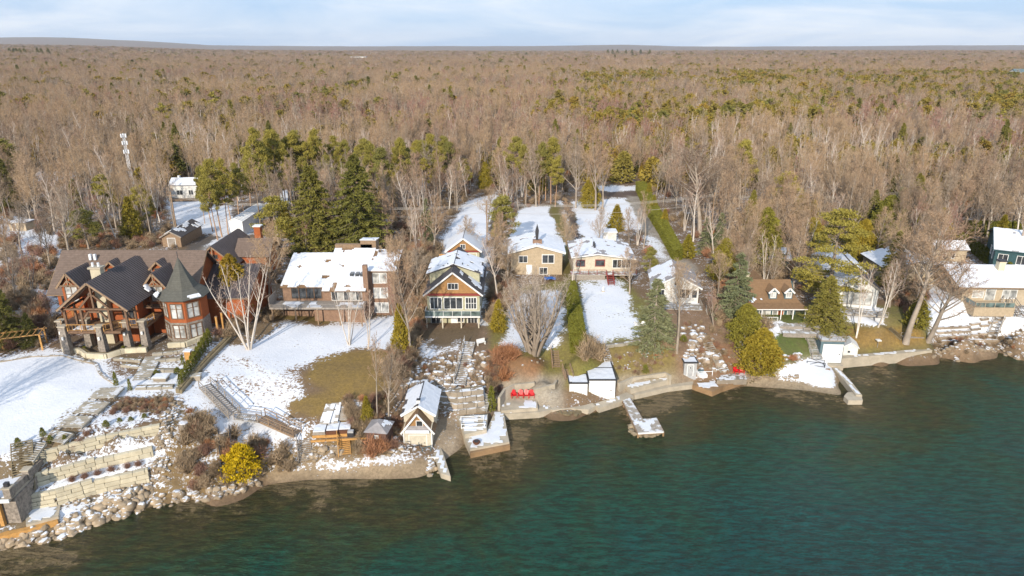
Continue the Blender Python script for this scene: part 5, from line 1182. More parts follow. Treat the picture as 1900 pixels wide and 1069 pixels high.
A.snow_on([(6.2,-3.9,-.05),(9.6,-3.9,-.05),(9.6,-2.4,-.05),(6.2,-2.4,-.05)], cover=.3, off=.01, seed=46, name='step_snow')
for i, (x, y) in enumerate(((1.6,-1.8),(3.2,-1.6),(4.0,-1.9),(6.3,-1.7))): A.box('white_deck_seat', x, x + .55, y, y + .55, 2.43, 2.9, 'white_trim')
GR = B('gabled_garage', (-13.4, 136.6, 6.1), 0, 'pale green garage with orange gable and snowy roof behind the tall house', 'garage')
GR.gable_wall(0, 6.6, 0, 9, -.4, 2.7, 5.1, 'green_siding'); GR.prism('gable_shingles', [(.0,-.12,2.6),(6.6,-.12,2.6),(3.3,-.12,5.05)], (0,.11,0), 'cedar_shingle'); qs = GR.gable_roof(0, 6.6, 0, 9, 2.7, 5.2, 'grey_shingle', 'y', .5, .14, 'white_trim'); GR.snow_on(qs[0], cover=.86, seed=51, th=.05); GR.snow_on(qs[1], cover=.84, seed=52, th=.05)
GR.box('gable_band', -.3, 6.9, -.3, -.13, 2.3, 2.59, 'red_trim'); GR.window(3.2, 3.0, .9, .9, at=-.12, nx=2); GR.door(4.3, -.1, 3.4, 2.1, 'green_siding', name='garage_door'); GR.window(1.2, .9, .5, .8, nx=1)
GR.box('timber_gate', -1.8, -.1, .3, .42, -.3, 1.7, 'golden_timber')

# ---------------------------------------------------------------- middle bungalow (hidden behind the vase tree)
Q = B('brown_bungalow', (-.2, 128.8, 6.0), 0, 'tan board bungalow with snowy low roof and tall chimney cowl', 'house')
Q.gable_wall(0, 10.1, 0, 10, -.4, 4.6, 5.9, 'tan_board'); qs = Q.gable_roof(0, 10.1, 0, 10, 4.6, 6.0, 'grey_shingle', 'y', .6, .16, 'white_trim'); Q.snow_on(qs[0], cover=.72, seed=55); Q.snow_on(qs[1], cover=.9, seed=56)
c_ = Q.box('chimney', 4.3, 6.1, 1.0, 2.0, 3.5, 6.7, 'brick'); Q.prism('chimney_cowl', [(4.95,1.4,6.7),(5.35,1.4,6.7),(5.5,1.4,8.6),(5.15,1.4,9.9),(4.8,1.4,8.6)], (0,.35,0), 'dark_metal', c_)
Q.window(7.3, 2.4, 2.2, 1.6, nx=2, fw=.14); Q.window(2.4, 2.5, 1.6, 1.3, nx=2); Q.window(6.4, .1, 1.5, 1.3, nx=2); Q.door(3.6, -.1, .95, 2, 'white_board')
q = G(1020, 520); sp = MB()
for i in range(9):
    for k in range(9): sp.v.append((i * .28 - 1.1, k * .2 - .8, .35 + .35 * float(vnoise(i * .9, k * .9, 3))))
for i in range(8):
    for k in range(8): sp.f.append((i*9+k, (i+1)*9+k, (i+1)*9+k+1, i*9+k+1))
o = sp.build('tarpaulin', 'blue_paint', None, True); o.location = (q.x, q.y, q.z - .1); tag(o, 'crumpled blue tarpaulin in front of the tan bungalow', 'tarpaulin')
# ---------------------------------------------------------------- cream bungalow with red-brown deck
Q = B('cream_bungalow', (12.0, 127.6, 5.9), 0, 'cream bungalow with red-trimmed deck rail and low snowy roof', 'house')
Q.prism('wall', [(0,0,-.4),(11.2,0,-.4),(11.2,0,3.9),(4.6,0,4.6),(0,0,4.1)], (0,10,0), 'cream_siding', Q.o)
for qd, sd in (([(-.5,-.7,4.05),(-.5,10.4,4.3),(4.7,10.4,5.1),(4.7,-.7,4.75)],61),([(12.1,-.7,3.75),(12.1,10.4,4.0),(4.7,10.4,5.1),(4.7,-.7,4.75)],62)): Q.slab('roof', qd, .15, 'grey_shingle'); Q.snow_on(qd, cover=.7, seed=sd, off=.16, th=.05)
Q.bars('fascia', [((-.5,-.75,4.1),(4.7,-.75,4.8)),((4.7,-.75,4.8),(12.1,-.75,3.8))], .2, 'white_trim')
for y in (3.2, 4.6): Q.bars('roof_vent', [((4.4,y,4.7),(4.4,y,5.9))], .35, 'dark_metal')
Q.window(5.2, 2.3, 1.6, 1.1, trim='red_trim', nx=1, fw=.16); Q.window(9.4, 1.9, 3.4, 1.6, trim='white_trim', nx=4, fw=.1); Q.window(1.4, 2.2, 1.6, 1.2, trim='red_trim', nx=2)
Q.box('deck', -.6, 12, -2.4, -.02, 1.0, 1.2, 'weathered_plank'); Q.rail([(-.6,-2.35,1.2),(6.1,-2.35,1.2)], .95, 'red_trim', 1.6, balus=.5); Q.rail([(7.5,-2.35,1.2),(12,-2.35,1.2)], .95, 'red_trim', 1.6, balus=.5)
Q.stair((6.8,-5.6,-.1),(6.8,-2.4,1.2), 1.1, 7, 'red_trim')
Q.box('lattice_skirt', -.5, 6.0, -2.3, -2.22, -.3, 1.0, 'grey_timber')
q = G(1130, 452)
Q = B('white_garden_shed', (q.x - 1.2, q.y, q.z), 0, 'small white garden shed with flat snowy roof behind the cream bungalow', 'shed')
Q.box('wall', 0, 2.8, 0, 2.6, -.3, 2.5, 'white_siding'); Q.box('roof', -.2, 3.0, -.2, 2.8, 2.5, 2.65, 'white_trim'); Q.snow_on([(-.2,-.2,2.65),(3,-.2,2.65),(3,2.8,2.65),(-.2,2.8,2.65)], cover=1.2, off=.01, th=.15, seed=63); Q.door(-1 + 1.3, 0, .01 + .8, 1.9, 'white_board')
# ---------------------------------------------------------------- grey cottage with deck
Q = B('grey_cottage', (25.0, 113.0, 6.1), -6, 'grey-roofed cottage with white windows above a railed deck', 'house')
Q.gable_wall(0, 7.6, 0, 9, -1.5, 3.0, 4.9, 'white_siding'); qs = Q.gable_roof(0, 7.6, 0, 9, 3.0, 5.0, 'grey_shingle', 'y', .5, .14, 'white_trim'); Q.snow_on(qs[0], cover=.66, seed=64, th=.05); Q.snow_on(qs[1], cover=.3, seed=65, th=.05)
Q.window(5.0, .9, 2.0, 1.6, nx=3, fw=.11); Q.window(1.2, 1.1, 1.0, 1.2, nx=2); Q.window(6.9, 1.0, .8, 1.4, nx=1); Q.window(3.8, 3.2, .9, .7, nx=2)
Q.box('deck', -.2, 7.9, -3.4, -.02, -.2, 0, 'weathered_plank'); Q.rail([(-.2,-3.3,0),(7.9,-3.3,0),(7.9,0,0)], .95, 'grey_timber', 1.4, balus=.4); Q.box('lower_wall', .3, 7.4, -2.4, -.02, -2.6, -.22, 'tan_siding'); Q.window(2.6, -1.9, 1.4, 1.1, at=-2.4, nx=2)
q = G(1300, 590)
Q.rail([(5.5,-6.5,-2.0),(1.5,-7.5,-2.2)], .9, 'weathered_plank', 1.2, balus=.4); Q.stair((9.0,-6.4,-2.2),(9.0,-3.4,-.1), 1.0, 8, 'weathered_plank')
Q.box('lower_deck', 3.5, 8.6, -6.6, -3.6, -2.1, -1.95, 'weathered_plank')
# ---------------------------------------------------------------- brown-roofed cottage with two dormers
Q = B('dormer_cottage', (39.4, 105.6, 5.6), 0, 'storybook cottage with sweeping brown roof, two white dormers and a red door', 'house')
Q.prism('wall', [(.8,1.8,-.3),(.8,8,-.3),(.8,8,3.4),(.8,4.9,5.2),(.8,1.8,2.3)], (7.6,0,0), 'teal_siding', Q.o)
m = MB(); prof = [(-.4,1.95),(1.3,2.45),(2.8,3.5),(4.9,5.35)]
for (ya, za), (yb, zb) in zip(prof[:-1], prof[1:]):
    k0 = 1.5 - .5 * (ya + .4) / 5.3 * 1.0; a0 = -.1 + (.5 - .1) * (ya + .4) / 5.3; a1 = -.1 + .4 * (yb + .4) / 5.3; b0 = 9.6 - 1.5 * min(1, (ya + .4) / 3); b1 = 9.6 - 1.5 * min(1, (yb + .4) / 3)
    m.prism([(a0,ya,za),(b0,ya,za),(b1,yb,zb),(a1,yb,zb)], (0,-.02,.14))
m.prism([(.3,4.9,5.35),(8.1,4.9,5.35),(8.4,9,3.0),(.2,9,3.0)], (0,.02,.14)); m.build('roof', 'brown_shingle', Q.o)
Q.gable_wall(2.2, 5.2, 4.9, 12, -.3, 3.2, 5.0, 'teal_siding', name='rear_wing'); Q.gable_roof(2.0, 5.4, 5.2, 12, 3.2, 5.2, 'brown_shingle', 'y', .3, name='rear_roof'); ccc = Q.box('chimney', .6, 1.2, 5.4, 6.0, 3.5, 6.4, 'pale_stone'); Q.box('chimney_cap', .5, 1.3, 5.3, 6.1, 6.4, 6.5, 'concrete', ccc)
for x in (4.3, 6.9):
    Q.gable_wall(x - .65, x + .65, 1.9, 4.3, 2.6, 4.3, 4.9, 'bluegrey_siding', name='dormer_wall'); Q.gable_roof(x - .65, x + .65, 1.85, 4.4, 4.3, 4.95, 'brown_shingle', 'y', .22, .09, 'white_trim', name='dormer_roof'); Q.window(x, 3.3, .75, .85, at=1.9, nx=2, fw=.09, glass='pale_glass')
Q.bars('fascia', [((-.15,-.42,2.0),(9.6,-.42,2.0))], .14, 'white_trim')
for x in (.2, 2.0, 5.2, 7.2, 9.2): Q.bars('post', [((x,-.1,-.2),(x,-.1,2.1))], .14, 'white_trim')
Q.door(5.9, -.1, .9, 2.0, 'orange_siding', at=1.8); Q.window(7.5, .2, .9, 1.5, at=1.8, nx=1, glass='pale_glass'); Q.window(3.2, .2, 1.8, 1.5, at=1.8, nx=3, glass='pale_glass'); Q.window(4.9, .2, .7, 1.5, at=1.8, nx=1, glass='pale_glass')
Q.box('porch_floor', -.1, 9.6, -.6, 1.78, -.35, -.12, 'grey_timber')
for i in range(3): Q.box('porch_step', 3.5, 7.5, -.6 - .4 * (i + 1), -.6 - .4 * i, -.55 - .12 * i, -.35 - .12 * i, 'step_stone')
Q.rail([(.3,-.5,-.12),(4.6,-.5,-.12)], .8, 'white_trim', 1.1, balus=.3)
Q.snow_on([(-.1,-.4,2.1),(2.6,-.4,2.1),(2.4,2.2,3.1),(.3,2.2,3.1)], cover=.5, off=.16, th=.05, seed=66)
q = P(1412, 505, 6)
Q = B('dark_teal_garage', (q.x, q.y + 2, 6.0), -8, 'dark garage with snowy roof behind the brown-roofed cottage', 'garage')
Q.gable_wall(0, 6, 0, 6, -.3, 2.4, 3.8, 'teal_siding', 'x'); qs = Q.gable_roof(0, 6, 0, 6, 2.4, 3.8, 'grey_shingle', 'x', .3, trim='white_trim'); Q.snow_on(qs[0], cover=.85, seed=67); Q.window(2.2, .9, .9, .9, nx=1); Q.window(4, .9, .9, .9, nx=1)
# ---------------------------------------------------------------- grey gabled house right
Q = B('grey_gabled_house', (56.6, 112.0, 6.0), -12, 'grey house with long snow-covered roof running inland from a glazed front', 'house')
Q.gable_wall(0, 6.6, 0, 20, -.5, 3.2, 5.4, 'white_siding'); qs = Q.gable_roof(0, 6.6, 0, 20, 3.2, 5.6, 'dark_shingle', 'y', .5, .15, 'grey_timber'); Q.snow_on(qs[0], cover=.9, seed=68, off=.16); Q.snow_on([(6.9,8,3.1),(6.9,20,3.1),(3.4,20,5.6),(3.4,8,5.6)], cover=.8, seed=69, off=.16)
Q.window(3.3, .3, 4.6, 2.2, nx=5, fw=.1, glass='pale_glass', trim='grey_timber'); Q.box('terrace', -1.0, 7.6, -3.6, -.02, -.6, -.35, 'weathered_plank'); Q.rail([(-1,-3.5,-.35),(7.6,-3.5,-.35)], .7, 'grey_timber', 1.6)
Q.gable_wall(-3.2, -.02, 7, 15, -.5, 2.8, 4.2, 'tan_siding', name='side_wing'); 
q = P(1815, 575, 6)
Q = B('tan_bungalow', (79.5, 113.4, 5.9), -2, 'tan board bungalow with wide snowy roof and raised front deck at the right edge', 'house')
Q.gable_wall(0, 16, 0, 11, -.6, 3.2, 4.9, 'tan_siding', 'x'); qs = Q.gable_roof(-.5, 16, 0, 11, 3.2, 5.1, 'dark_shingle', 'x', .9, .15, 'cut_timber'); Q.snow_on(qs[0], cover=1.2, seed=71, off=.16, cell=.5)
ccc = Q.box('chimney', 7.6, 8.7, 3.6, 4.6, 3.8, 6.4, 'pale_stone'); Q.box('chimney_cap', 7.5, 8.8, 3.5, 4.7, 6.4, 6.65, 'dark_metal', ccc)
Q.prism('rear_wing', [(-9,9,-.6),(2,9,-.6),(2,9,3.0),(-3.5,9,4.4),(-9,9,3.0)], (0,10,0), 'tan_siding'); qd = [(-9.5,8.6,3.0),(-9.5,19.4,3.0),(-3.5,19.4,4.6),(-3.5,8.6,4.6)]; Q.slab('rear_roof', qd, .14, 'dark_shingle'); Q.snow_on(qd, cover=.85, seed=72, off=.15); qd = [(2.5,8.6,3.0),(2.5,19.4,3.0),(-3.5,19.4,4.6),(-3.5,8.6,4.6)]; Q.slab('rear_roof', qd, .14, 'dark_shingle'); Q.snow_on(qd, cover=.8, seed=73, off=.15)
Q.window(2.6, .9, 1.8, 1.2, nx=2, glass='pale_glass'); Q.door(4.7, .4, 1.6, 2.1, 'pale_glass'); Q.window(8.0, .8, 2.4, 1.5, nx=2, glass='pale_glass'); Q.window(12.0, .8, 2.4, 1.5, nx=2, glass='pale_glass')
Q.box('deck', .2, 7.0, -3.6, -.02, -1.3, .3, 'tan_board'); Q.rail([(.3,-.1,.3),(.3,-3.5,.3),(6.9,-3.5,.3)], .9, 'tan_siding', 1.6, glass='rail_glass'); Q.stair((8.0,-3.9,-1.0),(8.0,-1.0,.35), 1.0, 6, 'grey_timber')
q = P(1764, 500, 6)
Q = B('tan_shed', (q.x - .5, q.y + 5, 6.0), -4, 'small tan shed with snowy roof behind the right hand bungalow', 'shed')
Q.gable_wall(0, 6.2, 0, 4.4, -.3, 2.9, 4.0, 'tan_siding', 'x'); qs = Q.gable_roof(0, 6.2, 0, 4.4, 2.9, 4.1, 'grey_shingle', 'x', .35); Q.snow_on(qs[0], cover=.9, seed=74); Q.window(1.8, .9, .5, 1.0, nx=1); Q.window(3.6, .9, .5, 1.0, nx=1)
q = P(1865, 520, 6)
Q = B('teal_house', (q.x - 1.0, q.y + 3, 6.0), -30, 'dark teal house with white windows and pale roof at the right edge', 'house')
Q.gable_wall(0, 9, 0, 16, -.5, 5.4, 7.6, 'teal_siding', 'x'); qs = Q.gable_roof(0, 9, 0, 16, 5.4, 7.8, 'grey_shingle', 'x', .4, trim='teal_siding'); Q.snow_on(qs[0], cover=.8, seed=75)
for x in (1.4, 4.4): Q.window(x, 2.9, 1.5, 1.6, nx=2)
Q.window(1.6, 1.0, 1.4, .5, nx=2)
for y in (3, 7): Q.window(y, 2.9, 1.4, 1.5, face='left', at=0, nx=2)
# ---------------------------------------------------------------- houses glimpsed in the woods
q = G(345, 372)
Q = B('white_cottage', (q.x - 4, q.y, q.z), 5, 'white cottage with snowy roof glimpsed through the trees left of the pines', 'house')
Q.gable_wall(0, 8, 0, 6, -.3, 4.4, 5.8, 'white_siding', 'x'); qs = Q.gable_roof(0, 8, 0, 6, 4.4, 5.9, 'grey_shingle', 'x', .3); Q.snow_on(qs[0], cover=.95, seed=81, cell=.6); Q.window(2.5, 1.6, 1.6, 1.3, nx=2); Q.window(5.6, 1.6, 1.2, 1.3, nx=2); Q.box('deck', 0, 8, -2.5, -.02, .3, .6, 'cut_timber'); Q.box('roof_vent', 1.4, 2, 3, 3.6, 5.4, 6.6, 'white_trim')
q = G(100, 352)
Q = B('low_house', (q.x - 6, q.y, q.z), 0, 'low house with blue-white snowy hip roof in the woods at far left', 'house')
Q.gable_wall(0, 12, 0, 8, -.3, 2.8, 4.6, 'tan_siding', 'x'); qs = Q.gable_roof(0, 12, 0, 8, 2.8, 4.8, 'dark_shingle', 'x', .4); Q.snow_on(qs[0], cover=.85, seed=82, cell=.6); Q.window(3, .9, 1.6, 1.2); Q.window(8, .9, 1.6, 1.2)
q = G(33, 428)
Q = B('small_timber_shed', (q.x - 1.8, q.y, q.z), -5, 'small pale timber shed with snow on top in the left yard', 'shed')
Q.box('wall', 0, 4.2, 0, 3, -.2, 1.9, 'tan_board'); Q.box('roof', -.2, 4.4, -.2, 3.2, 1.9, 2.05, 'grey_shingle'); Q.snow_on([(-.2,-.2,2.05),(4.4,-.2,2.05),(4.4,3.2,2.05),(-.2,3.2,2.05)], cover=1.1, off=.01, seed=83); Q.door(1.2, 0, .9, 1.7, 'cut_timber')
# far buildings
zf = float(H(-500, 2100)); Q = B('far_white_building', (-470, 2100, zf + 6), 0, 'long white building above the far woods on the horizon left of centre', 'building'); Q.box('wall', 0, 44, 0, 25, -9, 9.5, 'white_siding'); Q.box('roof', -.5, 44.5, -.5, 25.5, 9.5, 10.5, 'grey_shingle'); [Q.window(5 + 7 * i, 4, 4, 2.4, nx=1) for i in range(6)]
q = P(1795, 141, 14); Q = B('far_green_roofed_building', (655, 930, float(H(655, 930)) + 2), 0, 'white building with pale green roof far off in the right hand woods', 'building'); Q.gable_wall(0, 24, 0, 14, -3, 10, 13, 'white_siding', 'x'); Q.gable_roof(0, 24, 0, 14, 10, 14, 'rail_glass', 'x', .5); [Q.window(3 + 4.5 * i, 5, 2, 2, nx=1) for i in range(5)]
# telecom mast
q = G(250, 385); Q = B('telecom_mast', (q.x + .5, q.y, q.z), 0, 'thin white lattice telecom mast rising from the left woods', 'mast')
hm = Zat(240, 248, q.y) - q.z
m = MB(); r_ = .45; an3 = [(r_*math.cos(k*2.094), r_*math.sin(k*2.094)) for k in range(3)]
for x, y in an3: m.bar((x, y, 0), (x*.7, y*.7, hm), .06)
nn = int(hm / .9)
for i in range(nn):
    f0 = 1 - .3*i/nn; f1 = 1 - .3*(i+1)/nn
    for k in range(3): a = an3[k]; c2 = an3[(k+1) % 3]; m.bar((a[0]*f0, a[1]*f0, hm*i/nn), (c2[0]*f1, c2[1]*f1, hm*(i+1)/nn), .04)
m.build('lattice', 'white_metal', Q.o)
for zz in (hm - .3, hm - 2.2, hm - 4.5):
    for k in range(3): x, y = an3[k]; Q.box('antenna', x*1.4-.12, x*1.4+.12, y*1.4-.12, y*1.4+.12, zz-.7, zz+.3, 'white_metal')

# ================================================================== shore works, walls, stairs
rr_ = np.random.default_rng(21)
BLK = {}
def block_mesh(kind):
    """one dressed block, unit size, slightly rounded and uneven"""
    if kind not in BLK:
        m = []
        for s in range(4):
            bm = bmesh.new(); bmesh.ops.create_cube(bm, size=1.0); bmesh.ops.bevel(bm, geom=bm.edges[:], offset=.05, segments=1, affect='EDGES')
            r = random.Random(s * 7 + len(BLK))
            for v in bm.verts: v.co += Vector((r.uniform(-.02,.02), r.uniform(-.04,.04), r.uniform(-.03,.03)))
            me = bpy.data.meshes.new('block'); bm.to_mesh(me); bm.free(); me.materials.append(MATS[kind]); m.append(me)
        BLK[kind] = m
    return BLK[kind]
def block_wall(name, label, cat, pts, mat, bl=1.35, bh=.46, dep=.5, group=None, setback=.12, core=True, name_piece='block'):
    """coursed stone wall along pts [(x, y, z0, z1)], every block a part"""
    o = empty(name, (pts[0][0], pts[0][1], pts[0][2]), 0, label, cat, group); me = block_mesh(mat); base = Vector((pts[0][0], pts[0][1], pts[0][2]))
    for (a, b) in zip(pts[:-1], pts[1:]):
        A = Vector((a[0], a[1], a[2])); Bv = Vector((b[0], b[1], b[2])); d = Bv - A; L = Vector((d.x, d.y, 0)).length; ang = math.atan2(d.y, d.x); nrm = Vector((-d.y, d.x, 0)).normalized()
        rows = max(1, round(((a[3]-a[2]) + (b[3]-b[2])) / 2 / bh)); h = ((a[3]-a[2]) + (b[3]-b[2])) / 2 / rows
        for r in range(rows):
            x = -(bl * .5 if r % 2 else 0)
            while x < L - .05:
                w = bl * rr_.uniform(.75, 1.25); x0 = max(0, x); x1 = min(L, x + w); x += w
                if x1 - x0 < .2: continue
                c = A.lerp(Bv, (x0 + x1) / 2 / L); q = link(bpy.data.objects.new(name_piece, me[rr_.integers(4)]), o)
                q.location = c - base + nrm * (setback * r + rr_.uniform(-.03, .03)) + Vector((0, 0, h * (r + .5) + (c.z * 0))); q.rotation_euler = (0, 0, ang + (math.pi if rr_.uniform() < .5 else 0)); q.scale = (x1 - x0 - .035, dep, h - .03)
        if core:
            m = MB(); mid = nrm * (.28 + setback * rows / 2)
            m.prism([A - base + nrm * .2, Bv - base + nrm * .2, Bv - base + nrm * .2 + Vector((0,0,h*rows-.08)) + nrm * setback * rows, A - base + nrm * .2 + Vector((0,0,h*rows-.08)) + nrm * setback * rows], nrm * .3).build('wall_core', 'wet_stone', o)
    return o
def wall_pts(key):
    out = []
    for u, v, z0, z1 in WALLS[key]: p = P(u, v, z0); out.append((p.x, p.y - .05, z0, z1))
    return out
block_wall('retaining_wall', 'lowest pale block retaining wall of the mansion terraces above the boulders', 'wall', wall_pts('terrace_low'), 'pale_stone')
block_wall('retaining_wall', 'middle pale block retaining wall of the mansion terraces', 'wall', wall_pts('terrace_mid'), 'pale_stone')
block_wall('retaining_wall', 'uppermost pale block retaining wall of the mansion terraces', 'wall', wall_pts('terrace_high'), 'pale_stone')
block_wall('armour_stone_wall', 'stepped wall of big grey armour stones right of the gabled boathouse', 'wall', wall_pts('armour_wall'), 'armour_stone', 1.5, .68, .8, setback=.35)
def gw(lst, h=.5): return [(G(u, v).x, G(u, v).y, G(u, v).z - .1, G(u, v).z + h) for u, v in lst]
block_wall('garden_wall', 'low pale stone planter wall curving in front of the mansion deck', 'wall', gw([(118,652),(148,655),(162,664),(200,665),(232,655),(273,653)], .7), 'pale_stone', 1.6, .7, .45)
block_wall('garden_wall', 'low pale planter wall around the foot of the turret', 'wall', gw([(312,645),(345,643),(383,628)], .7), 'pale_stone', 1.6, .7, .45)
for i, (l, lb) in enumerate([([(283,660),(330,655),(378,642)],'low snowy stone edging just below the turret planter'),([(290,672),(335,668),(372,655)],'second stone edging below the turret planter'),([(285,690),(325,690)],'stone edging behind the fire table patio'),([(252,722),(322,720)],'stone edging in front of the fire table patio'),([(212,668),(262,672)],'left stone edging of the stepped garden'),([(225,680),(265,684)],'second left stone edging of the stepped garden')]):
    block_wall('stone_edging', lb, 'wall', gw(l, .35), 'step_stone', 1.5, .45, .45)
block_wall('stone_kerb', 'curved dark stone kerb around the mansion lawn', 'kerb', gw([(0,672),(60,662),(118,660),(178,676),(184,690),(195,702),(213,712)], .2), 'armour_stone', 1.4, .3, .35, core=False)
block_wall('stone_kerb', 'straight stone kerb between the mansion lawn and its long garden stairs', 'kerb', gw([(205,722),(150,765),(108,800),(92,808)], .2), 'armour_stone', 1.4, .3, .35, core=False)
block_wall('boundary_wall', 'dark low stone wall running down beside the arborvitae row', 'wall', gw([(425,628),(385,668),(345,712),(330,730)], .55), 'wet_stone', 1.4, .65, .5)
for k, v in enumerate((624, 631, 638, 645)):
    block_wall('stone_terrace', ['top','second','third','lowest'][k] + ' snowy stone course of the stepped terrace at the right shore', 'wall', gw([(1735 + k * 3, v - 14 + k * 1.5), (1800, v - 17 + k * 1.5), (1862 - k * 4, v - 18 + k * 2)], .35), 'snowy_stone', 1.7, .45, .5, core=False)
block_wall('stone_edging', 'low wall along the front of the snowy lawn by the white sheds', 'wall', gw([(1122,645),(1160,640),(1192,634)], .4), 'step_stone', 1.3, .5, .4)

def solid(name, label, cat, px, z0, z1, mat, snowy=None, seed=0, group=None, part='slab', hover=0):
    """concrete body: plan given by sight lines at its top, real thickness z0..z1"""
    pts = [P(u, v, z1) for u, v in px]; c = sum(pts, Vector()) / len(pts); o = empty(name, (c.x, c.y, z0), 0, label, cat, group); off = Vector((c.x, c.y, z0))
    m = MB().prism([(p.x - off.x, p.y - off.y, 0) for p in pts], (0, 0, z1 - z0)); m.build(part, mat, o)
    if snowy:
        xs_ = [p.x - off.x for p in pts]; ys_ = [p.y - off.y for p in pts]; cell = .4; m = MB(); idx = {}
        def vv(i, j):
            if (i, j) not in idx: idx[i, j] = len(m.v); m.v.append((min(xs_) + i * cell + rr_.uniform(-.1,.1), min(ys_) + j * cell + rr_.uniform(-.1,.1), z1 - z0 + .03 + .06 * float(vnoise(i * .5, j * .5, seed))))
            return idx[i, j]
        nx = int((max(xs_) - min(xs_)) / cell) + 1; ny = int((max(ys_) - min(ys_)) / cell) + 1; cells = []
        for i in range(nx):
            for j in range(ny):
                X = min(xs_) + (i + .5) * cell; Y_ = min(ys_) + (j + .5) * cell
                ok = all(inpoly(np.array([X + ddx]), np.array([Y_ + ddy]), list(zip(xs_, ys_)))[0] for ddx in (-.25, .25) for ddy in (-.25, .25))
                if ok and float(fbm(i * .35 + seed, j * .35, seed + 3, 3)) < snowy: m.f.append((vv(i, j), vv(i+1, j), vv(i+1, j+1), vv(i, j+1)))
        if m.f:
            m2 = bpy.data.meshes.new('snow_sheet'); m2.from_pydata(m.v, [], m.f); m2.materials.append(MATS['snow']); s = link(bpy.data.objects.new('snow_sheet', m2), o); md = s.modifiers.new('depth', 'SOLIDIFY'); md.thickness = .05; md.offset = -1
    return o
def strip(name, label, cat, line, z0, z1, wid, mat, snowy=None, seed=0, side=1):
    ps = [P(u, v, z1) for u, v in line]; L = []; Rr = []
    for i, p in enumerate(ps):
        d = (ps[min(i+1, len(ps)-1)] - ps[max(i-1, 0)]).normalized(); n = Vector((-d.y, d.x, 0)) * wid * side; L.append(p); Rr.append(p + n)
    px = [proj(p.x, p.y, p.z) for p in L + Rr[::-1]]; return solid(name, label, cat, px, z0, z1, mat, snowy, seed, part='slab')
solid('concrete_pier', 'snowy concrete pier with a timber face right of the gabled boathouse', 'pier', [(859,806),(872,834),(945,820),(934,762),(918,764),(903,798)], -1.2, 1.0, 'concrete', .68, 1)
solid('timber_revetment', 'brown wet timber face along the front of the snowy pier', 'pier', [(871.5,836.5),(873,841),(946.5,826),(945.3,821)], -1.0, .72, 'wet_concrete')
solid('patio_block', 'raised concrete patio with a lift frame inside the small harbour', 'patio', [(848,772),(862,806),(903,797),(905,768)], .6, 1.6, 'concrete', .55, 2)
solid('concrete_ramp', 'snow-covered concrete ramp running into the lake beside the gabled boathouse', 'ramp', [(806,820),(800,832),(818,878),(836,884),(824,846),(813,818)], -.6, .7, 'concrete', .72, 3)
strip('seawall', 'long concrete seawall below the row of four red chairs', 'seawall', [(930,769),(1000,765),(1024,759)], -1.0, .9, 2.0, 'concrete', .36, 4)
solid('concrete_slab', 'raised pale concrete slab in front of the row of four red chairs', 'patio', [(930,762),(998,757),(996,738),(945,741),(925,745)], .4, 1.35, 'concrete', .5, 5)
strip('seawall', 'rough concrete seawall in front of the two white boathouses', 'seawall', [(1024,761),(1060,758),(1092,760),(1108,752)], -1.0, .8, 2.2, 'concrete', .25, 6)
strip('seawall', 'concrete seawall between the white boathouse and the long dock', 'seawall', [(1112,757),(1150,745),(1176,734)], -1.0, .8, 1.4, 'concrete', .4, 7)
strip('seawall', 'pale curved seawall right of the long dock', 'seawall', [(1178,733),(1205,727),(1240,719),(1290,713)], -1.0, .75, 1.1, 'concrete', .3, 8)
strip('low_wall', 'pale concrete wall behind the curved seawall under a round bush', 'wall', [(1150,712),(1175,701),(1235,692),(1242,697)], .6, 2.3, .4, 'concrete', .8, 9)
strip('low_wall', 'snow-topped concrete strip just behind the curved seawall', 'wall', [(1170,722),(1245,704)], .5, 1.5, 1.6, 'concrete', .62, 10)
solid('boat_ramp', 'V-shaped concrete boat ramp below the grey outhouse', 'ramp', [(1285,714),(1322,727),(1340,719),(1383,705),(1368,700),(1330,703),(1290,702)], -.8, .8, 'wet_concrete', .45, 11)
strip('pier', 'long narrow snow-topped pier beside the little right hand beach', 'pier', [(1545,682),(1566,705),(1588,733)], -1.0, .9, .9, 'concrete', 1.2, 12)
solid('pier_end', 'blunt wet concrete block at the tip of the narrow pier', 'pier', [(1572,728),(1566,735),(1574,743),(1601,743),(1598,735),(1588,727)], -1.0, .7, 'concrete')
strip('seawall', 'pale concrete seawall along the lawn at right', 'seawall', [(1560,666),(1600,662),(1660,657),(1730,650)], -1.0, 1.7, 1.0, 'concrete', .45, 13)
strip('timber_wall', 'low dark timber wall crossing the snowy little beach', 'wall', [(1462,689),(1500,687),(1541,685)], .4, 1.3, .3, 'cut_timber', .6, 14)
strip('low_wall', 'curved concrete wall around the four red chairs', 'wall', [(928,738),(938,722),(955,714),(992,710)], 1.0, 3.1, .35, 'concrete', 1.2, 15)
strip('low_wall', 'concrete wall right of the four red chairs', 'wall', [(992,722),(1030,713),(1034,706)], 1.0, 3.0, .35, 'concrete', 1.2, 16)
solid('slipway', 'snowy concrete slipway at the foot of the lower left boathouse', 'ramp', [(48,974),(108,958),(112,938),(75,936),(47,945)], -.2, 1.5, 'concrete', 1.2, 17)
solid('timber_edge', 'orange timber edge along the lower left slipway', 'edge', [(-40,988),(0,988),(58,976),(106,962),(107,966),(60,981),(0,996),(-40,998)], .2, 1.2, 'golden_timber')
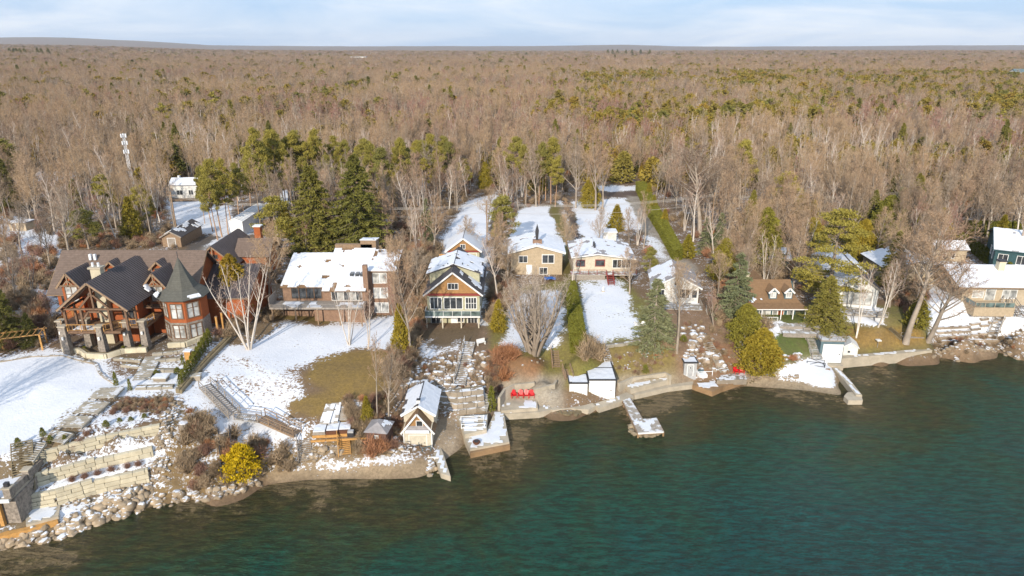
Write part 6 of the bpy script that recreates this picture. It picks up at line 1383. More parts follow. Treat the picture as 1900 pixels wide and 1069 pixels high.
# stairs as things of their own
def stairs(name, label, top, bot, w, n, mat, rails=True, ztop=0.0, zbot=0.0, tread='tread'):
    a = G(*bot); b_ = G(*top); a.z += zbot + .12; b_.z += ztop + .12; lift = max(0, max(h1(a.x + (b_.x-a.x)*t/12, a.y + (b_.y-a.y)*t/12) + .15 - (a.z + (b_.z-a.z)*t/12) for t in range(13))); a.z += lift; b_.z += lift; s = B(name, (a.x, a.y, a.z - .12), 0, label, 'stairs'); s.stair((0, 0, .12), tuple(b_ - a + Vector((0,0,.12))), w, n, mat, rails, tread); return s
stairs('wooden_stairs', 'long straight plank stairs from the tall green house down the rocky bank', (872,642), (852,724), 1.5, 24, 'weathered_plank', rails=-1)
s = stairs('wooden_stairs', 'wooden stairs with handrails at the top of the snowy slope below the brick house lawn', (382,724), (437,782), 1.5, 18, 'grey_timber', ztop=.6, zbot=.8)
q1_ = G(440, 783); q2_ = G(486, 786); F_ = B('wooden_walkway', (q1_.x, q1_.y, q1_.z + .3), 0, 'level railed wooden walkway joining the two flights on the snowy slope', 'walkway'); dd = q2_ - q1_
for i in range(12): F_.box('plank', dd.x * i / 12, dd.x * (i + .86) / 12, -.7, .7, dd.z * i / 12 + .4, dd.z * i / 12 + .48, 'weathered_plank')
F_.rail([(0,-.7,.45),(dd.x,-.7,.45 + dd.z)], .95, 'grey_timber'); F_.rail([(0,.7,.45),(dd.x,.7,.45 + dd.z)], .95, 'grey_timber')
stairs('wooden_stairs', 'lower wooden flight with orange stringers slanting right to the covered lounge deck', (486,786), (553,812), 1.4, 17, 'cut_timber', ztop=.7, zbot=.4)
stairs('wooden_stairs', 'short snowy steps dropping from the timber deck to the boulders', (563,818), (567,858), 1.5, 11, 'grey_timber', rails=-1)
stairs('metal_stairs', 'steep dark open stairs left of the yellow bush', (418,812), (424,890), 1.2, 20, 'dark_metal', ztop=.4, zbot=.2)
stairs('wooden_stairs', 'orange timber steps below the snow-covered boxes', (637,812), (640,846), 1.4, 10, 'golden_timber', rails=-1)
s = stairs('wooden_stairs', 'brown stairs with post rails on the lawn bank right of the vase-shaped tree', (1029,652), (1032,684), 1.1, 10, 'cut_timber', rails=-1)
stairs('wooden_stairs', 'short brown stairs down to the small flat-roofed white shed', (1050,688), (1056,706), 1.1, 7, 'cut_timber')
stairs('wooden_stairs', 'pale timber stairs beside the blue-grey boathouse', (1497,618), (1516,668), 1.6, 18, 'weathered_plank', rails=-1)
stairs('stone_steps', 'pale stone steps descending the bank behind the white boathouse', (1121,646), (1131,680), 1.1, 11, 'snowy_stone', rails=(), tread='step')
stairs('stone_steps', 'stone steps through the rockery below the grey cottage', (1312,640), (1345,694), 1.4, 15, 'step_stone', rails=(), tread='step')
stairs('stone_steps', 'concrete steps at the right end of the armour stone wall', (903,738), (894,768), 1.3, 11, 'step_stone', rails=-1, tread='step')
stairs('stone_steps', 'broad stone steps climbing to the mansion between the garden edgings', (285,663), (262,706), 2.0, 12, 'step_stone', rails=(), tread='step')
for a_, b_, lb in [((208,722),(188,742),'uppermost flight of the long garden stairs beside the mansion lawn'),((182,748),(158,770),'second flight of the long garden stairs beside the mansion lawn'),((150,775),(128,797),'third flight of the long garden stairs beside the mansion lawn'),((118,805),(98,824),'lowest flight of the long garden stairs beside the mansion lawn')]:
    stairs('stone_steps', lb, a_, b_, 3.0, 8, 'step_stone', rails=(), tread='step')
stairs('stone_steps', 'dark side flight of stone steps left of the garden stairs', (68,822), (40,846), 2.4, 9, 'step_stone', rails=(), tread='step')
stairs('stone_steps', 'long shaded stone stairs against the lower left boathouse wall', (52,865), (52,938), 1.9, 20, 'wet_stone', rails=(), tread='step')
stairs('stone_steps', 'grassy steps down the bank in the shade of the tallest lakeside tree', (1650,612), (1672,644), 1.2, 12, 'wet_stone', rails=(), tread='step')
stairs('wooden_stairs', 'plank steps with rails down the right shore', (1858,602), (1840,630), 1.2, 10, 'weathered_plank')
# terraced deck in front of the dormer cottage
q = G(1480, 606); T = B('stepped_deck', (q.x - 3.2, q.y - 1.2, q.z), -4, 'broad stepped timber deck in front of the brown-roofed cottage', 'deck')
for i in range(2):
    for k in range(6): T.box('plank', 0, 6.6, 2.4 - i * 1.9 - .30 * k - .28, 2.4 - i * 1.9 - .30 * k, .25 - i * .45, .33 - i * .45, 'weathered_plank')
    T.box('riser', 0, 6.6, 2.4 - i * 1.9 - 1.84, 2.4 - i * 1.9 - 1.8, -.5 - i * .3, .24 - i * .45, 'grey_timber')
T.rail([(6.6,-3.2,-.6),(8.4,-3.2,-.6)], .9, 'grey_timber')

# ---------------------------------------------------------------- boathouses and sheds by the water
q = P(745, 830, 1.0)
A = B('gabled_boathouse', (q.x, q.y, .9), 0, 'cream boathouse with steep brown front gable and snowy roof', 'boathouse')
A.o.scale = (.82, .85, .80); A.o.location.x += .35; A.box('wall', 0, 4.3, 0, 9.0, -.8, 3.5, 'cream_siding'); A.gable_wall(-.15, 4.45, 1.8, 9.1, 3.5, 5.0, 6.3, 'cream_siding', name='upper_wall')
qs = A.gable_roof(-.15, 4.45, 1.7, 9.1, 5.0, 6.5, 'dark_shingle', 'y', .35, .12, 'white_trim'); A.snow_on(qs[0], cover=.7, seed=91, th=.07); A.snow_on(qs[1], cover=.92, seed=92, th=.07)
A.prism('gable_wall', [(.4,.35,3.3),(3.9,.35,3.3),(2.15,.35,5.6)], (0,1.4,0), 'cedar_shingle'); qs = A.gable_roof(-.15, 4.45, .1, 2.4, 2.9, 6.0, 'brown_shingle', 'y', .25, .12, 'white_trim', name='front_roof')
A.window(2.45, 3.7, .9, .9, at=.34, nx=1, fw=.09); A.slab('porch_roof', [(.3,-.5,2.9),(4.0,-.5,2.9),(3.7,.34,3.7),(.6,.34,3.7)], .08, 'grey_shingle'); A.snow_on([(.3,-.5,2.9),(4.0,-.5,2.9),(3.9,-.2,3.2),(.4,-.2,3.2)], cover=1.2, off=.09, th=.06, cell=.25, seed=93)
[A.bars('corner_board', [((x,-.05,-.6),(x,-.05,2.9))], .14, 'white_trim') for x in (.03, 4.27)]; A.door(2.15, -.3, 2.6, 2.6, 'cream_siding', name='boat_door'); c = A.box('chimney', 1.9, 2.4, 2.2, 2.7, 5.8, 7.1, 'white_trim'); A.box('chimney_cap', 1.85, 2.45, 2.15, 2.75, 7.1, 7.18, 'dark_metal', c)
A.bars('stair_rail', [((.5,-.4,0),(.5,-.4,1.4)),((1.0,-.4,0),(1.0,-.4,1.4)),((.5,-.4,1.4),(1.0,-.4,1.4))], .05, 'dark_metal')
q = P(764, 846, .6); D_ = B('boathouse_deck', (q.x - 1.8, q.y - .6, 0.2), 0, 'grey plank deck and white kerb in front of the gabled boathouse', 'deck')
for i in range(14): D_.box('plank', .1, 5.0, .15 + i * .22, .34 + i * .22, .3, .36, 'weathered_plank')
D_.box('kerb', -.1, 5.2, -.1, .12, -.6, .62, 'white_trim')
def frame_lift(name, label, loc, w, d, h, mat, rz=0, cat='boat lift'):
    F = B(name, loc, rz, label, cat)
    F.bars('upright', [((0,0,0),(0,0,h))], .09, mat); F.bars('upright', [((w,0,0),(w,0,h))], .09, mat); F.bars('upright', [((0,d,0),(0,d,h))], .09, mat); F.bars('upright', [((w,d,0),(w,d,h))], .09, mat)
    F.bars('cross_beam', [((0,0,h*.9),(w,0,h*.9)),((0,d,h*.9),(w,d,h*.9)),((0,0,h*.15),(w,0,h*.15)),((0,d,h*.15),(w,d,h*.15)),((0,0,h*.15),(0,d,h*.15)),((w,0,h*.15),(w,d,h*.15))], .07, mat)
    F.bars('brace', [((0,0,h*.15),(w*.6,0,h*.9)),((w,d,h*.15),(w*.3,d,h*.9)),((0,0,h*.3),(0,d,h*.7))], .05, mat); return F
frame_lift('boat_lift', 'tangle of dark boat lift frames in front of the gabled boathouse', (q.x - .6, q.y + .2, .56), 1.6, 1.2, 1.3, 'dark_metal', 14)
frame_lift('boat_lift', 'white pipe lift frame left of the dark frames on the boathouse deck', (q.x - 1.2, q.y - .2, .56), 1.0, .9, 1.0, 'white_metal', -10)
frame_lift('boat_lift', 'blue-grey lift frame right of the tangle on the boathouse deck', (q.x + 1.3, q.y + .1, .56), 1.1, 1.3, 1.2, 'bluegrey_siding', 25)
q = P(856, 798, 1.6); frame_lift('boat_lift', 'low white lift frame on the raised harbour patio', (q.x, q.y + .3, 1.6), 3.0, 2.0, .7, 'white_metal', 6)
q = P(1318, 702, 1.0); frame_lift('boat_lift', 'white lift frame beside the V-shaped boat ramp', (q.x - 2.3, q.y, .9), 2.6, 1.4, 1.3, 'white_metal', 4)
q = P(1497, 676, 1.6); frame_lift('boat_lift', 'dark folded lift frame lying on snow before the blue-grey boathouse', (q.x, q.y, 1.4), 2.6, 1.2, .8, 'dark_metal', -18)
def flat_box(name, label, u, v, w, dep, u2, v2, wall, roofm, z=1.0, door=None, cat='shed', rz=0, snow=.95, rim=.12, nd=None):
    p = P(u, v, z); h = Zat(u2, v2, p.y) - z; F = B(name, (p.x, p.y, z), rz, label, cat)
    F.box('wall', 0, w, 0, dep, -.6, h, wall); m = MB().box(-.12, w + .12, -.12, dep + .12, h, h + .12); m.build('roof', roofm, F.o)
    m = MB(); [m.bar(a, b_, .14) for a, b_ in (((-.1,-.1,h+.18),(w+.1,-.1,h+.18)),((w+.1,-.1,h+.18),(w+.1,dep+.1,h+.18)),((w+.1,dep+.1,h+.18),(-.1,dep+.1,h+.18)),((-.1,dep+.1,h+.18),(-.1,-.1,h+.18)))]; m.build('roof_rim', roofm, F.o)
    F.snow_on([(0,0,h+.12),(w,0,h+.12),(w,dep,h+.12),(0,dep,h+.12)], cover=snow, off=.01, th=.08, seed=int(u) % 50)
    return F, h
F, h = flat_box('white_boathouse', 'larger white flat-roofed boathouse with dark roof rim', 1092, 737, 3.75, 7.6, 1096, 706, 'white_board', 'dark_metal', 1.0, cat='boathouse'); F.box('roof_seam', 0, 3.9, 3.6, 3.75, h + .13, h + .26, 'dark_metal'); F.door(2.0, .1, 3.0, h - .5, 'white_board', name='boat_door'); F.window(4, 1.2, .9, .8, face='left', at=0, nx=1)
F, h = flat_box('flat_white_shed', 'small flat-roofed white shed left of the larger white boathouse', 1056, 741, 2.55, 2.6, 1056, 712, 'white_board', 'dark_metal', 1.0); F.door(1.3, .1, 1.0, 1.9, 'white_board')
F, h = flat_box('grey_outhouse', 'small grey shed with flat snowy roof above the boat ramp', 1268, 698, 1.9, 1.8, 1268, 674, 'grey_board', 'dark_metal', 1.5, snow=1.1); F.door(.95, .05, .8, 1.8, 'grey_board'); F.window(.95, 1.3, .25, .25, at=-.06, nx=1, fw=.04)
p = P(681, 826, 2.2); F = B('brown_shed', (p.x, p.y, 2.0), -8, 'dark brown board shed with grey hip roof left of the gabled boathouse', 'shed')
F.box('wall', 0, 2.5, 0, 2.6, -.5, 2.1, 'shed_board'); m = MB(); e = .25; m.v = [(-e,-e,2.1),(2.5+e,-e,2.1),(2.5+e,2.6+e,2.1),(-e,2.6+e,2.1),(1.25,.9,3.0),(1.25,1.7,3.0)]; m.f = [(0,1,4),(1,2,5,4),(2,3,5),(3,0,4,5),(0,3,2,1)]; m.build('roof', 'grey_shingle', F.o); F.window(1.3, 1.3, .4, .35, nx=1, fw=.06, glass='pale_glass'); F.snow_on([(2.7,.2,2.15),(2.7,2.6,2.15),(1.7,1.9,2.75),(1.7,.8,2.75)], cover=.5, off=.05, th=.04, cell=.25, seed=95)
p = P(1518, 671, 1.2); h = Zat(1518, 633, p.y) - 1.2
F = B('bluegrey_boathouse', (p.x, p.y, 1.2), -3, 'blue-grey boathouse with white overhead door and railed roof deck', 'boathouse'); F.box('wall', 0, 3.6, 0, 7.5, -.9, h, 'bluegrey_siding'); F.box('roof', -.15, 3.75, -.15, 7.65, h, h + .15, 'grey_timber'); F.snow_on([(0,0,h+.15),(3.6,0,h+.15),(3.6,7.5,h+.15),(0,7.5,h+.15)], cover=.9, off=.01, seed=96, th=.05); F.rail([(-.1,7.5,h+.15),(-.1,-.1,h+.15),(3.7,-.1,h+.15),(3.7,7.5,h+.15)], .75, 'grey_timber', 1.2, w=.05)
F.door(1.95, -.1, 2.9, h - .5, 'white_metal', name='overhead_door'); F.window(2, .6, .8, 1.5, face='left', at=0, nx=1); F.box('threshold', .2, 3.6, -1.0, -.01, -1.0, -.2, 'concrete')
p = P(1563, 662, 1.2); F = B('white_hut', (p.x, p.y, 1.2), -16, 'little white gabled hut right of the blue-grey boathouse', 'hut'); F.gable_wall(0, 2.1, 0, 2.6, -.4, 1.8, 2.5, 'white_siding'); qs = F.gable_roof(0, 2.1, 0, 2.6, 1.8, 2.6, 'white_trim', 'y', .15, .07); F.snow_on(qs[0], cover=.8, th=.05, cell=.25, off=.08, seed=97); F.window(.8, .8, .35, .4, nx=1, fw=.05)
# lower left stone boathouse with a terrace roof
p = P(41, 973, 1.2); top = Zat(30, 925, p.y); h = top - 1.2
F = B('stone_boathouse', (p.x, p.y, 1.2), 4, 'stone boathouse with snowy terrace roof and pillared parapet at the lower left corner', 'boathouse')
F.box('wall', -14, 0, 0, 10.5, -.8, h, 'stone_pillar'); F.box('roof_terrace', -14, -.2, -.5, 10.5, h, h + .25, 'concrete'); F.box('glass_guard', -14, -1.2, -.45, -.38, h + .26, h + 1.2, 'rail_glass'); F.box('eave_board', -14, -.2, -.62, -.51, h - .1, h + .3, 'white_trim')
F.snow_on([(-14,-.2,h+.25),(-.6,-.2,h+.25),(-.6,10.3,h+.25),(-14,10.3,h+.25)], cover=1.2, off=.01, seed=98, cell=.5, name='terrace_snow')
for y in (0, 3.2, 6.4, 9.6): o = F.box('parapet_pillar', -.75, -.05, y - .35, y + .35, h + .26, h + 1.35, 'stone_pillar'); F.box('pillar_cap', -.85, .05, y - .45, y + .45, h + 1.35, h + 1.48, 'concrete', o)
for y in (.36, 3.56, 6.76): F.box('parapet', -.6, -.2, y, y + 2.48, h + .26, h + 1.0, 'stone_pillar')
F.bars('post', [((-1.6,-.25,0),(-1.6,-.25,h))], .38, 'golden_timber'); F.box('garage_door', -8, -2.4, -.06, -.01, 0, h - .8, 'cut_timber'); F.box('urn', -.62, -.2, -.2, .2, h + 1.5, h + 1.95, 'dark_metal')
q = P(12, 885, 5.2); F.box('outdoor_kitchen', -9, -4.5, 8.6, 10.2, h + .3, h + 1.6, 'stone_pillar')
# L-shaped dock on its rock crib
zt = .75; a = P(1153, 738, zt); b_ = P(1184, 803, zt); c = P(1167, 735, zt); d = P(1231, 800, zt); e = P(1218, 775, zt); f = P(1193, 778, zt)
DK = B('dock', (a.x, a.y, 0), 0, 'snow-dusted L-shaped plank dock reaching into the lake', 'dock'); n = 34
def local(p): return Vector((p.x - a.x, p.y - a.y, 0))
dn = 26; f2 = local(f); c2 = local(c); b2 = local(b_); d2 = local(d); e2 = local(e); L0 = Vector((0,0,0)); fl = L0.lerp(b2, .66)
for i in range(n):
    t0, t1 = i / n, (i + .84) / n; p0 = L0.lerp(fl, t0); p1 = L0.lerp(fl, t1); q0 = c2.lerp(f2, t0); q1 = c2.lerp(f2, t1)
    DK.prism('plank', [p0 + Vector((0,0,zt-.06)), q0 + Vector((0,0,zt-.06)), q1 + Vector((0,0,zt-.06)), p1 + Vector((0,0,zt-.06))], (0,0,.06), 'weathered_plank')
for i in range(14):
    t0, t1 = i / 14, (i + .86) / 14; p0 = fl.lerp(b2, t0); p1 = fl.lerp(b2, t1); q0 = e2.lerp(d2, t0); q1 = e2.lerp(d2, t1)
    DK.prism('plank', [p + Vector((0,0,zt-.06)) for p in (p0, q0, q1, p1)], (0,0,.06), 'weathered_plank')
up = Vector((0,0,zt-.19)); DK.bars('beam', [(L0 + up, b2 + up), (c2 + up, f2 + up), (f2 + up, e2 + up), (e2 + up, d2 + up), (d2 + up, b2 + up)], .22, 'cut_timber')
DK.bars('fascia', [(b2 + Vector((0,-.06,zt-.1)), d2 + Vector((0,-.06,zt-.1)))], .16, 'white_trim')
DK.bars('pile', [(p + Vector((0,0,-1.5)), p + Vector((0,0,zt-.2))) for p in (L0.lerp(b2,.15), L0.lerp(b2,.4), c2.lerp(f2,.3), c2.lerp(f2,.7), e2, d2, b2)], .2, 'wet_concrete')
DK.snow_on([c2 + Vector((-.25,0,zt)), L0 + Vector((.5,-.1,zt)), fl + Vector((.5,0,zt)), f2 + Vector((-.2,0,zt))], cover=.47, off=.01, th=.03, cell=.22, seed=99, name='dock_snow'); DK.snow_on([fl + Vector((.2,-.1,zt)), b2 + Vector((.3,.3,zt)), d2 + Vector((-.3,.3,zt)), e2 + Vector((-.1,-.1,zt))], cover=.53, off=.01, th=.03, cell=.2, seed=100, name='dock_snow')
# chairs
def chair(name, loc, rz, mat, label, group=None):
    F = B(name, loc, rz, label, 'chair', group)
    F.prism('seat', [(-.28,-.45,.38),(.28,-.45,.38),(.28,.15,.26),(-.28,.15,.26)], (0,0,.04), mat)
    m = MB()
    for k in range(5):
        x = -.26 + k * .13; hh = 1.0 - abs(k - 2) * .06; m.prism([(x-.055,.12,.26),(x+.055,.12,.26),(x+.055,.42,hh),(x-.055,.42,hh)], (0,.03,0))
    m.build('backrest', mat, F.o); F.box('armrest', -.42,-.28,-.5,.22,.56,.6,mat); F.box('armrest', .28,.42,-.5,.22,.56,.6,mat)
    for x in (-.38, .33): F.box('leg', x, x+.05, -.45, -.37, 0, .555, mat); F.box('leg', x, x+.05, .16, .24, 0, .555, mat)
for i, u in enumerate((953, 966, 976, 986)):
    p = G(u, 737); chair('adirondack_chair', (p.x, p.y, p.z + .02), rr_.uniform(-14, 14), 'red_paint', ['leftmost, set apart, of four red garden chairs in a row on the seawall patio','second from left of four red garden chairs in a row','third from left of four red garden chairs in a row','rightmost of four red garden chairs in a row'][i], 'red garden chairs')
for i, (u, v) in enumerate(((1365,696),(1375,696))):
    p = G(u, v); chair('adirondack_chair', (p.x, p.y, p.z + .3), 10 - 20 * i, 'red_paint', ['left one of two red garden chairs by the boat ramp','right one of two red garden chairs by the boat ramp'][i], 'red garden chairs')
solid('stone_ledge', 'stone ledge under the two red chairs', 'wall', [(1330,706),(1386,704),(1382,692),(1340,694)], .6, 1.45, 'armour_stone', .3, 22)
for i, (u, v) in enumerate(((1182,607),(1192,608))): p = G(u, v); chair('garden_chair', (p.x, p.y, p.z), 60 - 90 * i, 'white_trim', ['left one of two white chairs on the snowy lawn','right one of two white chairs on the snowy lawn'][i])
p = G(1119, 541); F = B('white_post_box', (p.x, p.y, p.z), 0, 'small white pedestal standing on the snowy lawn', 'pedestal'); F.box('base', -.25,.25,-.25,.25,0,.15,'concrete'); F.box('body', -.17,.17,-.17,.17,.15,.95,'white_trim')
p = G(893, 640); F = B('white_bench', (p.x, p.y, p.z), 30, 'small white bench on snow right of the long plank stairs', 'bench'); F.box('seat', -.7,.7,-.2,.2,.42,.48,'white_trim'); F.box('backrest', -.7,.7,.2,.25,.5,.95,'white_trim'); [F.box('leg', x,x+.08,-.18,.18,0,.42,'white_trim') for x in (-.65,.57)]
# covered boxes and panels below the brown grass
def cover_box(u, v, w, d, label, brown):
    p = G(u, v); F = B('covered_lounger', (p.x, p.y, p.z + .1), 6, label, 'platform', 'snow-covered platforms on the timber deck')
    F.box('frame', 0, w, 0, d, 0, .35, 'golden_timber'); F.box('cover', .06, w-.06, .1, d-.05, .351, .75, 'brown_cover' if brown else 'grey_timber'); F.snow_on([(.1,.4 if brown else .15,.76),(w-.1,.4 if brown else .15,.76),(w-.1,d-.1,.76),(.1,d-.1,.76)], cover=.85, off=0, th=.12, cell=.25, seed=int(u) % 30)
cover_box(580, 815, 1.6, 2.3, 'left snow-covered platform on the timber deck by the shore', False); cover_box(604, 814, 1.6, 2.6, 'middle brown-covered platform with snow on the timber deck', True); cover_box(627, 812, 1.6, 2.7, 'right brown-covered platform with snow beside the orange steps', True)
p = G(574, 819); F = B('timber_deck', (p.x, p.y, p.z - .2), 6, 'orange timber deck edge under the snow-covered platforms', 'deck'); [F.box('beam', x, x + 1.9, -.12, .1, .1, .3, 'golden_timber') for x in (0, 1.95, 3.9, 5.85)]; [F.box('plank', .1 + i * .5, .56 + i * .5, .12, 1.0, .18, .24, 'cut_timber') for i in range(11)]
p = G(652, 815); F = B('grey_barrel', (p.x, p.y, p.z), 0, 'grey covered grill standing right of the brown-covered platforms', 'grill'); F.box('body', -.4,.4,-.3,.3,.3,1.0,'dark_metal'); F.box('hood', -.35,.35,-.25,.25,1.0,1.25,'grey_board'); [F.box('leg', x,x+.06,y,y+.06,0,.3,'dark_metal') for x in (-.36,.3) for y in (-.26,.2)]
def panel(u, v, w, d, rz, label, seed):
    p = G(u, v); z = p.z; z2 = h1(p.x, p.y + d); F = B('dock_section', (p.x, p.y, z + .12), rz, label, 'dock panel', 'dock panels lying on the grass')
    n = 9
    for i in range(n): F.prism('plank', [(0, d*i/n, (z2-z)*i/n), (w, d*i/n, (z2-z)*i/n), (w, d*(i+.88)/n, (z2-z)*(i+.88)/n), (0, d*(i+.88)/n, (z2-z)*(i+.88)/n)], (0,0,.1), 'weathered_plank')
    return F, z2 - z
for u, v, lb, sn in ((593,788,'leftmost snow-striped dock panel above the covered platforms',.55),(608,787,'second snow-striped dock panel above the covered platforms',.55),(626,782,'left one of three bare grey dock panels on the grass',0),(641,781,'middle one of three bare grey dock panels on the grass',0),(655,783,'right one of three bare grey dock panels on the grass',0)):
    F, dz = panel(u, v, 1.25, 3.2, rr_.uniform(-5, 5), lb, int(u))
    if sn: F.snow_on([(0,0,.1),(1.25,0,.1),(1.25,3.2,dz+.1),(0,3.2,dz+.1)], cover=.62, off=.01, th=.04, cell=.22, seed=int(u) % 20)
p = G(665, 812); F = B('white_bench', (p.x - .6, p.y, p.z), 4, 'low white bench left of the brown shed', 'bench'); F.box('seat', 0,2.0,-.25,.25,.3,.4,'white_trim'); [F.box('leg', x,x+.1,-.2,.2,0,.3,'cut_timber') for x in (.1,1.8)]; F.bars('rail', [((-2.4,-.2,.4),(3.0,-.2,.4))], .12, 'golden_timber')
# pillar stub on the bank and stone box on snow
p = G(343, 800); F = B('stone_pedestal', (p.x, p.y, p.z - .2), 0, 'round grey stump with snow cap on the brushy bank', 'stump'); m = MB(); [m.prism([(r*math.cos(t*.785), r*math.sin(t*.785), z) for t in range(8)], (0,0,hh)) for r, z, hh in ((.5,0,1.3),)]; m.build('stump', 'armour_stone', F.o); MB().prism([(.52*math.cos(t*.785), .52*math.sin(t*.785), 1.3) for t in range(8)], (0,0,.12)).build('snow_cap', 'snow', F.o)
p = G(364, 703); F = B('stone_box', (p.x, p.y, p.z - .1), 12, 'square stone chest beside the lower end of the arborvitae row', 'chest'); F.box('body', -.6,.6,-.45,.45,0,.6,'armour_stone'); F.box('lid', -.68,.68,-.53,.53,.6,.72,'step_stone')
p = G(300, 705); F = B('fire_table', (p.x, p.y, p.z), 0, 'square snowy fire table on the small stone patio', 'table'); F.box('plinth', -.8,.8,-.55,.55,0,.45,'armour_stone'); F.box('top', -1.0,1.0,-.75,.75,.45,.58,'step_stone'); F.snow_on([(-.9,-.65,.58),(.9,-.65,.58),(.9,.65,.58),(-.9,.65,.58)], cover=.8, off=.005, th=.05, cell=.25, seed=3)
p = G(352, 672); F = B('gate_pillar', (p.x, p.y, p.z), 0, 'orange timber gate pillar in the stepped mansion garden', 'pillar'); F.box('shaft', -.4,.4,-.35,.35,0,1.7,'golden_timber'); F.box('cap', -.5,.5,-.45,.45,1.7,1.82,'snow')
for k, (u, v) in enumerate(((405,618),(415,610))): p = G(u, v); F = B('timber_post', (p.x, p.y, p.z), 0, ['left','right'][k] + ' orange timber post in the shade beside the turret', 'post'); F.box('shaft', -.13,.13,-.13,.13,0,2.6,'golden_timber'); F.box('cap', -.17,.17,-.17,.17,2.6,2.68,'cut_timber')
p = G(45, 655); F = B('pergola', (p.x - 3, p.y - 1, p.z), 20, 'orange timber pergola in the shade left of the mansion', 'pergola')
for x in (0, 5.4): [F.bars('post', [((x,y,0),(x,y,2.4))], .2, 'golden_timber') for y in (0, 2.4)]
for i in range(8): F.bars('rafter', [((i*.78,-.4,2.55),(i*.78,2.8,2.55))], .1, 'golden_timber')
F.bars('beam', [((-.3,0,2.45),(5.8,0,2.45)),((-.3,2.4,2.45),(5.8,2.4,2.45))], .14, 'golden_timber')
# right shore furniture
p = G(1590, 655); F = B('dock_rack', (p.x, p.y, p.z), -4, 'stack of weathered dock frames between white posts on the brown lawn', 'rack')
for i in range(8): F.bars('frame_rail', [((.1,i*.34,.35+.05*(i%2)),(3.6,i*.34,.42+.05*(i%2)))], .13, 'grey_timber')
for x in (0, 3.7): [F.bars('post', [((x,y,0),(x,y,1.2))], .12, 'white_trim') for y in (0, 2.6)]
for z in (.2,.6,.9): F.bars('cross_rail', [((0,0,z),(3.7,0,z))], .07, 'grey_timber')
p = G(1670, 645); F = B('long_bench', (p.x, p.y, p.z), -2, 'long grey slatted bench by the tallest lakeside tree', 'bench'); [F.box('slat', 0,3.4,-.3+.2*i,-.14+.2*i,.45,.5,'grey_timber') for i in range(4)]; F.bars('frame', [((0,-.3,.4),(3.4,-.3,.4)),((0,.5,.4),(3.4,.5,.4)),((0,.5,.4),(0,.5,1.0)),((3.4,.5,.4),(3.4,.5,1.0)),((0,.5,1.0),(3.4,.5,1.0))], .07, 'grey_timber'); [F.box('leg', x,x+.08,y,y+.08,0,.4,'grey_timber') for x in (.05,3.2) for y in (-.28,.4)]
p = G(1627, 648); F = B('lamp_post', (p.x, p.y, p.z), 0, 'small white-topped post on the brown lawn', 'post'); F.bars('pole', [((0,0,0),(0,0,1.3))], .07, 'grey_timber'); F.box('top', -.35,.35,-.35,.35,1.3,1.45,'white_trim')
for k, (u, v, rz) in enumerate(((1843,618,30),(1868,612,-35),(1885,605,-42))):
    p = G(u, v); F = B('gangway', (p.x, p.y, p.z), rz, ['left','middle','right'][k] + ' metal gangway frame stored on the snowy right shore', 'gangway'); F.bars('side_rail', [((0,0,.3),(5,0,.3)),((0,0,1.1),(5,0,1.1))], .08, 'grey_board'); F.bars('side_rail', [((0,.9,.3),(5,.9,.3)),((0,.9,1.1),(5,.9,1.1))], .08, 'grey_board')
    F.bars('brace', [((i*1.25,y,.3),(i*1.25,y,1.1)) for i in range(5) for y in (0,.9)] + [((i*1.25,0,.3),(i*1.25,.9,.3)) for i in range(5)], .06, 'grey_board'); F.bars('foot', [((0,0,-.1),(0,0,.3)),((5,0,-.1),(5,0,.3)),((0,.9,-.1),(0,.9,.3)),((5,.9,-.1),(5,.9,.3))], .07, 'grey_board')
for k, (u, v, mt, rz) in enumerate(((1034,742,'dark_metal',70),(1046,741,'blue_paint',78))): p = P(u, v, 1.1); canoe('kayak', (p.x, p.y + 1.5, 1.05), math.radians(rz), 3.2, mt, ['dark kayak hull left of the flat-roofed white shed','blue kayak hull leaning by the flat-roofed white shed'][k])
p = P(1300, 697, 1.3); F = B('pedal_boat', (p.x, p.y, 1.3), 20, 'white and pale blue pedal boat beside the grey outhouse', 'boat'); m = MB(); 
for i in range(7):
    t = i / 6; w = .62 * math.sin(math.pi * (.25 + .6 * t)); m.v += [(-w, t * 2.3 - 1.1, .1), (w, t * 2.3 - 1.1, .1), (w, t * 2.3 - 1.1, .55 + .2 * t), (-w, t * 2.3 - 1.1, .55 + .2 * t)]
for i in range(6):
    for k in range(4): m.f.append((i*4+k, i*4+(k+1)%4, (i+1)*4+(k+1)%4, (i+1)*4+k))
m.f += [(0,1,2,3),(27,26,25,24)]; m.build('hull', 'white_metal', F.o, False); F.box('seat', -.35,.35,-.2,.3,.62,1.0,'bluegrey_siding')
p = P(884, 824, 1.05); F = B('fire_bowl', (p.x, p.y, 1.0), 0, 'round brown fire bowl on the snowy pier', 'fire bowl'); m = MB(); [m.prism([(r*math.cos(t*.628), r*math.sin(t*.628), z) for t in range(10)], (0,0,.14)) for r, z in ((.25,.05),(.4,.19),(.48,.33))]; m.build('bowl', 'brown_cover', F.o); MB().prism([(.3*math.cos(t*.628), .3*math.sin(t*.628), .47) for t in range(10)], (0,0,.03)).build('ash', 'dark_metal', F.o)
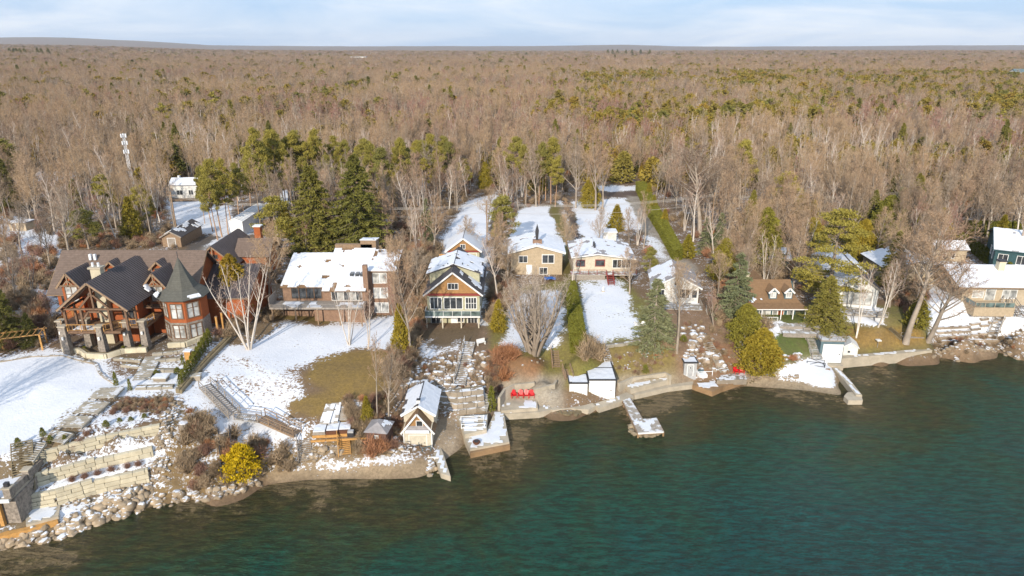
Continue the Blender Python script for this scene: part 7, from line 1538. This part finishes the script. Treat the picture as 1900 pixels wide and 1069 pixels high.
# utility poles and wires
poles = []
for u, Y_, lb in ((330,155,'wooden utility pole behind the mansion shed'),(590,150,'wooden utility pole hidden among the dark spruces'),(905,150,'wooden utility pole right of the gabled garage'),(1325,158,'wooden utility pole among the silver spruces'),(1760,165,'wooden utility pole at the right hand woods')):
    x = (u - 950) / FPX * 160; z = h1(x, Y_); F = B('utility_pole', (x, Y_, z), 0, lb, 'utility pole'); F.bars('pole', [((0,0,-.3),(0,0,10.2))], .24, 'cut_timber'); F.bars('cross_arm', [((-1,0,9.4),(1,0,9.4))], .13, 'cut_timber'); poles.append(Vector((x, Y_, z)))
for k, (a_, b_) in enumerate(zip(poles[:-1], poles[1:])):
    m = MB()
    for off in (Vector((0,-.9,9.5)), Vector((0,0,9.5)), Vector((0,.9,9.5)), Vector((0,0,7.6))):
        P0 = a_ + off; P1 = b_ + off; pr_ = P0
        for i in range(1, 15): t = i / 14; q = P0.lerp(P1, t) - Vector((0,0,1.3 * 4 * t * (1 - t))); m.bar(pr_, q, .045); pr_ = q
    o = m.build('power_lines', 'wire'); tag(o, ['power lines crossing behind the mansion','power lines crossing in front of the dark spruces','power lines crossing behind the two bungalows','power lines crossing the right hand trees'][k], 'power line')

# ---------------------------------------------------------------- boulders
ROCKS = []
for s in range(8):
    bm = bmesh.new(); bmesh.ops.create_icosphere(bm, subdivisions=2, radius=1.0)
    for v in bm.verts:
        n = mnoise.noise(v.co * 1.1 + Vector((s * 9.1, 0, 0))); n2 = mnoise.noise(v.co * 2.7 + Vector((0, s * 5.3, 0))); v.co *= 1 + .42 * n + .16 * n2; v.co.z *= .74
        for ax in range(3):
            lim = .78 + .05 * ((s + ax) % 3)
            if abs(v.co[ax]) > lim * (1 if ax < 2 else .74): v.co[ax] = math.copysign(lim * (1 if ax < 2 else .74), v.co[ax])
    ROCKS.append(([tuple(v.co) for v in bm.verts], [tuple(v.index for v in f.verts) for f in bm.faces])); bm.free()
def rock_mesh(s, mat):
    key = ('rock', s, mat)
    if key not in BLK:
        me = bpy.data.meshes.new('boulder'); me.from_pydata(ROCKS[s][0], [], ROCKS[s][1]); me.materials.append(MATS[mat]); me.shade_flat() if s % 2 else me.shade_smooth(); BLK[key] = me
    return BLK[key]
ZONES = [ # polygon, n, rmin, rmax, material, where
 ([(-40,1055),(0,1026),(95,1008),(200,972),(292,944),(292,900),(245,912),(150,945),(115,970),(50,985),(-40,1002)], 1150, .22, .62, 'river_stone', 'in the riprap below the mansion terraces'),
 ([(110,948),(190,922),(285,898),(280,886),(190,908),(112,936)], 150, .22, .42, 'river_stone', 'along the foot of the lowest terrace wall'),
 ([(290,946),(380,932),(440,917),(500,899),(480,884),(430,898),(370,912),(292,918)], 260, .2, .55, 'river_stone', 'along the waterline left of the sandy beach'),
 ([(276,893),(312,898),(318,840),(322,790),(335,745),(312,742),(292,800),(290,850)], 420, .15, .36, 'river_stone', 'in the stone chute beside the terraces'),
 ([(545,862),(600,852),(640,842),(632,826),(590,834),(550,846)], 60, .2, .5, 'river_stone', 'at the foot of the wooden steps'),
 ([(700,848),(745,842),(742,812),(710,822)], 40, .2, .5, 'river_stone', 'left of the gabled boathouse deck'),
 ([(788,852),(800,842),(818,872),(838,888),(838,904),(815,905),(795,885)], 90, .2, .5, 'river_stone', 'piled at the tip of the concrete ramp'),
 ([(745,700),(790,670),(855,655),(850,715),(800,722),(745,722)], 210, .2, .62, 'snowy_stone', 'on the rocky bank left of the long plank stairs'),
 ([(872,650),(908,652),(905,722),(860,720)], 90, .25, .65, 'snowy_stone', 'on the rocky bank right of the long plank stairs'),
 ([(1163,788),(1172,806),(1200,813),(1226,806),(1228,800),(1184,802),(1176,786)], 170, .28, .5, 'bare_stone', 'in the rock crib under the dock'),
 ([(1262,610),(1300,600),(1330,640),(1345,690),(1300,690),(1270,672)], 120, .3, .8, 'snowy_stone', 'in the rockery below the grey cottage'),
 ([(1338,642),(1350,642),(1382,690),(1360,690)], 14, .2, .4, 'river_stone', 'on the brown slope beside the big cedars'),
 ([(1376,716),(1400,708),(1396,702),(1378,706)], 30, .15, .35, 'wet_stone', 'at the left end of the little beach'),
 ([(1345,706),(1480,703),(1480,695),(1380,694)], 50, .2, .5, 'river_stone', 'below the big cedars at the beach'),
 ([(1725,664),(1790,657),(1860,652),(1960,654),(1960,622),(1850,626),(1740,638)], 520, .18, .5, 'river_stone', 'in the riprap at the right shore'),
 ([(1030,770),(1092,770),(1090,762),(1035,764)], 26, .2, .42, 'wet_stone', 'under the seawall by the white sheds'),
 ([(1455,672),(1490,668),(1488,656),(1452,660)], 26, .2, .45, 'snowy_stone', 'around the small bushes on the green lawn'),
 ([(925,664),(1060,668),(1050,676),(930,674)], 10, .15, .25, 'river_stone', 'on the lawn bank'),
 ([(1140,690),(1240,688),(1200,650),(1140,655)], 60, .10, .22, 'snowy_stone', 'scattered on the brown bank'),
]
allr = []
for zi, (poly, n, r0, r1, mat, where) in enumerate(ZONES):
    us = [p[0] for p in poly]; vs_ = [p[1] for p in poly]; c = 0
    while c < n:
        u = rr_.uniform(min(us), max(us)); v = rr_.uniform(min(vs_), max(vs_)); c += 1
        if not inpoly(np.array([u]), np.array([v]), poly)[0]: continue
        p = G(u, v) if 'dock' not in where else P(u, v, 0); r = r0 + (r1 - r0) * rr_.uniform()**2.2
        z = p.z + r * .1 if 'dock' not in where else rr_.uniform(-.25, .35)
        allr.append((r, p.x, p.y, z, mat, where))
allr.sort(key=lambda t: -t[0] / t[2]); rest = {}
for k, (r, x, y, z, mat, where) in enumerate(allr):
    s = int(rr_.integers(8)); sc = np.array([r * rr_.uniform(.85, 1.35), r * rr_.uniform(.8, 1.2), r * rr_.uniform(.7, 1.15)]); e = (rr_.uniform(-.3,.3), rr_.uniform(-.3,.3), rr_.uniform(0, 6.28))
    if k < 290:
        o = link(bpy.data.objects.new('boulder', rock_mesh(s, mat))); o.location = (x, y, z); o.scale = sc; o.rotation_euler = e
        sz = 'large' if r > .5 else 'mid-sized'
        tag(o, sz + ' rounded grey-brown boulder ' + where, 'boulder', 'boulders ' + where)
    else: rest.setdefault(mat, []).append((s, x, y, z, sc, e))
for mat, lst in rest.items():
    V = []; Fc = []; n0 = 0
    for s, x, y, z, sc, e in lst:
        v = np.array(ROCKS[s][0]) * sc; ca, sa_ = math.cos(e[2]), math.sin(e[2]); v = np.stack([v[:,0]*ca - v[:,1]*sa_ + x, v[:,0]*sa_ + v[:,1]*ca + y, v[:,2] + z], 1); V.append(v); Fc.append(np.array(ROCKS[s][1]) + n0); n0 += len(v)
    o = link(bpy.data.objects.new('riprap_stones', np_mesh('riprap_stones', np.concatenate(V), np.concatenate(Fc), 3, mat, False))); tag(o, 'small loose stones filling the banks and riprap', None, None, 'stuff')

# ---------------------------------------------------------------- shrubs and undergrowth
SH_ = {}
for k, (mt, tw) in {'shrub_twigs': ('shrub_twigs', .03), 'rust': ('rust_twigs', .035), 'brush': ('brush_twigs', .035)}.items():
    v, f_ = shrub(200 + len(SH_), 1.0, .75, 300 if k != 'brush' else 190, tw * .8); SH_[k] = np_mesh('twigs', v, f_, 3, mt)
def bush(kind, u, v, h, label, group=None, wide=1.0):
    p = G(u, v); o = link(bpy.data.objects.new('shrub', SH_[kind])); o.location = (p.x, p.y, p.z - .05); o.scale = (h * wide, h * wide, h); o.rotation_euler = (0, 0, rr_.uniform(0, 6)); tag(o, label, 'shrub', group)
for k, (u, v) in enumerate(((134,893),(157,887),(181,881),(206,874),(237,868),(257,864),(148,818),(162,808),(132,825),(235,765),(210,768))): bush('rust' if k == 99 else 'shrub_twigs', u, v, .75, 'small dark red twiggy shrub planted in the snowy terrace beds', 'red twig shrubs in the terrace beds', 1.3)
for k, (u, v) in enumerate(((197,790),(222,782),(243,780),(268,774))):
    p = G(u, v); plant('cedar_column', 'golden_shrub', 'shrub', p.x, p.y, .8 if k == 0 else .6, ['largest, leftmost golden shrub in the upper snowy bed','second golden ball shrub in the upper snowy bed','third golden ball shrub in the upper snowy bed','rightmost golden ball shrub in the upper snowy bed'][k], 'golden shrubs in the upper bed', 2.6)
for u, v, h, wd, lb in ((80,808,1.1,1.6,'small green conifer beside the garden stairs landing'),(35,829,1.2,1.8,'round green shrub at the corner of the mansion lawn'),(122,822,1.1,1.5,'green shrub at the left end of the uppermost terrace wall'),(98,835,.9,2,'low green shrub left of the uppermost terrace wall'),(216,715,2.0,.8,'small slender conifer at the end of the lawn kerb'),(242,724,1.7,.8,'small bronze conifer beside the fire table patio'),(340,676,1.4,1,'tiny blue spruce in the stepped mansion garden'),
   (290,695,.8,2.4,'low rounded green shrub behind the fire table'),(330,692,.9,2.6,'pair of low green shrubs beside the arborvitae row'),(158,652,.9,2,'green bush at the foot of the left front stone pillar'),(200,655,.8,2,'green bush at the foot of the middle stone pillar'),(230,652,.9,2.4,'green bush between two stone pillars'),(262,650,.9,2,'green bush at the foot of the right stone pillar'),(1196,700,1.2,2.4,'round green bush on the pale wall above the curved seawall'),(1268,632,1.0,3,'bright low green shrub beside the thick trunk')):
    p = G(u, v); plant('cedar_column', 'evergreen_shrub', 'shrub', p.x, p.y, h, lb, None, wd)
v_, f_ = [], []
proto('yellow_bush', cedar(140, 3, 1.6, 5200, .15, power=.5), 'grey_bark', 'yellow_leaves', 3)
p = G(450, 880); plant('yellow_bush', 'yellow_bush', 'bush', p.x, p.y, 3.9, 'bright yellow leafy bush beside the steep dark stairs', None, .9)
bush('rust', 692, 845, 2.6, 'orange-brown twiggy bush in front of the brown shed', None, 1.1); bush('rust', 708, 840, 2.3, 'second orange-brown bush close to the boathouse boulders', None, 1.0)
for k, (u, v) in enumerate(((925,700),(940,692),(950,680),(928,684),(935,712))): bush('rust', u, v, 2.4, 'rust red thicket bush below the middle lawn at the rocky bank', 'rust red bushes below the middle lawn', 1.2)
for k, (u, v) in enumerate(((1085,668),(1100,664),(1112,668),(1092,655))): bush('brush', u, v, 3.4, 'grey-brown twiggy bush at the lawn edge above the white boathouse', 'grey-brown bushes above the white boathouse', .9)
bush('brush', 1235, 680, 2.2, 'bare brown bush left of the grey outhouse'); bush('brush', 1420, 612, 2.6, 'leafless grey bush overhanging the snow patch on the green lawn', None, 1.4); bush('rust', 1470, 668, 1.0, 'low brown grassy clump among stones on the green lawn', None, 1.6)
# hedges
def hedge(px, h, label, name='hedge', mat='hedge_leaves', dens=420, size=.13, wob=.12):
    """clipped hedge: plan polygon seen on the ground, filled with leaf-sized faces over a core"""
    g = [G(u, v) for u, v in px]; c = sum(g, Vector()) / len(g); o = empty(name, c, 0, label, 'hedge'); poly = [(p.x - c.x, p.y - c.y) for p in g]; xs_ = [p[0] for p in poly]; ys_ = [p[1] for p in poly]
    A_ = abs(sum(poly[i][0]*poly[(i+1)%len(poly)][1] - poly[(i+1)%len(poly)][0]*poly[i][1] for i in range(len(poly)))) / 2; n = int(A_ * dens * .55); C = []
    X = rr_.uniform(min(xs_), max(xs_), n * 3); Y_ = rr_.uniform(min(ys_), max(ys_), n * 3); m_ = inpoly(X, Y_, poly); X = X[m_][:n]; Y_ = Y_[m_][:n]
    zz = H(X + c.x, Y_ + c.y) - c.z; C.append(np.stack([X, Y_, zz + h * (1 + (fbm(X * .8, Y_ * .8, 9) - .5) * .25) - rr_.uniform(0, .25, len(X))], 1))
    for i in range(len(poly)):
        a = np.array(poly[i]); b__ = np.array(poly[(i+1) % len(poly)]); L = np.linalg.norm(b__ - a); k = int(L * h * dens * .5); t = rr_.uniform(0, 1, k)[:, None]; q = a + (b__ - a) * t + rr_.normal(size=(k, 2)) * wob
        z_ = H(q[:,0] + c.x, q[:,1] + c.y) - c.z; C.append(np.stack([q[:,0], q[:,1], z_ + rr_.uniform(0, h, k)], 1))
    C = np.concatenate(C); v, f_ = leafbits(C, size, rr_, np.tile([0, -.2, .8], (len(C), 1)), .45); link(bpy.data.objects.new('foliage', np_mesh('foliage', v, f_, 3, mat)), o)
    cx = [(x * .93, y * .97) for x, y in poly]; m = MB(); k = len(cx); zb = [p.z - c.z for p in g]
    m.v = [(x, y, z - .3) for (x, y), z in zip(cx, zb)] + [(x, y, z + h - .28) for (x, y), z in zip(cx, zb)]; m.f = [tuple(range(k))[::-1], tuple(range(k, 2 * k))] + [(i, (i+1) % k, k + (i+1) % k, k + i) for i in range(k)]; m.build('branch_core', 'cedar_leaves', o)
hedge([(1060,655),(1086,655),(1080,612),(1066,540),(1052,540),(1056,600)], 2.0, 'long clipped green hedge between the two snowy lawns')
hedge([(1180,352),(1196,352),(1217,395),(1242,440),(1264,482),(1250,486),(1226,440),(1199,395)], 2.6, 'tall uneven green hedge down the right side of the gravel drive')
# undergrowth: uncountable twiggy brush on the banks and in the woods
UZ = [([(345,800),(350,750),(400,790),(440,810),(560,835),(540,875),(440,902),(330,925)], 85, .7, 2.2), ([(735,650),(770,560),(785,600),(770,660),(740,720),(720,700)], 90, 1.2, 2.6), ([(740,660),(905,660),(905,720),(740,722)], 60, .4, .9),
      ([(1140,660),(1255,650),(1255,696),(1140,695)], 60, .4, .9), ([(1262,600),(1340,600),(1380,690),(1300,690)], 60, .4, 1.1), ([(0,440),(110,470),(115,640),(0,650)], 150, 1.0, 2.8), ([(560,420),(820,400),(800,470),(740,500),(560,470)], 300, 1.0, 2.4), ([(740,460),(820,460),(790,600),(750,600),(730,520)], 160, 1.4, 3.0),
      ([(930,470),(960,470),(960,560),(905,600),(905,560)], 90, 1.0, 2.4), ([(1310,430),(1560,430),(1560,480),(1400,540),(1380,600),(1330,600),(1320,500)], 420, 1.0, 2.6), ([(1640,430),(1800,430),(1740,480),(1700,600),(1650,560)], 260, .8, 2.0), ([(110,440),(330,440),(330,462),(110,462)], 120, .8, 1.8), ([(400,520),(520,460),(520,590),(400,640)], 120, .8, 2.0),
      ([(1730,650),(1900,640),(1900,622),(1740,632)], 60, .4, .9), ([(240,738),(325,742),(300,768),(205,762)], 150, .3, .6), ([(640,740),(740,730),(740,840),(660,850)], 90, .6, 1.6), ([(900,660),(930,665),(925,735),(905,735)], 60, .6, 1.4)]
up_ = []; us_ = []; ur_ = []; uk = []
for poly, n, a_, b_ in UZ:
    us = [p[0] for p in poly]; vs_ = [p[1] for p in poly]; U_ = rr_.uniform(min(us), max(us), n * 2); V_ = rr_.uniform(min(vs_), max(vs_), n * 2); m_ = inpoly(U_, V_, poly); U_ = U_[m_][:n]; V_ = V_[m_][:n]
    for u, v in zip(U_, V_): p = G(u, v); up_.append((p.x, p.y, p.z - .05)); s = rr_.uniform(a_, b_); us_.append((s * 1.15, s * 1.15, s)); ur_.append((0, 0, rr_.uniform(0, 6))); uk.append(int(rr_.choice([0, 1, 2], p=[.14, .05, .81])))
qq, zq, uq, vq = woods(118, 300, 4.2, .84, 30)
for (x, y), z in zip(qq, zq):
    if rr_.uniform() < .75: up_.append((x, y, z - .05)); s = rr_.uniform(.8, 2.4); us_.append((s * 1.2, s * 1.2, s)); ur_.append((0, 0, rr_.uniform(0, 6))); uk.append(int(rr_.choice([0, 1, 2], p=[.12, .03, .85])))
uc = bpy.data.collections.new('brush_kinds')
for i, k in enumerate(('shrub_twigs', 'rust', 'brush')): uc.objects.link(bpy.data.objects.new('%02d_brush' % i, SH_[k]))
me = bpy.data.meshes.new('undergrowth'); me.vertices.add(len(up_)); me.vertices.foreach_set('co', np.array(up_, np.float32).ravel())
a = me.attributes.new('kind_index', 'INT', 'POINT'); a.data.foreach_set('value', np.array(uk, np.int32)); a = me.attributes.new('size', 'FLOAT_VECTOR', 'POINT'); a.data.foreach_set('vector', np.array(us_, np.float32).ravel()); a = me.attributes.new('turn', 'FLOAT_VECTOR', 'POINT'); a.data.foreach_set('vector', np.array(ur_, np.float32).ravel())
uo = tag(link(bpy.data.objects.new('undergrowth', me)), 'tangled bare brush on the banks and under the trees', None, None, 'stuff'); ng2 = ng.copy()
for n_ in ng2.nodes:
    if n_.bl_idname == 'GeometryNodeCollectionInfo': n_.inputs['Collection'].default_value = uc
md = uo.modifiers.new('undergrowth', 'NODES'); md.node_group = ng2
